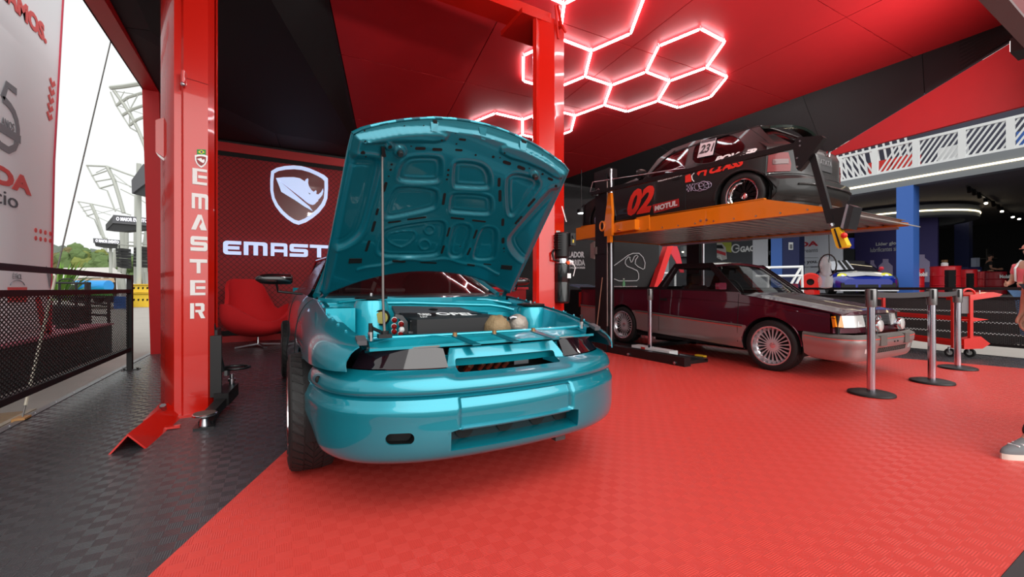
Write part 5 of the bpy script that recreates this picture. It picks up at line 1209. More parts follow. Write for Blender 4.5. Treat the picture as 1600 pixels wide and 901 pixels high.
# nose: bumper, lamps, grille
PP2 = [(0,-.03),(.40,-.022),(.60,.0),(.70,.035),(.765,.11),(.79,.20),(.795,.34),(.795,.52)]
_q = [(0,0,-.03)]
for k in range(1,161):
    f = k/160*7; i = min(int(f),6); t = f-i; p0 = PP2[i-1] if i else (-.40,-.022); p1, p2 = PP2[i], PP2[i+1]; p3 = PP2[min(i+2,7)]
    c = [.5*((2*p1[j])+(-p0[j]+p2[j])*t+(2*p0[j]-5*p1[j]+4*p2[j]-p3[j])*t*t+(-p0[j]+3*p1[j]-3*p2[j]+p3[j])*t**3) for j in (0,1)]
    _q.append((_q[-1][0]+math.hypot(c[0]-_q[-1][1], c[1]-_q[-1][2]), c[0], c[1]))
PU = _q[-1][0]
def pplan(u):
    a = min(abs(u), PU-1e-5); i = next(k for k in range(160) if _q[k+1][0] >= a); A, B = _q[i], _q[i+1]; t = (a-A[0])/(B[0]-A[0]); s = 1 if u >= 0 else -1
    dx, dy = B[1]-A[1], B[2]-A[2]; l = math.hypot(dx, dy); return s*lerp(A[1],B[1],t), lerp(A[2],B[2],t), s*dy/l, -dx/l
PO = [(.20,-.10),(.215,-.05),(.25,-.03),(.345,-.012),(.357,-.008),(.361,-.022),(.369,-.022),(.373,.004),(.395,.008),(.44,.008),(.462,.004),(.478,-.012),(.488,-.05)]
def pb(u, z):
    x, y, nx, ny = pplan(u); rise = .055*ss(.2,.9,abs(y))*(z/.45); o = curve(PO, z); return pp(x+nx*o, y+ny*o, z+rise)
slot = [(-.36,.292),(.36,.292),(.36,.345),(-.36,.345)]
MB().sheet([(-PU+.02,.25),(-PU+.1,.20),(PU-.1,.20),(PU-.02,.25),(PU-.02,.488),(-PU+.02,.488)], pb, [slot], .028, .008).build('front_bumper', M_SILV, pu_, 35)
gb = MB().sheet(slot, lambda u, z: pb(u, z)+Vector((0,.03,0)), (), .2); gb.build('bumper_slot', M_DARK, pu_)
gs = MB()
for k in range(15): u = -.34+.68*k/14; gs.bar(pb(u,.293)+Vector((0,.01,0)), pb(u,.344)+Vector((0,.01,0)), .006, .02, (0,1,0))
for z in (.31,.327): gs.tube([pb(-.35+.7*k/10, z)+Vector((0,.01,0)) for k in range(11)], .004, 6)
gs.build('slot_grid', M_GREY, pu_, 0, kind='stuff')
n = 40; P = [pb(-PU+.04+(2*PU-.08)*k/n, .441) for k in range(n+1)]; MB().tube([p+Vector((0,-.001,0)) for p in P], .0045, 6).build('pin_stripe', M_STRP, pu_)
MB().sheet([(-PU+.02,.446),(PU-.02,.446),(PU-.02,.485),(-PU+.02,.485)], lambda u, z: pb(u, z)+(lambda q: Vector((q[2]*.004,q[3]*.004,.002)))(pplan(u)), (), .03, .004).build('bumper_top', M_GREY, pu_, 35)
for s in (-1, 1):
    o_ = [(s*.44,.300),(s*.60,.300),(s*.60,.345),(s*.45,.345)]; o_ = o_ if s > 0 else o_[::-1]
    MB().sheet(o_, lambda u, z: pb(u, z)+Vector((0,-.004,0)), (), .06, .01).build('fog_lamp', M_CLR, pu_, 30)
    MB().prism([pb(s*.30+a,.40)+Vector((0,-.01,b)) for a, b in ((-.07,-.03),(.07,-.03),(.07,.075),(-.07,.075))], (0,.05,0)).build('bumper_guard', M_GREY, pu_)
    c = pp(s*.275,-.005,.575+.0); MB().lathe([(0,-.012),(.04,-.010),(.062,-.002),(.066,.004),(.068,.03),(.05,.06),(0,.07)], c, (0,1,0), 24).build('driving_lamp', M_CHR, pu_)
    MB().lathe([(0,-.016),(.04,-.014),(.060,-.006),(.060,-.002),(0,-.002)], c, (0,1,0), 24).build('lamp_glass', M_CLR, pu_); MB().cyl(c+Vector((0,.04,-.06)), pp(s*.275,.03,.485), .012, 8).build('lamp_stalk', M_BLKM, pu_)
    A = lambda x, z: pp(s*x, .125+.10*ss(.52,.76,x)+.02*(z-.56)/.12, z)
    q1 = [(.36,.555),(.66,.555),(.66,.678),(.37,.678)]; q2 = [(.662,.555),(.765,.560),(.755,.676),(.662,.678)]; 
    for q_, nm, m in ((q1,'headlamp',M_CLR),(q2,'indicator_lamp',M_AMB)):
        q_ = q_ if s > 0 else q_[::-1]; MB().sheet([(s*a, b) for a, b in q_] if False else [(a, b) for a, b in (q_ if s > 0 else q_)], A, (), .05, .03, flip=(s < 0) != (s < 0)).build(nm, m, pu_, 30)
    MB().sheet(rrect(.46,.575,.64,.66,.02,2) if s > 0 else rrect(.46,.575,.64,.66,.02,2)[::-1], lambda x, z: A(x, z)+Vector((0,.03,0)), (), None, .01).build('lamp_reflector', M_CHR, pu_, 0)
MB().box(pp(-.74,.19,.48), pp(.74,.22,.70)).build('nose_panel', M_DARK, pu_)
MB().sheet([(-.77,.50),(.77,.50),(.77,.552),(-.77,.552)], lambda x, z: pp(x, .10+.12*ss(.52,.77,abs(x)), z), (), .1, .02).build('nose_skirt', M_PLUM, pu_, 40)
MB().sheet([(-.74,.682),(.74,.682),(.735,.712),(-.735,.712)], lambda x, z: pp(x, .13+.08*ss(.5,.77,abs(x))+(z-.68)*.8, z+.012*(1-(x/.74)**2)), (), .1, .02).build('hood_lip', M_PLUM, pu_, 40)
for k in range(7): MB().box(pp(-.355,.115,.566+.0165*k), pp(.355,.15,.574+.0165*k)).build('grille_slat', M_STL, pu_)
MB().box(pp(-.36,.15,.555), pp(.36,.16,.682)).build('grille_back', M_DARK, pu_)
bc = pp(0,.108,.622); MB().lathe([(.042,0),(.05,-.004),(.052,.004),(.042,.006)], bc, (0,1,0), 28, close=True).build('badge_ring', M_CHR, pu_)
vw = MB()
for a, b in (((-.03,.027),(-.012,-.002)),((-.012,-.002),(0,.022)),((0,.022),(.012,-.002)),((.012,-.002),(.03,.027)),((-.038,.0),(-.017,-.035)),((-.017,-.035),(0,-.005)),((0,-.005),(.017,-.035)),((.017,-.035),(.038,0))): vw.bar(bc+Vector((a[0],0,a[1])), bc+Vector((b[0],0,b[1])), .006, .006, (0,1,0))
vw.build('badge_letters', M_CHR, pu_, 0)
for dx in (-.03,.05): MB().cyl(pb(dx,.40), pb(dx,.40)+Vector((0,-.006,0)), .009, 8).build('plate_bolt', M_DARK, pu_)
# raised track under the rear wheels belongs to the parking lift
for s in (-1,1): MB().box(pp(s*.55,2.85,0), pp(s*.80,3.75,.06)).build('wheel_track', M_BLKM, pk)
bt = thing('green_bottle', 'small green bottle standing on the bed rail of the plum pickup', 'bottle', pp(-.70,3.32,.996)); 
MB().lathe([(0,0),(.024,0),(.025,.05),(.02,.085),(.009,.11),(.009,.13),(0,.13)], pp(-.70,3.32,.996), n=14).build('bottle_body', mat('green bottle plastic', rgb(110,190,130), .2, coat=.5), bt)
MB().cyl(pp(-.70,3.32,1.126), pp(-.70,3.32,1.142), .011, 12).build('cap', M_WHITE, bt)
# ------------------------------------------------------------------ black hatchback on the platform
M_SAT = mat('satin black paint', rgb(34,32,32), .42, .1, coat=.25)
M_HGL = mat('hatch window glass', rgb(20,10,12), .03, 0, alpha=.62, spec=.9)
HX, HC, HR = 4.90, 5.67, 2.45
hb = thing('hatchback', 'satin black racing hatchback raised on the orange platform', 'car', (HC,4.2,1.8))
def hdk(Y): return 1.803+.0285*(Y-3.06)
def hX(Y, z):
    zz = z-hdk(Y); x = HX+.05*(1-ss(.12,.28,zz))+.015*(1-ss(.02,.08,abs(zz-.58)))*0
    if zz > .80: x += .21*((zz-.80)/.34)
    if Y < 3.0: x += .10*((3.0-Y)/.35)**2
    if Y > 5.6: x += .10*((Y-5.6)/.6)**2
    return x
def hpt3(px, py):
    X = HX
    for _ in range(8): p = onX(px, py, X); X = hX(p.y, p.z)
    return p
def H2(pts): return [(lambda p: (p.y, p.z))(hpt3(*q)) for q in pts]
RW, FW = (3.06, hdk(3.06)+.295), (5.53, hdk(5.53)+.295)
def side_h(s): return lambda Y, z: Vector((hX(Y, z) if s < 0 else 2*HC-hX(Y, z), Y, z))
low = [(2.66,1.97)]+[(RW[0]-.34*math.cos(math.radians(a)), RW[1]+.30*math.sin(math.radians(a))) for a in range(-20,201,10)]+[(3.45,hdk(3.4)+.17),(5.14,hdk(5.1)+.17)]+[(FW[0]-.34*math.cos(math.radians(a)), FW[1]+.30*math.sin(math.radians(a))) for a in range(-20,201,10)]+[(6.05,2.06),(6.15,2.2),(6.12,2.50),(4.75,2.695)]
topl = H2([(1003,284),(1028,248),(1050,232),(1080,221),(1120,211.5),(1160,203),(1186,195)])
outl = low+topl+[(2.93,2.915),(2.72,2.66),(2.665,2.45)]
w1 = smooth(H2([(1008,283),(1030,254),(1048,240),(1075,228),(1077,232),(1071,265),(1062,270)]),1); w2 = smooth(H2([(1082,262),(1084,228),(1098,219),(1125,210),(1145,209),(1163,222),(1165,231),(1158,240)]),2)
for s in (-1, 1):
    MB().sheet(outl, side_h(s), [w1, w2], .09, .006, flip=(s < 0)).build('body_side', M_SAT, hb, 40)
    for q in (w1, w2):
        f = side_h(s); MB().sheet(q, lambda Y, z: f(Y, z)+Vector((-s*.006,0,0)), (), .15, .003, flip=(s < 0)).build('side_window', M_HGL, hb, 40)
        MB().tube([f(*p)+Vector((s*.001,0,0)) for p in q+q[:1]], .006, 6, cap=False).build('window_seal', M_BLKM, hb)
    f = side_h(s); dg = [(3.84,z) for z in (1.98,2.1,2.3,2.5,2.62)]; MB().tube([f(*p)+Vector((s*.001,0,0)) for p in dg], .004, 6).build('door_gap', M_DARK, hb)
    MB().tube([f(*p)+Vector((s*.001,0,0)) for p in H2([(1166,196),(1182,207),(1196,218),(1208,230)])], .004, 6).build('hatch_gap', M_DARK, hb)
    MB().box(f(4.05,2.50)+Vector((s*.0,0,0)), f(3.93,2.53)+Vector((s*.012,0,0))).build('door_handle', M_BLKM, hb)
    for c in (RW, FW):
        wl = MB(); n = 16; V = []
        for k in range(n+1):
            a = math.radians(-20+220*k/n); V += [Vector((HC+s*.5, c[0]+.34*math.cos(a), c[1]+.30*math.sin(a))), Vector((HC+s*.752, c[0]+.34*math.cos(a), c[1]+.30*math.sin(a)))]
        wl.add(V, [(2*k, 2*k+1, 2*k+3, 2*k+2) for k in range(n)]+[tuple(2*k for k in range(n+1))]); wl.build('wheel_housing', M_DARK, hb, 30)
        MB().tube([f(c[0]-.342*math.cos(math.radians(a)), c[1]+.302*math.sin(math.radians(a))) for a in range(0,181,10)], .012, 6).build('arch_lip', M_SAT, hb)
        wheel(hb, Vector((HC+s*.655, c[0], c[1]-.0)), s, .283, .20, .192, lambda: spoke_set(.03,.165,.035,12,.016,.10,.0,.014), tread=False, lug=M_RIMD)
        MB().cyl(Vector((HC+s*.2,c[0],c[1])), Vector((HC+s*.6,c[0],c[1])), .03, 8).build('axle', M_RIMD, hb)
    MB().lathe([(0,-.10),(.04,-.09),(.055,-.03),(.055,.05),(.03,.07),(0,.075)], f(4.62,2.74)+Vector((s*.06,0,0)), (-s*1,.15,0), 16).build('door_mirror', M_SAT, hb, 60)
# tail: bumper, hatch, lamps, glass
def rear(x, z):
    k = abs(x)/.77; Y = HR+.24*k**4; zz = z-1.803
    Y += .07-.11*ss(.15,.24,zz)*(1-ss(.40,.47,zz))
    if z > 2.60: Y += (z-2.60)*(1.25)
    return Vector((HC+x*(1-.26*max(0,(z-2.60))/.33), Y, z))
rg = [(-.52,2.645),(.52,2.645),(.50,2.86),(-.50,2.86)]
MB().sheet([(-.755,1.95),(-.70,1.93),(.70,1.93),(.755,1.95),(.77,2.27),(.76,2.60),(.75,2.935),(-.75,2.935),(-.76,2.60),(-.77,2.27)], rear, [rg], .06, .01).build('tail_panel', M_SAT, hb, 45)
MB().sheet(rg, lambda x, z: rear(x, z)+Vector((0,.01,0)), (), .15, .004).build('rear_window', M_HGL, hb, 50)
MB().tube([rear(x/20*.76, 2.275)+Vector((0,-.004,0)) for x in range(-20,21)], .007, 6).build('bumper_gap', M_DARK, hb)
MB().tube([rear(x/20*.60, 2.135)+Vector((0,-.008,0)) for x in range(-20,21)], .012, 6).build('bumper_ridge', M_SAT, hb)
sp_ = MB().sheet([(-.60,0),(.60,0),(.60,1),(-.60,1)], lambda x, t: Vector((HC+x*.93, 2.955-.13*t-.10*(1-(x/.6)**2), 2.955-.035*t-.05*(x/.6)**2)), (), .12, .03); sp_.build('roof_spoiler', mat('dark tinted spoiler', rgb(26,34,30), .15, coat=.6), hb, 50)
for s in (-1, 1):
    tl_ = [(s*.765,2.30),(s*.58,2.30),(s*.57,2.38),(s*.60,2.515),(s*.755,2.515)]; tl_ = tl_ if s < 0 else tl_[::-1]
    g = lambda x, z: rear(x, z)+Vector((s*.004,-.012,0))
    MB().sheet(tl_, g, (), .05, .03).build('tail_lamp', mat('red tail lens', rgb(112,10,14), .2, coat=.4), hb, 40)
    wl2 = [(s*.73,2.385),(s*.60,2.385),(s*.60,2.44),(s*.73,2.44)]; wl2 = wl2 if s < 0 else wl2[::-1]; MB().sheet(wl2, lambda x, z: g(x, z)+Vector((s*.004,-.006,0)), (), .05, .006).build('reversing_lens', mat('clear tail lens', rgb(96,60,60), .1, coat=1), hb, 40)
plt = [(-.02,2.36),(.36,2.36),(.36,2.54),(-.02,2.54)]; plt = [(x-.17,z) for x, z in plt]; MB().sheet(plt, lambda x, z: rear(x, z)+Vector((0,-.01,0)), (), .1, .008).build('number_plate', mat('grey plate', rgb(66,66,68), .4), hb, 0)
text('BATATA', 'plate_lettering', mat('dim plate ink', rgb(120,120,122), .5), rear(-.16,2.43)+Vector((0,-.022,0)), (1,0,0), (0,0,1), .32, .06, .002, hb)
MB().lathe([(.025,0),(.035,-.004),(.036,.004),(.025,.005)], rear(.10,2.58)+Vector((0,-.012,0)), (0,1,0), 20, close=True).build('badge_ring', M_CHR, hb)
# roof, bonnet, screen, nose
MB().sheet([(-1,0),(1,0),(1,1),(-1,1)], lambda w, t: Vector((HC+w*.565, lerp(2.93,4.2,t), lerp(2.95,3.0,t)+.035*math.sin(math.pi*min(1,t+.1))-.02*w*w)), (), .2, .02).build('roof', M_SAT, hb, 50)
MB().sheet([(-1,0),(1,0),(1,1),(-1,1)], lambda w, t: Vector((HC+w*lerp(.57,.70,t), lerp(4.18,4.72,t)-.08*w*w*0, lerp(2.995,2.70,t))), (), .2, .004).build('windscreen', M_HGL, hb, 50)
MB().sheet([(-1,0),(1,0),(1,1),(-1,1)], lambda w, t: Vector((HC+w*.73, lerp(4.70,6.12,t), lerp(2.69,2.50,t)+.03*(1-w*w))), (), .2, .02).build('bonnet', M_SAT, hb, 50)
MB().sheet([(-1,0),(1,0),(1,1),(-1,1)], lambda w, t: Vector((HC+w*.74, 6.22-.12*w*w-.04*t, lerp(2.02,2.52,t))), (), .2, .02, flip=True).build('nose_panel', M_SAT, hb, 50)
MB().hexa([Vector((HC+a, Y, hdk(Y)+h)) for h in (.12,.15) for a, Y in ((-.66,2.7),(.66,2.7),(.66,6.1),(-.66,6.1))]).build('underbody', M_DARK, hb)
MB().box((HC-.65,4.5,2.50), (HC+.65,4.75,2.66)).build('dashboard', M_INT, hb)
for lx in (-.33,.33): MB().prism([Vector((HC+lx+x, 3.9, z)) for x, z in rrect(-.2,2.1,.2,2.75,.08,3)], (0,.12,0)).build('bucket_seat', mat('red seat cloth', rgb(110,22,26), .8), hb)
for pts in ([(-.58,3.75,2.0),(-.6,3.75,2.6),(-.46,3.75,2.93),(.46,3.75,2.93),(.6,3.75,2.6),(.58,3.75,2.0)], [(-.5,3.75,2.9),(-.56,2.95,2.35)], [(-.58,3.75,2.55),(-.54,3.0,2.72)], [(-.46,3.75,2.93),(-.50,4.25,2.92),(-.64,4.70,2.66)], [(.46,3.75,2.93),(.50,4.25,2.92),(.64,4.70,2.66)]):
    MB().tube([Vector((HC+a, b, c)) for a, b, c in pts], .02, 8).build('roll_cage_tube', M_CAGE, hb)
# race numbers and sponsor lettering on the near side
def hdecal(s, name, m, p00, p10, p01, parent, bold=0, shear=0, off=.004):
    o, u, v = hpt3(*p00), hpt3(*p10), hpt3(*p01); o = o+Vector((-off,0,0)); return text(s, name, m, o, (0,u.y-hpt3(*p00).y,u.z-hpt3(*p00).z), (v-hpt3(*p00))-Vector(((v-hpt3(*p00)).x,0,0))*0, (u-hpt3(*p00)).length, (v-hpt3(*p00)).length, .002, parent, bold=bold, shear=shear)
M_VRED = mat('red vinyl', rgb(226,48,34), .5); M_VWH = mat('white vinyl', rgb(222,218,218), .5); M_VGR = mat('lilac grey vinyl', rgb(150,138,160), .5)
hdecal('02', 'race_number', M_VRED, (979,338), (1018,331), (984,297), hb, .045, .22)
q = [hpt3(*p)+Vector((-.004,0,0)) for p in ((1020,319.5),(1061,309.5),(1062,322),(1022,332.5))]; MB().prism(q, (-.002,0,0)).build('sponsor_panel', mat('dark red vinyl', rgb(170,36,36), .5), hb, 0)
hdecal('MOTUL', 'sponsor_lettering', M_VWH, (1023.5,329.5), (1059,320.5), (1023,321.5), hb, .05, .1, .008)
hdecal('POWER', 'sponsor_lettering', M_VWH, (1116,254), (1184,240.5), (1117,245), hb, .05, .35)
hdecal('CLASS', 'sponsor_lettering', M_VRED, (1108,272), (1163,258), (1110,260), hb, .06, .3)
q = [hpt3(*p)+Vector((-.004,0,0)) for p in ((1071,274),(1079,271),(1081,283),(1071,285))]; MB().prism(q, (-.002,0,0)).build('sponsor_block', M_VRED, hb, 0)
MB().tube([hpt3(*p)+Vector((-.005,0,0)) for p in ((1085,270),(1081,274),(1082,280),(1085,283))], .006, 6).build('sponsor_swoosh', M_VWH, hb)
sw1 = [hpt3(*p)+Vector((-.004,0,0)) for p in ((1089,271),(1094,264),(1103,262),(1105,266),(1103,274),(1100,274),(1101,267),(1095,269),(1092,274))]; MB().prism(sw1, (-.002,0,0)).build('sponsor_swoosh', M_VRED, hb, 0)
hdecal('WILLIAM PATRIARCA', 'driver_lettering', M_VWH, (1028,284), (1066,274.5), (1028,281.5), hb, .02, .2)
for k, (cx, cy, r) in enumerate(((1087,292,5.5),(1093,291.5,6.5),(1100,289.5,6.5),(1106,288,5))):
    MB().tube([hpt3(cx+r*math.cos(t)*1.2, cy+r*math.sin(t))+Vector((-.005,0,0)) for t in [2*math.pi*j/20 for j in range(21)]], .007 if k == 2 else .004, 6, cap=False).build('sponsor_ring', M_VGR, hb)
MB().bar(hpt3(1094,291.5)+Vector((-.006,0,0)), hpt3(1112,286)+Vector((-.006,0,0)), .006, .02, (1,0,0)).build('sponsor_bar', M_VGR, hb)
ck_ = MB()
for i in range(5):
    for j in range(4):
        if (i+j) % 2 == 0:
            q = [hpt3(1073+2.1*(i+a), 288.5+2.9*(j+b)-.5*i)+Vector((-.004,0,0)) for a, b in ((0,0),(.9,-.2),(.9,.7),(0,.9))]; ck_.prism(q, (-.002,0,0))
ck_.build('checker_sticker', M_VGR, hb, 0, kind='stuff')
q = [hpt3(*p)+Vector((-.012,0,0)) for p in ((1090.5,246.5),(1114.5,241.5),(1120.5,214.5),(1096.5,219.5))]; MB().prism(q, (-.003,0,0)).build('number_card', mat('white number card', rgb(196,188,192), .5), hb, 0)
hdecal('231', 'card_number', mat('black vinyl', rgb(24,20,24), .5), (1094,240.5), (1115,236), (1097.5,227), hb, .03, .15, .022)
q = [hpt3(*p)+Vector((-.020,0,0)) for p in ((1097,223.5),(1119,218.8),(1120,215.2),(1097.5,220))]; MB().prism(q, (-.002,0,0)).build('card_header', mat('card ink', rgb(60,56,62), .5), hb, 0)
for px, py in ((1252,237),(1243,258)): p = onX(px, py, 4.23) if False else rear(-.44,2.50 if py < 240 else 2.36)+Vector((0,-.014,0)); MB().lathe([(0,0),(.028,0),(.028,-.003),(0,-.003)], p, (0,1,0), 7).build('round_sticker', M_VWH, hb)
# ------------------------------------------------------------------ red tool cart and right-hand fence
cu0, cdir = Vector((8.31,2.08,0)), Vector((.552,.834,0)); cn_ = Vector((.834,-.552,0))
M_CART = mat('red cart paint', rgb(216,34,24), .35, coat=.3)
ct = thing('tool_cart', 'red open-frame tool cart on castors behind the belt posts', 'cart', cu0)
def cp(a, b, z): return cu0+cdir*a+cn_*b+Vector((0,0,z))
CL = 1.5
for a in (0, CL):
    for b in (0, .22): MB().bar(cp(a,b,.13), cp(a,b,.86), .04, .04, cdir).build('upright', M_CART, ct, 0)
for z, h in ((.86,.03),(.545,.05),(.195,.065)):
    for b in (0,.22): MB().bar(cp(0,b,z), cp(CL,b,z), .015, h).build('rail', M_CART, ct, 0)
    MB().hexa([cp(0,0,z-.02), cp(CL,0,z-.02), cp(CL,.22,z-.02), cp(0,.22,z-.02), cp(0,0,z-.012), cp(CL,0,z-.012), cp(CL,.22,z-.012), cp(0,.22,z-.012)]).build('shelf', M_CART, ct, 0)
MB().prism([cp(-.02,.20,.80), cp(-.02,.58,.86), cp(-.02,.62,.89), cp(-.02,.50,.92), cp(-.02,.20,.88)], cdir*.35).build('end_tray', M_CART, ct, 0)
MB().prism([cp(0,.22,.50), cp(0,.46,.535), cp(0,.22,.57)], cdir*.2).build('small_shelf', M_CART, ct, 0)
MB().prism([cp(-.02,.12,.12), cp(-.02,.36,.13), cp(-.02,.46,.20), cp(-.02,.34,.30), cp(-.02,.12,.26)], cdir*.12).build('end_bin', M_CART, ct, 0)
MB().hexa([cp(0,.05,.62), cp(0,.24,.62), cp(0,.24,.86), cp(0,.05,.86), cp(.05,.05,.62), cp(.05,.24,.62), cp(.05,.24,.86), cp(.05,.05,.86)]).build('tool_box', mat('grey tool box', rgb(120,116,118), .5), ct, 0)
MB().tube([cp(.06,.25,.90)+Vector((0,0,0))+cn_*.08*math.cos(t)+Vector((0,0,.065*math.sin(t))) for t in [math.pi*k/10 for k in range(11)]], .014, 8).build('ring_handle', M_CART, ct)
MB().cyl(cp(.0,.34,.84), cp(.0,.34,.945), .007, 8).build('pin', M_CHR, ct)
gs_ = [cp(CL,b,z) for b, z in ((-.02,.78),(.25,.78),(.25,.90),(.0,.90))]; MB().prism(gs_, cdir*.01).build('perforated_end', M_CART, ct, 0)
for a in (.05, CL-.05):
    for b in (.0, .26):
        c = cp(a, b, .062); MB().lathe([(.03,-.014),(.055,-.016),(.062,-.010),(.062,.010),(.055,.016),(.03,.014)], c, cdir*.5+cn_, 20, close=True).build('castor_tyre', M_RUB, ct)
        MB().lathe([(0,-.012),(.045,-.015),(.048,.0),(.045,.015),(0,.012)], c, cdir*.5+cn_, 16).build('castor_hub', mat('grey castor', rgb(170,172,168), .4), ct); MB().bar(c+Vector((0,0,.0)), c+Vector((0,0,.08)), .05, .02, cdir).build('castor_fork', M_STL, ct)
bx_ = MB().hexa([cp(.9,.02,.66), cp(1.25,.02,.66), cp(1.25,.2,.66), cp(.9,.2,.66), cp(.9,.02,.80), cp(1.25,.02,.80), cp(1.25,.2,.80), cp(.9,.2,.80)])
fr_ = thing('yard_fence', 'black mesh fence standing on the pavement beyond the red tool cart', 'fence', (9.5,3,-.1))
FXR = 9.5
for z0, z1 in ((.945,.99),(.80,.845),(.095,.14)): MB().box((FXR-.02,-1.0,z0), (FXR+.02,6.4,z1)).build('rail', M_BLKM, fr_)
for y in (-1.0, 6.4): MB().box((FXR-.03,y-.03,-.1), (FXR+.03,y+.03,1.0)).build('post', M_BLKM, fr_)
mesh_panel(MB(), (FXR-.004,-1.0,.14), (0,1,0), (0,0,1), 7.4, .66, .042, .010).build('wire_mesh', mat('fence mesh paint', rgb(62,60,60), .5), fr_, 0, kind='stuff')
# ------------------------------------------------------------------ pavilion across the yard
M_PGR = mat('grey fascia', rgb(128,132,136), .6); M_PDK = mat('dark pavilion interior', rgb(30,31,34), .8); M_BLUE = mat('blue column paint', rgb(66,112,196), .5); M_NAVY = mat('navy panel', rgb(36,44,92), .6)
M_WARM = mat('warm led strip', (1,.85,.55,1), .5, emit=(1,.84,.52,1), es=1.6); M_SOF = mat('grey soffit', rgb(112,106,110), .8)
pv = thing('pavilion', 'two storey grey pavilion with blue columns and white slatted balcony across the yard', 'building', (20,4,-.1))
XB = 20.0
MB().box((13,-14,-.1), (36,22,.75)).build('deck', mat('dark deck', rgb(52,50,52), .7), pv, 0)
for k in range(3):
    MB().box((12.1+.3*k,-8,-.1), (12.4+.3*k,16,.10+.2*k)).build('step', mat('dark step', rgb(40,38,38), .8), pv, 0); MB().box((12.09+.3*k,-8,.075+.2*k), (12.13+.3*k,16,.105+.2*k)).build('step_nosing', M_WHITE, pv, 0)
MB().box((XB,-12,4.70), (XB+.4,14.6,5.31)).build('fascia', M_PGR, pv, 0); MB().box((XB-.02,-12,4.93), (XB,14.6,4.99)).build('led_strip', M_WARM, pv, 0)
MB().box((XB+.4,-12,4.70), (37,22,4.85)).build('soffit', M_SOF, pv, 0); MB().box((36,-14,.75), (36.3,22,4.7)).build('back_wall', M_PDK, pv, 0); MB().box((20.4,-12.3,.75), (36,-12,4.7)).build('end_wall', M_PDK, pv, 0)
MB().box((23,-12,5.31), (23.3,14,9.5)).build('upper_wall', mat('upper wall', rgb(70,70,86), .7), pv, 0)
MB().box((28,9.5,.75), (28.3,22,4.7)).build('back_wall', M_PDK, pv, 0)
def pxcol(x0, x1, X, m, z1, name='column', dep=.55):
    a, b = onX(x0,450,X), onX(x1,450,X); MB().box((X,b.y,.75), (X+dep,a.y,z1)).build(name, m, pv, 0)
pxcol(1400.5,1427,XB,M_BLUE,4.70); pxcol(1491,1514,29,M_NAVY,4.70); 
# balcony railing
zb0, zb1 = 5.31, 6.31
for z in (zb0+.05, zb1): MB().box((XB+.05,-6,z-.05), (XB+.13,11,z+.04)).build('balcony_rail', M_WHITE, pv, 0)
ys = [onX(x,300,XB).y for x in (1640,1578,1502,1430,1366,1310,1262,1220)]
for y in ys: MB().box((XB+.03,y-.09,zb0), (XB+.15,y+.09,zb1)).build('balcony_post', M_WHITE, pv, 0)
def slat(x, y, dy, z0, z1, wd=.05):
    MB().bar((x,y,z0), (x,y+dy,z1), .02, wd, (0,1,0)).build('balcony_slat', M_WHITE, pv, 0)
k = 0; y = ys[0]+.05
while y < ys[6]:
    slat(XB+.09, y+.30, -.55 if y < ys[4]-.3 else .45, zb0+.08, zb1-.03, .055); y += .155
y = ys[3]
while y < ys[7]+.6:
    slat(XB+2.5, y+.8, .30, zb0+.1, zb1+1.2, .075); y += .24
MB().box((XB+2.4,ys[3],zb1+1.2), (XB+2.6,ys[7]+2,zb1+1.28)).build('rear_rail', M_WHITE, pv, 0)
for y, m in ((ys[4]+.2,M_CART),(ys[3]+.6,M_CART),(ys[1]-.3,M_BLUE),(ys[2]+.5,M_WHITE)): MB().box((XB+1.0,y-.35,zb0), (XB+1.4,y+.35,zb0+.75)).build('balcony_seat', m, pv, 0)
MB().box((XB+.2,-8,8.2), (XB+3,2.2,8.5)).build('upper_soffit', M_PDK, pv, 0); MB().box((XB-.1,-8,8.3), (XB+.2,.3,9.0)).build('upper_fascia', M_PGR, pv, 0)
# hanging ring with its light strip
rc = onD(1400,340,20.5); mb = MB().lathe([(2.6,4.05),(2.75,4.1),(2.75,4.55),(2.6,4.62),(2.3,4.6),(2.3,4.06)], (rc.x,rc.y,0), n=64, close=True); mb.build('ceiling_ring', M_PGR, pv)
MB().lathe([(2.76,4.28),(2.775,4.28),(2.775,4.33),(2.76,4.33)], (rc.x,rc.y,0), n=64, close=True).build('ring_led', M_WARM, pv)
# spotlights on a track
t0, t1 = onZ(1511,290,4.62), onZ(1640,372,4.62); MB().bar(t0, t1, .05, .05).build('light_track', M_BLKM, pv)
M_SPOT = mat('spot lens', (1,.9,.7,1), .4, emit=(1,.88,.66,1), es=9)
for x, y, on in ((1514,296,0),(1522,300,0),(1530,305,0),(1540,314,1),(1552,318,0),(1560,323,0),(1565,327,1),(1582,336,1),(1592,339,1),(1605,348,0)):
    c = onZ(x, y, 4.50); d_ = Vector((-.5,-.2,-.8)).normalized(); sp2 = MB().cyl(c-d_*.12, c+d_*.1, .06, 10); sp2.cyl(c-d_*.05, (c.x,c.y,4.62), .012, 6); sp2.build('spotlight', M_BLKM, pv)
    if on: MB().cyl(c+d_*.1, c+d_*.105, .055, 12).build('spot_lens', M_SPOT, pv)
def wallpan(name, label, cat, x0, x1, X, z0, z1, m, th=.1):
    a, b = onX(x0,450,X), onX(x1,450,X); o = MB().box((X,b.y,z0), (X+th,a.y,z1)).build(name, m, None, 0); return o, a.y, b.y
def deco(root_name, label, cat, loc): return thing(root_name, label, cat, loc)
def ptext(s, m, x0, x1, yt, yb, X, parent, name='lettering', bold=0, shear=0):
    o = onX(x0, yb, X-.012); e = onX(x1, yb, X-.012); t = onX(x0, yt, X-.012); return text(s, name, m, (X-.012,o.y,o.z), (0,-1,0), (0,0,1), abs(o.y-e.y), t.z-o.z, .006, parent, bold=bold, shear=shear)
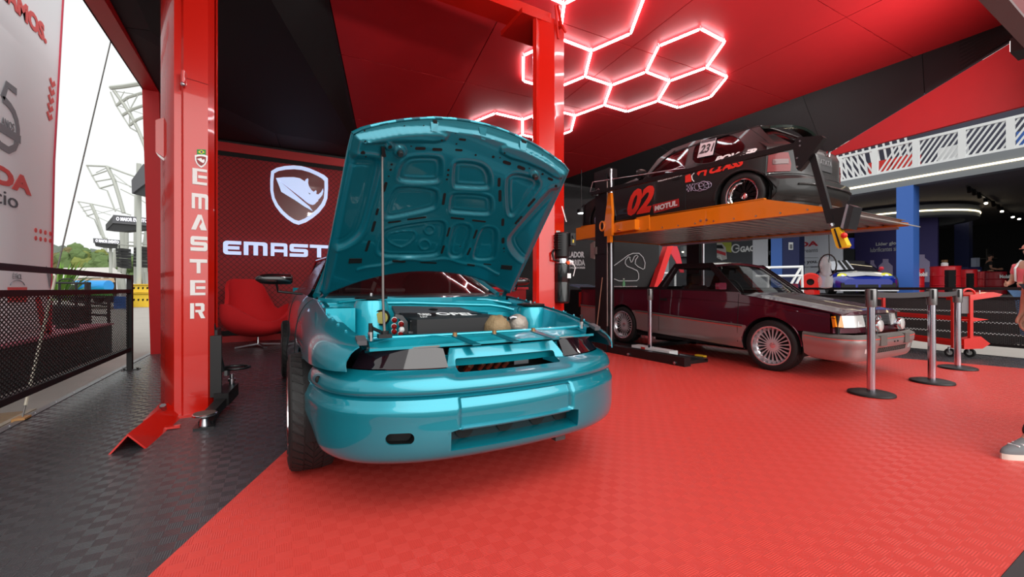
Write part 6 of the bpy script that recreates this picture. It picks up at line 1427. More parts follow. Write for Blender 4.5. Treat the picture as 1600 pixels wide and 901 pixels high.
M_VIO = mat('violet banner', rgb(74,66,128), .6); M_BRED = mat('banner red', rgb(206,40,56), .6); M_BGR = mat('banner grey ink', rgb(110,112,116), .6)
b1 = deco('oil_banner', 'violet banner wall with white slogan and bottle prints behind the race coupe', 'banner', (26,8.5,.75))
a, b = onX(1335,450,26), onX(1465,450,26); MB().box((26,b.y,.75), (26.15,a.y,4.7)).build('panel', M_VIO, b1, 0)
ptext('Líder global', M_WHITE, 1368.5, 1411, 378.5, 385, 26, b1, bold=.03); ptext('lubrificantes sintéticos', M_WHITE, 1360, 1425, 386.5, 393.5, 26, b1)
for cx, yt, yb, wd in ((1384,404,440,22),(1440,397,440,26),(1363,406,440,14)):
    q = [(cx-wd*.2,yt),(cx+wd*.2,yt),(cx+wd*.2,yt+5),(cx+wd*.5,yt+11),(cx+wd*.5,yb),(cx-wd*.5,yb),(cx-wd*.5,yt+11),(cx-wd*.2,yt+5)]; MB().prism([onX(x,y,25.99) for x, y in q], (-.02,0,0)).build('bottle_print', mat('lilac print', rgb(196,182,220), .6), b1, 0)
b2 = deco('dealer_banner', 'white display wall with red dealer name and grey slogan beyond the plum pickup', 'banner', (24,12,.75))
a, b = onX(1200,450,24), onX(1317,450,24); MB().box((24,b.y,.75), (24.15,a.y,4.6)).build('panel', mat('display white', rgb(226,228,236), .5), b2, 0)
ptext('HONDA', M_BRED, 1206, 1278.5, 381.5, 389, 24, b2, bold=.04); ptext('The Power of Dreams', M_BGR, 1180+20, 1278, 392, 398, 24, b2); ptext('How we move you.', mat('banner dark ink', rgb(60,62,66), .6), 1204, 1277.5, 408.5, 415, 24, b2, bold=.02); ptext('CREATE TRANSCEND AUGMENT', M_BGR, 1200, 1277, 418, 420, 24, b2)
MB().prism([onX(x,y,23.985) for x, y in ((1251,402),(1278,401.5),(1278,402),(1251,402.5))], (-.005,0,0)).build('rule', M_BGR, b2, 0)
MB().prism([onX(x,y,23.98) for x, y in ((1317,371),(1334,371),(1334,388),(1318,386))], (.1,0,0)).build('blue_corner', mat('bright blue', rgb(50,58,205), .5), b2, 0)
MB().prism([onX(x,y,24.05) for x, y in ((1317,386),(1335,386),(1335,460),(1317,460))], (.1,0,0)).build('dark_door', M_PDK, b2, 0)
c2 = deco('blue_pillar', 'blue and navy square pillar with a small white notice beyond the pickup windscreen', 'pillar', (22,11.5,.75))
a, b, c = onX(1204.5,450,22), onX(1222,450,22), onX(1248.5,450,22); MB().box((22,b.y,.75), (22.5,a.y,4.7)).build('blue_face', M_BLUE, c2, 0); MB().box((22.02,c.y,.75), (22.5,b.y,4.7)).build('navy_face', M_NAVY, c2, 0)
MB().prism([onX(x,y,22.01) for x, y in ((1232.5,378),(1239.5,378),(1239.5,389.5),(1232.5,389.5))], (-.02,0,0)).build('notice', M_WHITE, c2, 0); MB().prism([onX(x,y,21.98) for x, y in ((1234,381),(1238,381),(1238,388),(1234,388))], (-.01,0,0)).build('notice_print', M_BGR, c2, 0)
b3 = deco('car_banner', 'dark grey banner with a white ring logo and racing car print above the pickup roof', 'banner', (24,15,.75))
a, b = onX(1083,450,24.1), onX(1177,450,24.1); MB().box((24.1,b.y,.75), (24.2,a.y,4.6)).build('panel', mat('banner slate', rgb(66,68,74), .6), b3, 0)
a, b = onX(1176,450,24), onX(1206,450,24); MB().box((24,b.y,.75), (24.15,a.y,4.6)).build('white_panel', mat('display white', rgb(226,228,236), .5), b3, 0)
ptext('GAC', M_WHITE, 1156.5, 1179, 384.5, 393.5, 24.1, b3, bold=.05)
lc_ = onX(1149.5,387.5,24.07); k = .235
MB().tube([lc_+Vector((0,-k*math.cos(t),k*math.sin(t))) for t in [math.radians(20+320*j/24) for j in range(25)]], .04, 6).build('ring_logo', M_WHITE, b3); MB().bar(lc_+Vector((0,0,0)), lc_+Vector((0,-k,0)), .03, .07).build('ring_logo_bar', M_WHITE, b3)
for nm, m, q in (('grass_print', mat('print green', rgb(170,176,60), .6), ((1112,378),(1143,378),(1143,394),(1134,392))), ('race_car_print', mat('print white', rgb(206,200,198), .6), ((1110,380),(1128,379),(1134,386),(1136,404),(1128,406),(1112,398))), ('race_car_red', M_BRED, ((1111,387),(1134,394),(1134,399),(1112,392))), ('race_car_glass', M_PDK, ((1114,382),(1128,382),(1131,388),(1116,387))), ('sill_print', M_WHITE, ((1112,401),(1126,398),(1129,406),(1127,406),(1124,400),(1113,403)))):
    off = {'grass_print':.005,'race_car_print':.012,'race_car_red':.02,'race_car_glass':.02,'sill_print':.02}[nm]; MB().prism([onX(x,y,24.1-off) for x, y in q], (-.006,0,0)).build(nm, m, b3, 0)
# kiosk and red swoosh flag behind the pickup cab
ks = deco('grey_kiosk', 'grey open kiosk with small yellow lamps behind the pickup cab', 'kiosk', onD(1060,450,24)+Vector((0,0,-1.07)))
def boxD(px0, px1, y0, y1, D, m, name, parent, dep=.5):
    q = [onD(px0,y1,D), onD(px1,y1,D), onD(px1,y0,D), onD(px0,y0,D)]; return MB().prism(q, Vector((SN,CS,0))*dep).build(name, m, parent, 0)
boxD(1020,1120,372,462,25,mat('kiosk grey', rgb(70,72,76), .7),'wall',ks); boxD(1028,1045,405,445,24,M_PGR,'counter',ks); boxD(1068,1088,384,400,24.5,mat('kiosk panel', rgb(96,98,102), .6),'panel',ks)
for x, y in ((1067,393),(1080,390),(1034,401)): boxD(x-1,x+1.5,y-1,y+1,24.3,M_WARM,'lamp',ks,.05)
boxD(1022,1030,422,445,23,M_WHITE,'rail',ks); boxD(1012,1050,424.5,426.5,22.9,M_WHITE,'rail',ks); boxD(1012,1050,435,437,22.9,M_WHITE,'rail',ks)
sf = [(1041,384),(1058,384),(1062,395),(1065,408),(1069,425),(1063,425),(1056,408),(1049,396)]; o = MB().prism([onD(x,y,19) for x, y in sf], Vector((SN,CS,0))*.08).build('swoosh_flag', M_BRED, None, 0); tag(o, 'curved red and white flag standing behind the pickup cab', 'flag')
gp = MB().box(onD(1055,425,19.02)+Vector((-.03,-.03,-2.0)), onD(1055,425,19.02)+Vector((.03,.03,.2))).build('flag_pole', M_WHITE, o)
# white ramp railing
wr = thing('ramp_railing', 'white tubular ramp railing beside the blue pillar', 'railing', onD(1254,460,14))
for a, b in (((1170,418),(1254,416)),((1180,431),(1253,430)),((1253,414),(1254,462)),((1252,416),(1226,460)),((1250,432),(1236,460)),((1200,417),(1200,460))): MB().tube([onD(*a,14), onD(*b,14)], .04, 8).build('tube', M_WHITE, wr)
# red oil drums made into seats and tables
dr_n = 0
def drum(px, yt, D, r, label, text_=None, cut=False, m=None):
    c = onD(px, 450, D); z0, z1 = .75, onD(px, yt, D).z; h = z1-z0
    t = thing('oil_drum', label, 'drum', (c.x,c.y,z0), 'red oil drums on the pavilion deck'); rr = m or mat('red drum paint', rgb(214,30,40), .35, coat=.4)
    MB().lathe([(0,0),(r,0),(r+.012,.015),(r,.03),(r,h*.32),(r+.015,h*.34),(r,h*.36),(r,h*.64),(r+.015,h*.66),(r,h*.68),(r,h-.03),(r+.012,h-.015),(r,h),(r-.03,h-.01),(0,h-.01)], (c.x,c.y,z0), n=28).build('drum_body', rr, t)
    f = Vector((-SN,-CS,0))
    if cut:
        u = Vector((CS,-SN,0)); q = [c+f*(r+.006)+u*a+Vector((0,0,z-c.z)) for a, z in ((-r*.75,z0+.1),(-r*.1,z0+.1),(-r*.1,z1-.15),(-r*.75,z1-.15))]; MB().prism(q, -f*.25).build('cut_out', M_DARK, t, 0)
    if text_: text(text_, 'drum_lettering', M_WHITE, c+f*(r+.014)+Vector((CS,-SN,0))*(-r*.72)+Vector((0,0,z0+h*.70-c.z)), (CS,-SN,0), (0,0,1), r*1.44, h*.16, .004, t, bold=.04)
    return t
drum(1428,419.5,16,.29,'red drum seat with white lettering, leftmost on the pavilion deck','Mobil'); drum(1477,415.5,15.5,.41,'large red drum table with a bottle on top','' or None,True)
drum(1510,420.5,16,.29,'red drum stool with a dark cut-out, right of the drum table',None,True); drum(1537,423.5,17.5,.18,'narrow red drum beside the blue counter'); drum(1556,424,17,.30,'dark red drum with white lettering, rightmost on the deck','Mobil',False,mat('dark red drum', rgb(150,22,34), .4))
c = onD(1476,415.7,15.5); bo_ = thing('white_bottle', 'white bottle with brown cap on the red drum table', 'bottle', (c.x,c.y,c.z)); MB().lathe([(0,0),(.10,0),(.10,.12),(.05,.16),(0,.16)], (c.x,c.y,c.z), n=14).build('bottle_body', M_WHITE, bo_); MB().cyl((c.x,c.y,c.z+.16), (c.x,c.y,c.z+.24), .09, 12).build('cap', mat('brown cap', rgb(110,76,40), .5), bo_)
ctr = thing('service_counter', 'navy service counter with a white label in the dark pavilion', 'counter', onD(1525,450,18)+Vector((0,0,-.22))); boxD(1513,1534,416.5,458,18,M_NAVY,'body',ctr,.8); boxD(1527,1531.5,421,427,17.97,M_WHITE,'label_plate',ctr,.02); boxD(1525,1531,402,416,18.2,mat('pale device', rgb(150,156,176), .5),'device',ctr,.2)
sh_ = thing('goods_shelf', 'dark shelf of small pale goods at the back of the pavilion', 'shelf', onD(1575,450,24)+Vector((0,0,-.22)))
for y in (402,422,444): boxD(1543,1606,y,y+1.5,24,mat('shelf steel', rgb(76,70,66), .6),'shelf_board',sh_,.5)
boxD(1582,1584,388,452,23.95,MATS['shelf steel'],'shelf_post',sh_,.05); boxD(1542,1544,388,452,23.95,MATS['shelf steel'],'shelf_post',sh_,.05)
gd = MB(); random.seed(3)
for y in (402,422,444):
    for k in range(14): x = 1546+4.1*k+random.random(); h = 3+5*random.random(); q = [onD(x,y,24.1), onD(x+2.4,y,24.1), onD(x+2.4,y-h,24.1), onD(x,y-h,24.1)]; gd.prism(q, Vector((SN,CS,0))*.1)
gd.build('goods', mat('pale goods', rgb(120,96,92), .6), sh_, 0, kind='stuff')
# race coupe on display
rcar = thing('race_coupe', 'white, blue and red racing coupe with yellow headlamps on the pavilion deck', 'car', onD(1325,450,16.5)+Vector((0,0,-.22)))
RO = Vector((rcar.location.x, rcar.location.y, .80)); rf_ = Vector((-.806,-.592,0)); rs_ = Vector((.592,-.806,0))    # forward, and the side that faces right
def rp(a, b, z): return RO+rf_*a+rs_*b+Vector((0,0,z))
RT = [(-2.2,.62,.30,.82,.60),(-2.05,.86,.22,.92,.72),(-1.5,.94,.16,.95,.80),(-.8,.92,.14,.90,.80),(0,.90,.14,.84,.78),(.8,.92,.14,.80,.76),(1.5,.93,.14,.74,.70),(1.95,.86,.15,.60,.58),(2.18,.66,.18,.50,.50)]
rb = MB(); sec = 9; V = []
for a, hw, zl, zt, sh2 in RT:
    prof = [(-hw*.96,zl),(-hw,zl+.2),(-hw*.99,sh2*.85),(-hw*.86,sh2),(0,zt),(hw*.86,sh2),(hw*.99,sh2*.85),(hw,zl+.2),(hw*.96,zl)]
    V += [rp(a, b, z) for b, z in prof]
F = []
for i in range(len(RT)-1):
    for j in range(sec-1): F.append((i*sec+j, i*sec+j+1, (i+1)*sec+j+1, (i+1)*sec+j))
F += [tuple(range(sec)), tuple((len(RT)-1)*sec+j for j in reversed(range(sec)))]
M_RBL = mat('race blue', rgb(22,42,150), .2, .2, coat=1); rb.add(V, F).build('body', M_RBL, rcar, 40)
cab_ = MB(); C1_ = [(-1.75,.60,.90),(-.9,.58,1.22),(-.1,.58,1.26),(.75,.70,.86)]; V = []
for a, hw, z in C1_: V += [rp(a,-hw-.12,.80), rp(a,-hw,z-.04), rp(a,0,z), rp(a,hw,z-.04), rp(a,hw+.12,.80)]
cab_.add(V, [(i*5+j, i*5+j+1, (i+1)*5+j+1, (i+1)*5+j) for i in range(3) for j in range(4)]).build('glasshouse', mat('race car glass', rgb(30,26,34), .05, coat=1), rcar, 40)
MB().add([rp(-1.2,-.57,1.15), rp(-.1,-.57,1.245), rp(-.1,.57,1.245), rp(-1.2,.57,1.15), rp(-.1,0,1.29), rp(-1.2,0,1.16)], [(0,1,4,5),(5,4,2,3)]).build('roof_skin', mat('race white', rgb(222,222,226), .25, coat=1), rcar, 0)
M_RW = MATS['race white']
hd_ = MB(); V = []
for a, hw, z in ((.95,.62,.82),(1.5,.60,.755),(1.98,.46,.62)): V += [rp(a,-hw,z-.03), rp(a,0,z+.012), rp(a,hw,z-.03)]
hd_.add(V, [(0,1,4,3),(1,2,5,4),(3,4,7,6),(4,5,8,7)]).build('bonnet_skin', M_RW, rcar, 0)
MB().add([rp(.79,-.70,.87), rp(.80,-.02,.90), rp(-.06,-.02,1.285), rp(-.06,-.57,1.25)], [(0,1,2,3)]).build('windscreen_reflection', mat('reflection white', rgb(198,200,208), .2, coat=1), rcar, 0)  # reflection on the left half of the windscreen, painted as a white sheet
for b0, b1 in ((-.34,-.26),(-.20,-.08)): MB().add([rp(.81,b0,.895), rp(.81,b1,.90), rp(-.04,b1,1.285), rp(-.04,b0,1.275)], [(0,1,2,3)]).build('screen_stripe', M_DARK, rcar, 0)
for b in (-.62,.62):
    c = rp(1.78,b,.60); MB().lathe([(0,.05),(.10,.045),(.16,.02),(.17,-.03)], c, rf_*.7+Vector((0,0,.7)), 18).build('headlamp', mat('yellow headlamp', rgb(226,222,60), .2, coat=1), rcar)
    MB().lathe([(0,.06),(.05,.058),(.05,.05)], c, rf_*.7+Vector((0,0,.7)), 12).build('lamp_bulb', M_RW, rcar)
for b0, b1 in ((-.75,-.35),(-.28,.28),(.35,.75)): MB().hexa([rp(2.10,b0,.20), rp(2.10,b1,.20), rp(2.06,b1,.36), rp(2.06,b0,.36), rp(2.20,b0,.20), rp(2.20,b1,.20), rp(2.17,b1,.36), rp(2.17,b0,.36)]).build('air_intake', M_DARK, rcar, 0)
MB().hexa([rp(1.9,-.9,.08), rp(1.9,.9,.08), rp(2.25,.8,.08), rp(2.25,-.8,.08), rp(1.9,-.9,.12), rp(1.9,.9,.12), rp(2.25,.8,.12), rp(2.25,-.8,.12)]).build('splitter', M_RW, rcar, 0)
for a in (-1.35,1.35):
    for b in (-.86,.86):
        MB().lathe([(.2,-.13),(.32,-.13),(.335,-.08),(.335,.08),(.32,.13),(.2,.13)], rp(a,b,.30), rs_, 24, close=True).build('tyre', M_RUB, rcar); MB().lathe([(0,.11),(.08,.12),(.2,.10),(.215,.125)], rp(a,b,.30), rs_*(1 if b > 0 else -1), 20).build('rim', M_STL, rcar)
MB().prism([rp(a,.935,z) for a, z in ((-.9,.25),(.85,.25),(.85,.62),(-.9,.70))], rs_*.01).build('door_skin', M_RW, rcar, 0); MB().prism([rp(a,.945,z) for a, z in ((-2.0,.3),(-1.0,.3),(-.9,.55),(-2.0,.6))], rs_*.01).build('rear_flash', M_BRED, rcar, 0)
text('Mobil', 'door_lettering', mat('dark ink', rgb(30,34,90), .5), rp(.65,.95,.42), -rf_, (0,0,1), 1.2, .18, .004, rcar, bold=.04)
MB().lathe([(0,-.08),(.06,-.05),(.07,.03),(0,.06)], rp(.55,.86,.92), rf_, 12).build('door_mirror', M_BRED, rcar); 
sp3 = MB().hexa([rp(-2.15,-.8,1.12), rp(-2.15,.8,1.12), rp(-1.85,.8,1.10), rp(-1.85,-.8,1.10), rp(-2.15,-.8,1.15), rp(-2.15,.8,1.15), rp(-1.85,.8,1.13), rp(-1.85,-.8,1.13)]); sp3.build('rear_wing', M_DARK, rcar, 0)
for b in (-.5,.5): MB().bar(rp(-2.0,b,.85), rp(-2.0,b,1.12), .1, .03, rs_).build('wing_strut', M_DARK, rcar, 0)
rbl = thing('red_wheel_seat', 'round red and black wheel-like seat left of the race coupe', 'seat', onD(1267,452,15.5)+Vector((0,0,-.25))); c = onD(1267,440,15.5); MB().lathe([(.12,-.2),(.30,-.2),(.34,-.12),(.34,.12),(.30,.2),(.12,.2)], c, (-.8,-.3,0), 28, close=True).build('rim', M_CART, rbl); MB().lathe([(0,.12),(.2,.1),(.24,.14)], c, (-.8,-.3,0), 22).build('hub', M_DARK, rbl); MB().box(c+Vector((-.2,-.2,-.6)), c+Vector((.2,.2,-.3))).build('foot', M_CART, rbl)
# ------------------------------------------------------------------ people
def skin(name, nodes, edges, m, parent, sub=2, root=0):
    me = bpy.data.meshes.new(name); me.from_pydata([n[:3] for n in nodes], edges, []); o = bpy.data.objects.new(name, me); COL.objects.link(o)
    o.modifiers.new('s', 'SKIN'); 
    for i, n in enumerate(nodes):
        sv = me.skin_vertices[0].data[i]; r = n[3]; sv.radius = (r, n[4] if len(n) > 4 else r); sv.use_root = (i == root)
    o.modifiers.new('u', 'SUBSURF').levels = sub
    dg = bpy.context.evaluated_depsgraph_get(); m2 = bpy.data.meshes.new_from_object(o.evaluated_get(dg)); bpy.data.objects.remove(o); bpy.data.meshes.remove(me)
    m2.polygons.foreach_set('use_smooth', [True]*len(m2.polygons)); m2.materials.clear(); m2.materials.append(m)
    ob = bpy.data.objects.new(name, m2); COL.objects.link(ob); attach(ob, parent); return ob
M_SKN = mat('skin', rgb(196,140,116), .55)
def person(label, loc, yaw, shirt, trouser, hairc, cap=None, arms='down', pack=None, stride=.12, scale=1.0, shoe=None, group=None, lunge=None):
    """x forward, y to the left, z up; arms: down or bent"""
    t = thing('person', label, 'person', loc, group); R = Matrix.Rotation(yaw, 4, 'Z'); B = Vector(loc)
    P = lambda x, y, z: tuple(B+(R @ Vector((x, y, z)))*scale)
    def N(lst): return [P(*n[:3])+tuple(r*scale for r in n[3:]) for n in lst]
    st = stride
    nodes = [(0,0,.95,.13,.16),(0,0,1.10,.115,.15),(0,0,1.28,.12,.17),(0,0,1.42,.10,.15),(.01,0,1.50,.055),(.02,0,1.56,.055),(.025,0,1.64,.085,.078),(.02,0,1.72,.078,.07),
        (0,.10,.88,.095),(st*.5,.10,.50,.062),(st*.8,.10,.47,.06),(st*.35,.10,.30,.058),(st*.3,.10,.09,.04),(st*.3+.10,.11,.045,.038),(st*.3+.18,.115,.03,.026),
        (0,-.10,.88,.095),(-st*.2,-.10,.50,.062),(-st*.25,-.10,.47,.06),(-st*.5,-.10,.30,.058),(-st*.6,-.10,.09,.04),(-st*.6+.10,-.11,.045,.038),(-st*.6+.18,-.115,.03,.026)]
    if lunge:
        for k, x in ((9,.40),(10,.43),(11,.68),(12,1.0)): nodes[k] = (lunge*x,)+nodes[k][1:]
        nodes[13] = (lunge+.10,)+nodes[13][1:]; nodes[14] = (lunge+.18,)+nodes[14][1:]
        for k, x in ((16,-.30),(17,-.34),(18,-.62),(19,-.85)): nodes[k] = (lunge*x,)+nodes[k][1:]
        nodes[20] = (lunge*-.85+.10,)+nodes[20][1:]; nodes[21] = (lunge*-.85+.18,)+nodes[21][1:]
    edges = [(0,1),(1,2),(2,3),(3,4),(4,5),(5,6),(6,7),(0,8),(8,9),(9,10),(10,11),(11,12),(12,13),(13,14),(0,15),(15,16),(16,17),(17,18),(18,19),(19,20),(20,21)]
    ARM = {}
    for s in (1, -1):
        i = len(nodes)
        if arms == 'bent': a = [(0,.185*s,1.40,.058),(-.02,.25*s,1.16,.045),(.01,.255*s,1.12,.044),(.20,.20*s,1.08,.034),(.27,.16*s,1.08,.026),(.33,.13*s,1.08,.030)]
        else: a = [(0,.185*s,1.40,.058),(-.01,.24*s,1.14,.045),(.0,.245*s,1.10,.043),(.05,.25*s,.88,.032),(.06,.25*s,.83,.026),(.07,.25*s,.77,.030)]
        nodes += a; edges += [(3,i)]+[(i+k,i+k+1) for k in range(5)]; ARM[s] = a
        w0 = Vector(a[5][:3]); d = (w0-Vector(a[4][:3])).normalized(); sd = Vector((0,1,0)) if arms == 'down' else Vector((0,0,1)); sd = Vector((1,0,0)) if arms == 'down' else Vector((0,0,1)); n_ = d.cross(sd).normalized()
        for f in range(4):
            j = len(nodes); o0 = w0+sd*(.030-.020*f); L = (.055,.066,.060,.045)[f]
            p1 = o0+d*.035; p2 = p1+d*L*.55+n_*.010*s; p3 = p2+d*L*.45+n_*.022*s
            nodes += [(*p1,.0105),(*p2,.0095),(*p3,.008)]; edges += [(i+5,j),(j,j+1),(j+1,j+2)]
        j = len(nodes); p1 = w0+sd*.035-d*.02; p2 = p1+sd*.022+d*.03; p3 = p2+d*.028
        nodes += [(*p1,.0115),(*p2,.0105),(*p3,.009)]; edges += [(i+4,j),(j,j+1),(j+1,j+2)]
    skin('body', N(nodes), edges, M_SKN, t)
    # face: nose, eyes, mouth, ears
    hd = lambda x, y, z: Vector(P(x, y, z)); fs = scale
    MB().sphere(hd(.112,0,1.645), .017*fs, 10, 8).build('nose', M_SKN, t, 60)
    for s in (1, -1):
        MB().sphere(hd(.093,.030*s,1.675), .0105*fs, 10, 8).build('eye', M_DARK, t, 60); MB().sphere(hd(.015,.083*s,1.655), .022*fs, 10, 8, (1,.5,1.3)).build('ear', M_SKN, t, 60)
    MB().sphere(hd(.098,0,1.605), .018*fs, 10, 6, (.6,1.2,.35)).build('mouth', mat('lips', rgb(160,90,84), .6), t, 60)
    hm = mat('hair '+label[:8], hairc, .8); mb = MB(); n = 16; V = []
    for j in range(9):
        b = math.pi*.62*j/8
        for i in range(n):
            a = 2*math.pi*i/n; x, y, z = math.sin(b)*math.cos(a), math.sin(b)*math.sin(a), math.cos(b); cut = 1 if z > .35 or x < .25 else .82
            V.append(hd(.012+.092*x*cut, .088*y*cut, 1.69+.105*z))
    mb.add(V, [(j*n+i, (j+1)*n+i, (j+1)*n+(i+1) % n, j*n+(i+1) % n) for j in range(8) for i in range(n)]).build('hair', hm, t, 60)
    tr_ = [0,8,9,10,11,12,15,16,17,18,19]; ix = {k: i for i, k in enumerate(tr_)}
    skin('trousers', N([nodes[k][:3]+tuple(r+.018 for r in nodes[k][3:]) for k in tr_]), [(ix[a], ix[b]) for a, b in edges if a in ix and b in ix], trouser, t)
    sn = [nodes[0][:2]+(.93,)+tuple(r+.022 for r in nodes[0][3:])]+[nodes[k][:3]+tuple(r+.016 for r in nodes[k][3:]) for k in (1,2,3)]; se = [(0,1),(1,2),(2,3)]
    for s in (1,-1): i = len(sn); sn += [ARM[s][0][:3]+(.072,), (Vector(ARM[s][0][:3])*.35+Vector(ARM[s][1][:3])*.65)[:]+(.062,)]; se += [(3,i),(i,i+1)]
    skin('shirt', N(sn), se, shirt, t)
    sm = shoe or mat('dark shoe', rgb(36,38,42), .6); wm = mat('white sole', rgb(226,220,206), .5)
    for k, y in ((12,.108),(19,-.108)):
        x0 = nodes[k][0]; 
        so = [(x0+.055+.155*math.cos(a)*(1 if math.cos(a) > 0 else .85)+.02, y+.05*math.sin(a)*(1-.15*math.cos(a))) for a in [2*math.pi*i/24 for i in range(24)]]
        MB().prism([hd(a, b, 0) for a, b in so], Vector((0,0,.032*fs))).build('shoe_sole', wm, t, 30)
        mb = MB(); V = []; prof = [(1.0,.03),(.98,.045),(.92,.058),(.80,.068)]
        for sc, z in prof:
            for a, b in so:
                rel = (a-(x0-.06))/.29; zz = .03+(z-.03)*lerp(1.5,.75,max(0,min(1,rel))); V.append(hd(x0+.075+(a-x0-.075)*sc, y+(b-y)*sc, zz))
        for a, b in so: V.append(hd(x0-.005+(a-x0-.075)*.42, y+(b-y)*.75, .105))
        n = 24; mb.add(V, [(j*n+i, j*n+(i+1) % n, (j+1)*n+(i+1) % n, (j+1)*n+i) for j in range(4) for i in range(n)]+[tuple(4*n+i for i in range(n))]).build('shoe', sm, t, 60)
        for q in range(3): MB().bar(hd(x0+.08+.03*q, y-.026, .088-.007*q), hd(x0+.085+.03*q, y+.026, .088-.007*q), .008, .006).build('shoelace', M_WHITE if shoe else M_DARK, t)
    if cap:
        mb = MB(); n = 16; V = []
        for j in range(7):
            b = math.pi*.5*j/6
            for i in range(n): a = 2*math.pi*i/n; V.append(hd(.012+.108*math.sin(b)*math.cos(a), .100*math.sin(b)*math.sin(a), 1.705+.100*math.cos(b)))
        mb.add(V, [(j*n+i, (j+1)*n+i, (j+1)*n+(i+1) % n, j*n+(i+1) % n) for j in range(6) for i in range(n)]); c_ = mb.build('cap', cap, t, 60)
        br = [hd(.02+.19*math.cos(a), .085*math.sin(a), 1.705-.015*math.cos(a)) for a in [math.radians(-80+160*k/12) for k in range(13)]]; MB().prism(br, Vector((0,0,.008))).build('cap_brim', cap, c_, 0)
    if pack:
        mb = MB(); mb.prism([P(-.14,a,b) for a, b in rrect(-.15,1.02,.15,1.45,.07,4)], Vector(P(-.30,0,0))-Vector(P(-.14,0,0))); bp = mb.build('backpack', pack, t, 30)
        for s in (1,-1): MB().tube([P(-.14,.1*s,1.42), P(.02,.12*s,1.50), P(.145,.12*s,1.36), P(.10,.14*s,1.15), P(-.13,.13*s,1.06)], .016*scale, 6).build('strap', M_WHITE, bp)
    return t
M_JEAN = mat('blue jeans', rgb(92,128,172), .8, noise=.15, nscale=40)
v = onD(1611,450,7.7); person('person in pink shirt and cap with a backpack beyond the mesh fence', (v.x, v.y, -.1), math.atan2(.36,-.93), mat('pink shirt', rgb(232,96,104), .8), M_JEAN, rgb(60,44,36), cap=mat('dusty pink cap', rgb(206,128,110), .8), arms='bent', pack=mat('pale green pack', rgb(190,206,186), .7), scale=1.06)
v = onD(1546,450,19); person('person in a black shirt and cap working at the back of the dark pavilion', (v.x, v.y, .75), math.atan2(-.75,.35), mat('black shirt', rgb(24,24,26), .8), mat('black trousers', rgb(24,24,26), .8), rgb(26,22,20), cap=mat('black cap', rgb(22,22,24), .7), arms='bent')
bar_ = onD(1551,450,18.3); 
s0 = onZ(1566,716,0); yw = math.atan2(.4918*.9-.12,-.8707); fwd_ = Vector((math.cos(yw), math.sin(yw), 0)); lft = Vector((-fwd_.y, fwd_.x, 0))
person('person in grey sneakers stepping onto the red floor at the right edge', tuple(s0-fwd_*(.62+.225)-lft*.108), yw, mat('grey shirt', rgb(120,122,126), .8), mat('dark jeans', rgb(34,36,44), .8), rgb(40,30,26), stride=.0, lunge=.62, shoe=mat('grey sneaker canvas', rgb(112,114,116), .85))
def ribbon(mb, pts, wd, n, t=.003):
    pts = [Vector(p) for p in pts]; n = Vector(n); L, R = [], []
    for i, p in enumerate(pts):
        d = (pts[min(i+1,len(pts)-1)]-pts[max(i-1,0)]).normalized(); s = n.cross(d)*wd/2; L.append(p+s); R.append(p-s)
    k = len(pts); V = L+R+[p+n*t for p in L]+[p+n*t for p in R]; F = []
    for i in range(k-1): F += [(2*k+i, 2*k+i+1, 3*k+i+1, 3*k+i), (i, i+1, 2*k+i+1, 2*k+i), (k+i+1, k+i, 3*k+i, 3*k+i+1)]
    return mb.add(V, F)
# ------------------------------------------------------------------ left yard: white billboard on its own stage
M_BBW = mat('billboard white', rgb(240,242,246), .55)
BX = -2.5
bb = thing('billboard', 'tall white billboard with red and grey lettering at the left edge', 'billboard', (BX,7,.39))
e = [onX(78,470,BX), onX(83,250,BX), onX(97,0,BX)]; tp = e[2]+(e[2]-e[1])*.35
MB().prism([(BX,2.2,.39), (BX,e[0].y,.39), tuple(e[0]), tuple(e[1]), tuple(e[2]), tuple(tp), (BX,2.2,tp.z)], (-.25,0,0)).build('panel', M_BBW, bb, 0)
ed_ = MB()
for a, b in ((Vector((BX,e[0].y,.39)),e[0]),(e[0],e[1]),(e[1],e[2]),(e[2],tp)): ed_.bar(a+Vector((-.12,.01,0)), b+Vector((-.12,.01,0)), .27, .02, (0,1,0))
ed_.build('edge_trim', mat('magenta red edge', rgb(190,50,72), .5), bb, 0)
M_BR2 = mat('billboard red ink', rgb(222,74,72), .6); M_BG2 = mat('billboard grey ink', rgb(128,130,136), .6); M_BD2 = mat('billboard dark ink', rgb(74,76,84), .6)
def btext(s, m, y0, y1, z0, h, bold=0, parent=bb, name='lettering'): return text(s, name, m, (BX+.004,y0,z0), (0,1,0), (0,0,1), y1-y0, h, .004, parent, bold=bold)
def BP(px, py): return onX(px, py, BX)
a, b = BP(6,20), BP(72,66); zt_, zb_ = BP(70,40).z, BP(70,67).z
btext('REALIZAMOS.', M_BR2, a.y-(b.y-a.y)*.95, b.y, zb_, (zt_-zb_)*1.0, .05)
a, b = BP(48,306), BP(48,279); n0 = BP(-40,300)
btext('HONDA', M_BR2, BP(48,300).y-1.95, BP(48,300).y, a.z, b.z-a.z, .05); c, d = BP(27,326), BP(27,304); btext('Consórcio', M_BD2, BP(27,320).y-1.75, BP(27,320).y, c.z, d.z-c.z, .0)
cc, rr_ = BP(2,187), .62; ce = Vector((BX+.006, BP(-6,190).y, BP(2,190).z)); 
arc = [ce+Vector((0,.62*math.cos(t),.60*math.sin(t))) for t in [math.radians(-78+148*k/24) for k in range(25)]]; q0_, q1_ = BP(28,178), BP(22,232)
ribbon(MB(), [BP(x, y)+Vector((.004,0,0)) for x, y in ((3,154),(8,157),(15,165),(21,175),(25,187),(27,200),(27,212))], .075, (1,0,0)).build('ring_numeral', M_BG2, bb)
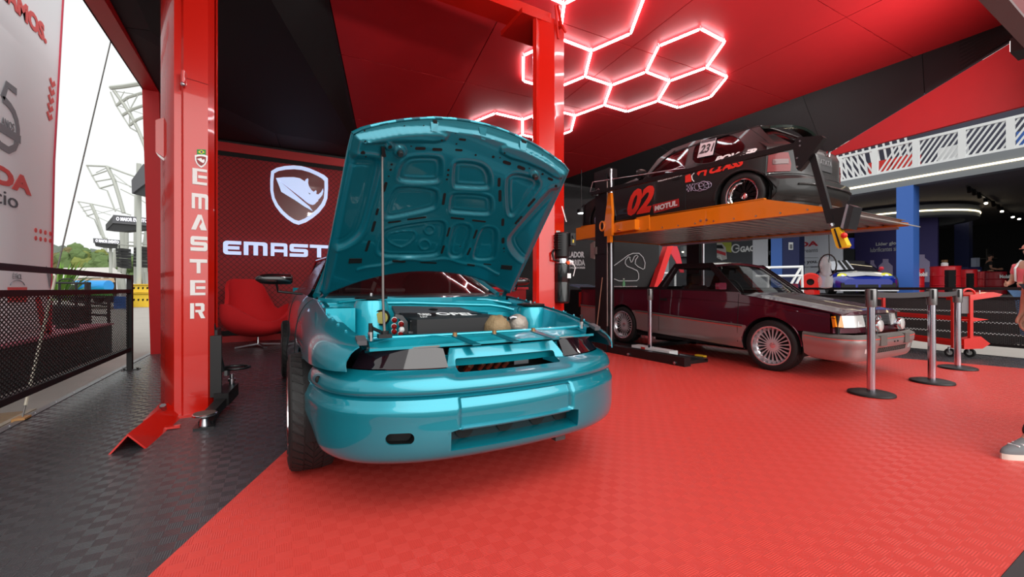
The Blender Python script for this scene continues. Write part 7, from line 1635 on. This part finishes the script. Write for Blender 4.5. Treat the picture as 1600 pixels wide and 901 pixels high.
ribbon(MB(), [BP(x, y)+Vector((.004,0,0)) for x, y in ((25,143),(10,131),(3,152))], .075, (1,0,0)).build('numeral_five', M_BG2, bb)
ribbon(MB(), [BP(x, y)+Vector((.004,0,0)) for x, y in ((26,220),(22,230),(13,234),(0,226),(-8,216))], .075, (1,0,0)).build('ring_foot', M_BG2, bb)
ribbon(MB(), [BP(-12,191)+Vector((.005,0,0)), BP(31,218)+Vector((.005,0,0))], .09, (1,0,0)).build('ring_bar', M_BG2, bb)
o, u = BP(1,193), BP(21,203); text('ANOS', 'lettering', M_BG2, o+Vector((.004,0,0)), (0,1,0), (0,0,1), u.y-o.y, BP(10,186).z-BP(10,198).z, .004, bb)
for k in range(5):
    y0 = 121+13*k; x0 = 77.5-1.1*k; ribbon(MB(), [BP(x0,y0)+Vector((.004,0,0)), BP(x0+3.5,y0+12)+Vector((.004,0,0)), BP(x0+7.5,y0+8)+Vector((.004,0,0))], .06, (1,0,0)).build('chevron', M_BR2, bb, 0)
for i in range(4):
    for j in range(2): p = BP(55.5+7.5*i, 359+1.8*i+12.5*j-1.0*i*j*.5); MB().cyl(p, p+Vector((.006,0,0)), .028, 10).build('dot', M_BR2, bb)
MB().prism([BP(x, y)+Vector((.004,0,0)) for x, y in ((11,448),(41,448),(41,471),(11,471))], (.004,0,0)).build('red_plate', M_BR2, bb, 0); o, u = BP(14.5,461), BP(38,460.5); text('HONDA', 'lettering', M_BBW, o+Vector((.010,0,0)), (0,1,0), (0,0,1), u.y-o.y, .05, .003, bb, bold=.04)
o, u = BP(19,435), BP(33,434); text('É FÁCIL', 'lettering', M_BG2, o+Vector((.004,0,0)), (0,1,0), (0,0,1), u.y-o.y, .07, .003, bb)
MB().tube([BP(26.5+12*math.cos(t), 449-12*math.sin(t))+Vector((.004,0,0)) for t in [math.radians(20+140*k/12) for k in range(13)]], .004, 4).build('ring_mark', M_BG2, bb)
for q in (((54,463),(62,463),(76,518),(66,524)), ((72,452),(79,458),(80,500)), ((78,470),(81,470),(80,522),(72,520))): MB().prism([BP(x, y)+Vector((.004,0,0)) for x, y in q], (.004,0,0)).build('red_shard', mat('shard red', rgb(206,40,46), .6), bb, 0)
MB().prism([BP(x, y)+Vector((.005,0,0)) for x, y in ((71,415),(79,430),(77,450))], (.004,0,0)).build('grey_shard', M_BG2, bb, 0)
bs = thing('billboard_stage', 'low black stage with pink edging under the white billboard', 'stage', (-6,5,-.1))
MB().box((-14,-2,-.1), (-2.38,9.4,.37)).build('deck', mat('stage skirt', rgb(48,47,47), .8), bs, 0); MB().box((-14,-2,.37), (-2.36,9.42,.39)).build('deck_edge', mat('pink edging', rgb(180,92,110), .6), bs, 0)
sr = thing('stage_rail', 'dark metal hand rail with thick posts on the low black stage', 'railing', (-3,9,.39))
for a, b in (((84,441),(141,442)), ((84,463),(166,465)), ((110,470),(172,476)), ((118,490),(172,492))): MB().tube([onD(*a,7.6), onD(*b,7.6)], .022, 6).build('rail', M_BLKM, sr)
for x, y0, y1, r in ((137,440,505,.045),(119,441,495,.02),(93,441,480,.02),(170,472,548,.025)): MB().tube([onD(x,y0,7.6), onD(x,y1,7.6)], r, 8).build('post', M_BLKM, sr)
MB().tube([onD(104,440,7.7)+Vector((0,.0,0))+Vector((CS,-SN,0))*.14*math.cos(t)+Vector((0,0,.06*math.sin(t))) for t in [math.pi*k/10 for k in range(11)]], .012, 6).build('rail_hoop', M_BLKM, sr)
cr_ = thing('equipment_crate', 'black slatted equipment crate on the low black stage beside the billboard', 'crate', onD(96,505,7.4))
q = [onD(x, y, 7.3) for x, y in ((80,509),(112,508),(112,479),(80,477))]; MB().prism(q, Vector((SN,CS,0))*.35).build('crate_body', mat('crate black', rgb(34,34,35), .6), cr_, 0)
for k in range(5): MB().bar(onD(80.5,481+5.5*k,7.28), onD(111.5,482+5.3*k,7.28), .02, .03).build('slat', M_BLKM, cr_, 0)
tpd = thing('black_tripod_head', 'small black equipment lying on the stage in front of the crate', 'equipment', onD(104,511,6.13)); MB().box(onD(96,511.5,6.17), onD(116,506,6.1)).build('case', M_BLKM, tpd); MB().tube([onD(93,511,6.12), onD(100,506,6.12), onD(113,504,6.12), onD(115,511,6.12)], .015, 6).build('handle', M_BLKM, tpd)
gs2 = mat('plant green', rgb(96,140,48), .7); pln = thing('leafy_plant', 'bright green leafy plant beside the billboard edge', 'plant', onD(90,470,8.3)+Vector((0,0,-.2)))
random.seed(5); stm = MB()
pb0 = onD(90,476,8.3); pb0.z = .39
MB().lathe([(0,0),(.13,0),(.17,.25),(.15,.26),(0,.24)], pb0, n=14).build('pot', M_BLKM, pln)
lfs = MB()
for k in range(70):
    a, b = random.random()*6.28, .3+random.random()*.9; d = Vector((math.cos(a)*math.cos(b), math.sin(a)*math.cos(b), math.sin(b)*1.3)); o = pb0+Vector((0,0,.25))+d*.12; L = .45+.35*random.random(); s = d.cross(Vector((0,0,1))).normalized()*.03
    m_ = o+d*L*.6; e_ = o+d*L-Vector((0,0,.1)); lfs.add([o, m_-s, e_, m_+s, m_+Vector((0,0,.004))], [(0,1,4),(1,2,4),(2,3,4),(3,0,4)])
lfs.build('leaf', gs2, pln, 0, kind='stuff')
# ------------------------------------------------------------------ far left: masts, screens, trucks, hill
FWD = Vector((SN,CS,0)); M_MST = mat('white mast steel', rgb(164,167,160), .6); M_SCR = mat('screen housing', rgb(70,71,72), .6); M_SCRF = mat('screen face grey', rgb(84,84,88), .5)
M_SLT = mat('screen letters', (1,1,1,1), .5, emit=(.80,.78,1,1), es=.30)
def mast(label, D, s, ox, oy, lines):
    t = thing('light_mast', label, 'mast', onD(ox+lines[-1][0][-1][0]/s, 478, D), 'white steel masts on the avenue')
    lx_, ly_ = lines[-1][0][-1]; g_ = onD(ox+lx_/s, oy+ly_/s, D); MB().tube([g_, (g_.x,g_.y,-.1)], lines[-1][1]/s*D/FP/2, 8).build('column_foot', M_MST, t)
    for pts, wpx, nm in lines: MB().tube([onD(ox+x/s, oy+y/s, D+.02*i) for i, (x, y) in enumerate(pts)], max(.02, wpx/s*D/FP/2), 6).build(nm, M_MST, t)
    return t
mast('nearest white truss mast, top touching the red canopy edge', 28, 4.29, 100, 120, [([(312,72),(400,62),(505,45)],26,'boom_tube'), ([(350,190),(430,135),(525,105)],18,'rib'), ([(392,255),(460,215),(530,190)],18,'rib'), ([(440,322),(490,285),(540,265)],18,'rib'), ([(312,100),(350,190),(400,270),(445,340),(490,365),(540,410)],9,'chord'), ([(335,90),(400,180),(450,260),(500,360),(545,470),(560,560)],20,'main_chord'), ([(345,95),(520,120)],5,'brace'), ([(405,95),(360,180)],5,'brace'), ([(420,150),(470,290)],5,'brace'), ([(360,190),(540,250)],5,'brace'), ([(500,110),(440,220),(440,320)],7,'brace'), ([(560,560),(600,1500)],20,'column')])
mast('second white truss mast between canopy and guy cable', 40, 4.29, 100, 120, [([(152,592),(290,598),(400,640),(480,668)],12,'boom_tube'), ([(155,595),(200,680),(240,745),(290,760),(345,900)],8,'chord'), ([(290,600),(335,690),(375,820),(400,910)],22,'main_chord'), ([(185,662),(285,628)],8,'rib'), ([(210,700),(315,682)],8,'rib'), ([(240,745),(335,718),(345,740)],10,'rib'), ([(335,650),(450,740)],5,'brace'), ([(310,680),(470,740),(575,830)],6,'brace'), ([(350,690),(310,640)],5,'brace'), ([(380,750),(480,800),(575,860)],6,'brace'), ([(215,640),(280,610)],5,'brace'), ([(490,790),(490,1390)],30,'column')])
mast('third and farthest white truss mast, left of the others', 52, 4.506, 100, 300, [([(98,64),(190,80),(330,110),(470,160)],8,'boom_tube'), ([(100,66),(130,110),(150,140),(170,168),(215,190),(260,300)],7,'chord'), ([(190,80),(230,170),(280,320)],20,'main_chord'), ([(120,106),(192,94)],5,'rib'), ([(135,132),(208,116)],5,'rib'), ([(160,166),(218,148)],7,'rib'), ([(205,120),(330,160)],4,'brace'), ([(230,170),(330,215),(420,240)],4,'brace'), ([(240,150),(400,110)],3,'brace'), ([(290,320),(290,530)],24,'column')])
cl_ = thing('mast_columns', 'cluster of thick white columns and struts below the screens', 'columns', onD(200,478,33))
for pts, w_, nm in (([(415,250),(420,400),(400,560)],38,'column'), ([(440,250),(440,400),(420,580)],24,'column'), ([(505,250),(505,640)],24,'column'), ([(590,260),(560,480),(575,650)],34,'column'), ([(360,400),(355,530)],22,'column'), ([(620,640),(548,835)],40,'strut'), ([(650,650),(610,850)],36,'strut'), ([(400,345),(610,360)],8,'truss'), ([(400,375),(610,385)],8,'truss'), ([(450,270),(560,290)],8,'truss'), ([(400,600),(410,690)],50,'footing'), ([(600,560),(610,650)],60,'footing')):
    MB().tube([onD(100+x/4.506, 300+y/4.506, 33) for x, y in pts], w_/4.506*33/FP/2, 8).build(nm, M_MST, cl_)
def screen(label, D, s, ox, oy, face, under, side, txt=None, tpos=None):
    t = thing('event_screen', label, 'screen', onD(ox+face[0][0]/s, oy+face[0][1]/s, D), 'grey screens on the masts')
    Q = lambda pts: [onD(ox+x/s, oy+y/s, D) for x, y in pts]
    MB().prism(Q(face), FWD*.4).build('face', M_SCRF, t, 0)
    pc = onD(ox+(face[0][0]*.35+face[1][0]*.65)/s, oy+face[2][1]/s, D+.8); MB().tube([pc, (pc.x,pc.y,-.1)], .12, 8).build('support_post', M_MST, t)
    if side: MB().prism([p+FWD*.05 for p in Q(side)], FWD*.6).build('side', M_SCR, t, 0)
    if under: MB().prism([p+FWD*.1 for p in Q(under)], FWD*.6).build('underside', mat('screen underside', rgb(48,48,50), .7), t, 0)
    if txt:
        (x0,y0),(x1,y1),h = tpos; a, b = onD(ox+x0/s, oy+y0/s, D)-FWD*.03, onD(ox+x1/s, oy+y1/s, D)-FWD*.03; text(txt, 'screen_lettering', M_SLT, a, b-a, (0,0,1), (b-a).length, h/s*D/FP, .02, t, bold=.01)
screen('largest grey screen reading a white event slogan on the masts', 30, 4.506, 100, 300, [(345,157),(625,184),(625,238),(340,215)], [(290,266),(340,215),(625,238),(625,252),(400,274)], [(288,226),(345,157),(340,215),(290,266)], 'O MAIOR EVENTO DO', ((372,198),(640,216),25))
screen('smaller far grey screen with a white event slogan', 38, 4.506, 100, 300, [(205,322),(395,336),(395,368),(207,355)], [(207,355),(395,368),(395,392),(268,388),(215,378)], None, 'O MAIOR EVENTO', ((226,349),(388,361),20))
screen('grey screen seen at an angle against the red canopy edge', 24, 4.29, 100, 120, [(452,690),(530,582),(575,580),(575,690),(500,745),(455,780)], [(455,780),(500,745),(575,690),(575,797)], None)
def arr(pts, label):
    t = thing('speaker_array', label, 'loudspeaker', onD(100+pts[0][0]/4.506, 300+pts[0][1]/4.506, 31), 'hanging speaker arrays'); n = 6
    L0, L1, R1, R0 = [Vector(p+(0,)) for p in pts]
    for k in range(n):
        if k == 0: pt_ = onD(100+(L0.x+R0.x)/2/4.506, 300+L0.y/4.506, 31.4); MB().tube([pt_, pt_+Vector((0,0,.3)), pt_+Vector((0,0,.3))+Vector((CS,-SN,0))*.9+FWD*1.6], .05, 6).build('hanger', M_MST, t)
        q = [L0.lerp(L1,k/n), L0.lerp(L1,(k+.9)/n), R0.lerp(R1,(k+.9)/n), R0.lerp(R1,k/n)]; MB().prism([onD(100+p.x/4.506, 300+p.y/4.506, 31) for p in q], FWD*.8).build('cabinet', M_BLKM, t, 0)
arr([(362,395),(372,525),(408,535),(402,392)], 'curved black speaker array left of the white columns'); arr([(492,388),(484,522),(536,530),(545,382)], 'straight black speaker array between the white columns')
def hill(name, label, cat, m, prof, D, y0, dep, seed, amp):
    random.seed(seed); mb = MB(); n = len(prof); V = []
    for j in range(5):
        for i, (x, y) in enumerate(prof):
            yy = y0+(y-y0)*math.sin(math.pi/2*j/4); V.append(onD(x, yy, D+dep*(j/4)**1.5)+Vector((random.uniform(-1,1)*amp, random.uniform(-1,1)*amp, random.uniform(-1,1)*amp*.6 if j else 0)))
    mb.add(V, [(j*n+i, j*n+i+1, (j+1)*n+i+1, (j+1)*n+i) for j in range(4) for i in range(n-1)]); o = mb.build(name, m, None, 0); tag(o, label, cat); return o
hp = [(-60,372)]+[(60+6*i, y+random.uniform(-1.5,1.5)) for i, y in enumerate((378,377,378,379,380,382,383,384,386,387,388,389,389,388,388,389,390,391,392,393,394,394,395,395,396,397,398,399,400,402,404,406))]
hill('wooded_hill', 'hazy grey green wooded hill on the horizon', 'hill', mat('hazy hill green', rgb(92,102,90), .9, noise=.25, nscale=.5), hp, 85, 432, 12, 2, .5)
def tree(px, py, r, D, label, m, crown=None):
    t = thing('tree', label, 'tree', onD(px,470,D)); c = onD(px,py,D); random.seed(int(px*7)); mb = MB()
    for k in range(26):
        d = Vector((random.gauss(0,1), random.gauss(0,1), random.gauss(0,.6))); d = d/max(1, d.length)*r*.75; b0 = len(mb.v); mb.sphere(c+d, r*random.uniform(.25,.42), 8, 6)
        for i in range(b0, len(mb.v)): mb.v[i] += Vector((random.uniform(-1,1), random.uniform(-1,1), random.uniform(-1,1)))*r*.05
    mb.build('foliage', m, t, 0, kind='stuff'); MB().tube([(c.x,c.y,-.1), c], [.25,.12], 8).build('trunk', mat('bark', rgb(92,78,64), .9), t)
TG, TY, TO = mat('tree green', rgb(88,108,64), .9, noise=.2, nscale=1), mat('tree yellow green', rgb(112,120,60), .9, noise=.2, nscale=1), mat('tree olive', rgb(104,98,62), .9, noise=.2, nscale=1)
for px, py, r, lab, m in ((92,404,1.3,'brownish olive tree nearest the billboard edge',TO),(110,408,1.7,'olive green tree right of the billboard',TO),(126,405,1.8,'bright green round tree in the middle of the tree row',TG),(143,409,1.6,'yellow green tree below the far screen',TY),(158,413,1.4,'small green tree at the right end of the tree row',TG),(178,415,1.5,'small green tree behind the white columns',TG),(222,420,1.6,'green tree behind the white struts',TG)): tree(px, py, r, 46, lab, m)
def blk(name, label, cat, px0, px1, y0, y1, D, m, dep=2.0, group=None):
    t = thing(name, label, cat, onD((px0+px1)/2, y1, D), group); q = [onD(px0,y1,D), onD(px1,y1,D), onD(px1,y0,D), onD(px0,y0,D)]; dv = ray((px0+px1)/2,450)*dep; MB().prism(q, dv).build('body', m, t, 0); return t
tn = thing('white_marquee', 'long white marquee roof below the trees', 'tent', onD(135,430,40)); q = [onD(x, y, 40) for x, y in ((76,430),(82,418),(178,417),(192,428),(192,432),(76,434))]; MB().prism(q, ray(120,450)*5).build('roof', mat('tent white', rgb(216,214,210), .7), tn, 0)
for x in (80,120,160,188): MB().tube([onD(x,430,40.2), onD(x,470,40.2)], .1, 6).build('pole', M_WHITE, tn)
t2 = thing('beige_awning', 'long beige awning in front of the white marquee', 'awning', onD(140,437,30)); MB().prism([onD(x, y, 30) for x, y in ((86,436),(178,434),(180,440),(86,441))], ray(130,450)*2).build('awning_roof', mat('beige awning', rgb(176,150,120), .8), t2, 0); MB().tube([onD(170,438,30.2), onD(170,476,30.2)], .08, 6).build('pole', M_WHITE, t2)
vn = blk('white_van', 'white van front behind the stage rail', 'van', 99,120,442,464,20,mat('van white', rgb(206,206,204), .4),4); MB().prism([onD(x, y, 19.98) for x, y in ((102,444),(118,444),(119,452),(101,452))], FWD*.03).build('windscreen', M_PDK, vn, 0)
for x in (101,118): MB().cyl(onD(x,463,19.9), onD(x,463,19.9)+FWD*.2, .2, 12).build('wheel', M_RUB, vn)
tk = blk('tank_truck', 'blue and green tanker truck beyond the black fence', 'truck', 118,176,452,463,22,mat('truck green', rgb(96,176,92), .5),2.5)
MB().cyl(onD(120,446,22.5), onD(170,446,22.5), .30, 16).build('blue_tank', mat('tank blue', rgb(40,140,214), .4), tk, 30); MB().prism([onD(x, y, 21.9) for x, y in ((112,466),(176,466),(176,461),(112,461))], ray(140,450)*1.5).build('chassis', M_BLKM, tk, 0)
for x in (122,150,168): MB().cyl(onD(x,467,21.8), onD(x,467,21.8)+FWD*.3, .18, 14).build('wheel', M_RUB, tk)
for i, (x0, x1, y0, y1, lab) in enumerate(((205,236,443,456,'upper yellow waste bin stack by the white struts'),(205,236,456.5,479,'lower yellow waste bin with black marks by the white struts'))):
    t = blk('waste_bin', lab, 'bin', x0, x1, y0, y1, 24, mat('bin yellow', rgb(234,192,60), .5), 1.5, 'yellow waste bins'); 
    for k in range(4): x = x0+4+7*k; MB().prism([onD(x+a, (y0+y1)/2+b, 23.98) for a, b in ((-1.2,-1.5),(1.4,-1.8),(1.0,1.2),(-1,1.5))], FWD*.02).build('mark', M_DARK, t, 0)
    MB().prism([onD(x, y, 23.9) for x, y in ((x0-.5,y0),(x1+.5,y0),(x1+.5,y0+1.6),(x0-.5,y0+1.6))], ray((x0+x1)/2,450)*1.5).build('lid', mat('bin lid', rgb(214,168,44), .5), t, 0)
t = blk('blue_container', 'stack of blue containers beside the fence post', 'container', 177.5,197,463,481.5,22,mat('container blue', rgb(34,96,168), .5),1.5)
for k in range(3): MB().bar(onD(178,466+4*k,21.97), onD(196.5,466+4*k,21.97), .04, .06).build('rib', mat('container blue', rgb(34,96,168), .5), t, 0)
dc = thing('drain_cover', 'rusty drain channel in the pavement beside the guy cable anchor', 'drain', (-2.0,4.3,-.1))
for k in range(9): MB().box((-2.12,3.85+.16*k,-.1), (-1.86,3.98+.16*k,-.093)).build('grate', mat('rusty grate', rgb(150,126,100), .8), dc, 0)
for x in (-2.14,-1.86): MB().box((x-.02,3.8,-.1), (x+.02,5.3,-.09)).build('edge', mat('drain edge', rgb(176,166,150), .8), dc, 0)
# lettering, track outline and small props on the black wall
wt = thing('track_outline', 'thin white racing circuit outline on the black back wall', 'sign', tuple(BR0+Vector((1,-.6,1.1))))
def onBR(px, py, off=.01):
    r = ray(px, py); return ORG+r*((BR0-ORG).dot(BRN)/r.dot(BRN))+BRN*off
s_ = 1 if BRN.dot(Vector((0,-1,0))) > 0 else -1
MB().tube([onBR(860+x/6.4375, 340+y/6.4375, .012*s_) for x, y in ((640,478),(720,420),(780,375),(830,355),(890,355),(930,395),(950,450),(945,505),(930,515),(880,490),(850,460),(855,420),(880,385),(868,372),(845,385),(820,440),(810,445),(797,412),(800,395),(785,390),(755,420),(750,455),(770,485),(830,510),(870,530),(885,560),(886,610),(868,630),(800,632),(690,632),(640,612))], .012, 6).build('outline', mat('sign white', rgb(200,200,202), .6), wt)
sw_ = thing('wall_slogan', 'white block lettering on the black wall behind the power unit', 'sign', tuple(BR0+Vector((.3,-.2,1.2))))
for s, x0, x1, yt, yb in (('SIMULADOR', 872, 913, 392.5, 402),('DE CORRIDA', 872, 914, 405, 414.5),('PARA JOGADORES', 876, 914, 416, 420)):
    o, e2_, u = onBR(x0,yb,.012*s_), onBR(x1,yb,.012*s_), onBR(x0,yt,.012*s_); text(s, 'lettering', mat('slogan white', rgb(190,190,192), .6), o, BRU, (0,0,1), (e2_-o).dot(BRU), u.z-o.z, .005, sw_, bold=.05)
dl = thing('ceiling_downlight', 'small round glowing downlight under the black canopy behind the lift', 'downlight', onY(908.5,332.5,8.2)); c = onY(908.5,332.5,8.2); MB().lathe([(0,0),(.09,0),(.11,.02),(.11,.09),(0,.1)], c, n=20).build('housing', M_BLKM, dl); MB().lathe([(0,-.004),(.085,-.004),(.085,0),(0,0)], c, n=20).build('lens', mat('downlight lens', (1,1,1,1), .4, emit=(.85,.95,1,1), es=6), dl); MB().cyl(c+Vector((0,0,.1)), (c.x,c.y,3.9), .01, 6).build('drop_rod', M_BLKM, dl)
# red bench, dark desk and small display behind the right column
rbn = thing('red_bench', 'low red bench against the black back wall seen right of the coupe hood', 'bench', (4.3,8.3,0)); MB().box((3.7,8.2,.12), (5.0,8.9,.95)).build('bench_body', M_REDP, rbn); MB().box((3.66,8.16,.95), (5.04,8.94,1.0)).build('bench_top', mat('bench red top', rgb(214,30,44), .3, coat=.4), rbn); MB().box((3.75,8.25,0), (4.95,8.85,.12)).build('plinth', M_DARK, rbn)
pxs = onY(822,463,8.1); 
dk_ = thing('dark_desk', 'black desk with a tilted display screen behind the lift column', 'desk', (5.9,7.9,0)); v0, v1 = onY(897,446,7.9), onY(930,446,7.9); MB().box((v0.x,7.6,0), (v1.x,8.3,.94)).build('desk_body', mat('desk black', rgb(26,27,28), .5), dk_)
MB().hexa([(v0.x,7.55,.96),(v1.x,7.55,.96),(v1.x,8.2,1.06),(v0.x,8.2,1.06),(v0.x,7.55,.98),(v1.x,7.55,.98),(v1.x,8.2,1.08),(v0.x,8.2,1.08)]).build('display_top', mat('display glass', rgb(140,160,196), .1, coat=1), dk_)
MB().tube([(v0.x+.2,7.55,.7),(v0.x+.3,7.5,.5),(v0.x+.25,7.52,.3)], .05, 8).build('cable_loop', M_BLKM, dk_); MB().sphere((v0.x+.35,7.5,.55), .12, 12, 8).build('control_wheel', M_BLKM, dk_)
cbx = thing('wall_control_box', 'small grey control box on the lift post', 'control box', (4.34,4.95,1.6)); q = [onX(x, y, 4.36) for x, y in ((922.5,380),(928,376.5),(928,404),(922.5,402))]; MB().prism(q, (.10,0,0)).build('box', mat('grey copper box', rgb(128,112,108), .5), cbx); q = [onX(x, y, 4.355) for x, y in ((928.3,386),(931,385),(931,396),(928.3,397))]; MB().prism(q, (.10,0,0)).build('switch', mat('switch grey', rgb(110,98,96), .5), cbx); MB().box((4.37,4.86,1.5),(4.40,5.0,1.6)).build('bracket', M_BLKM, cbx)
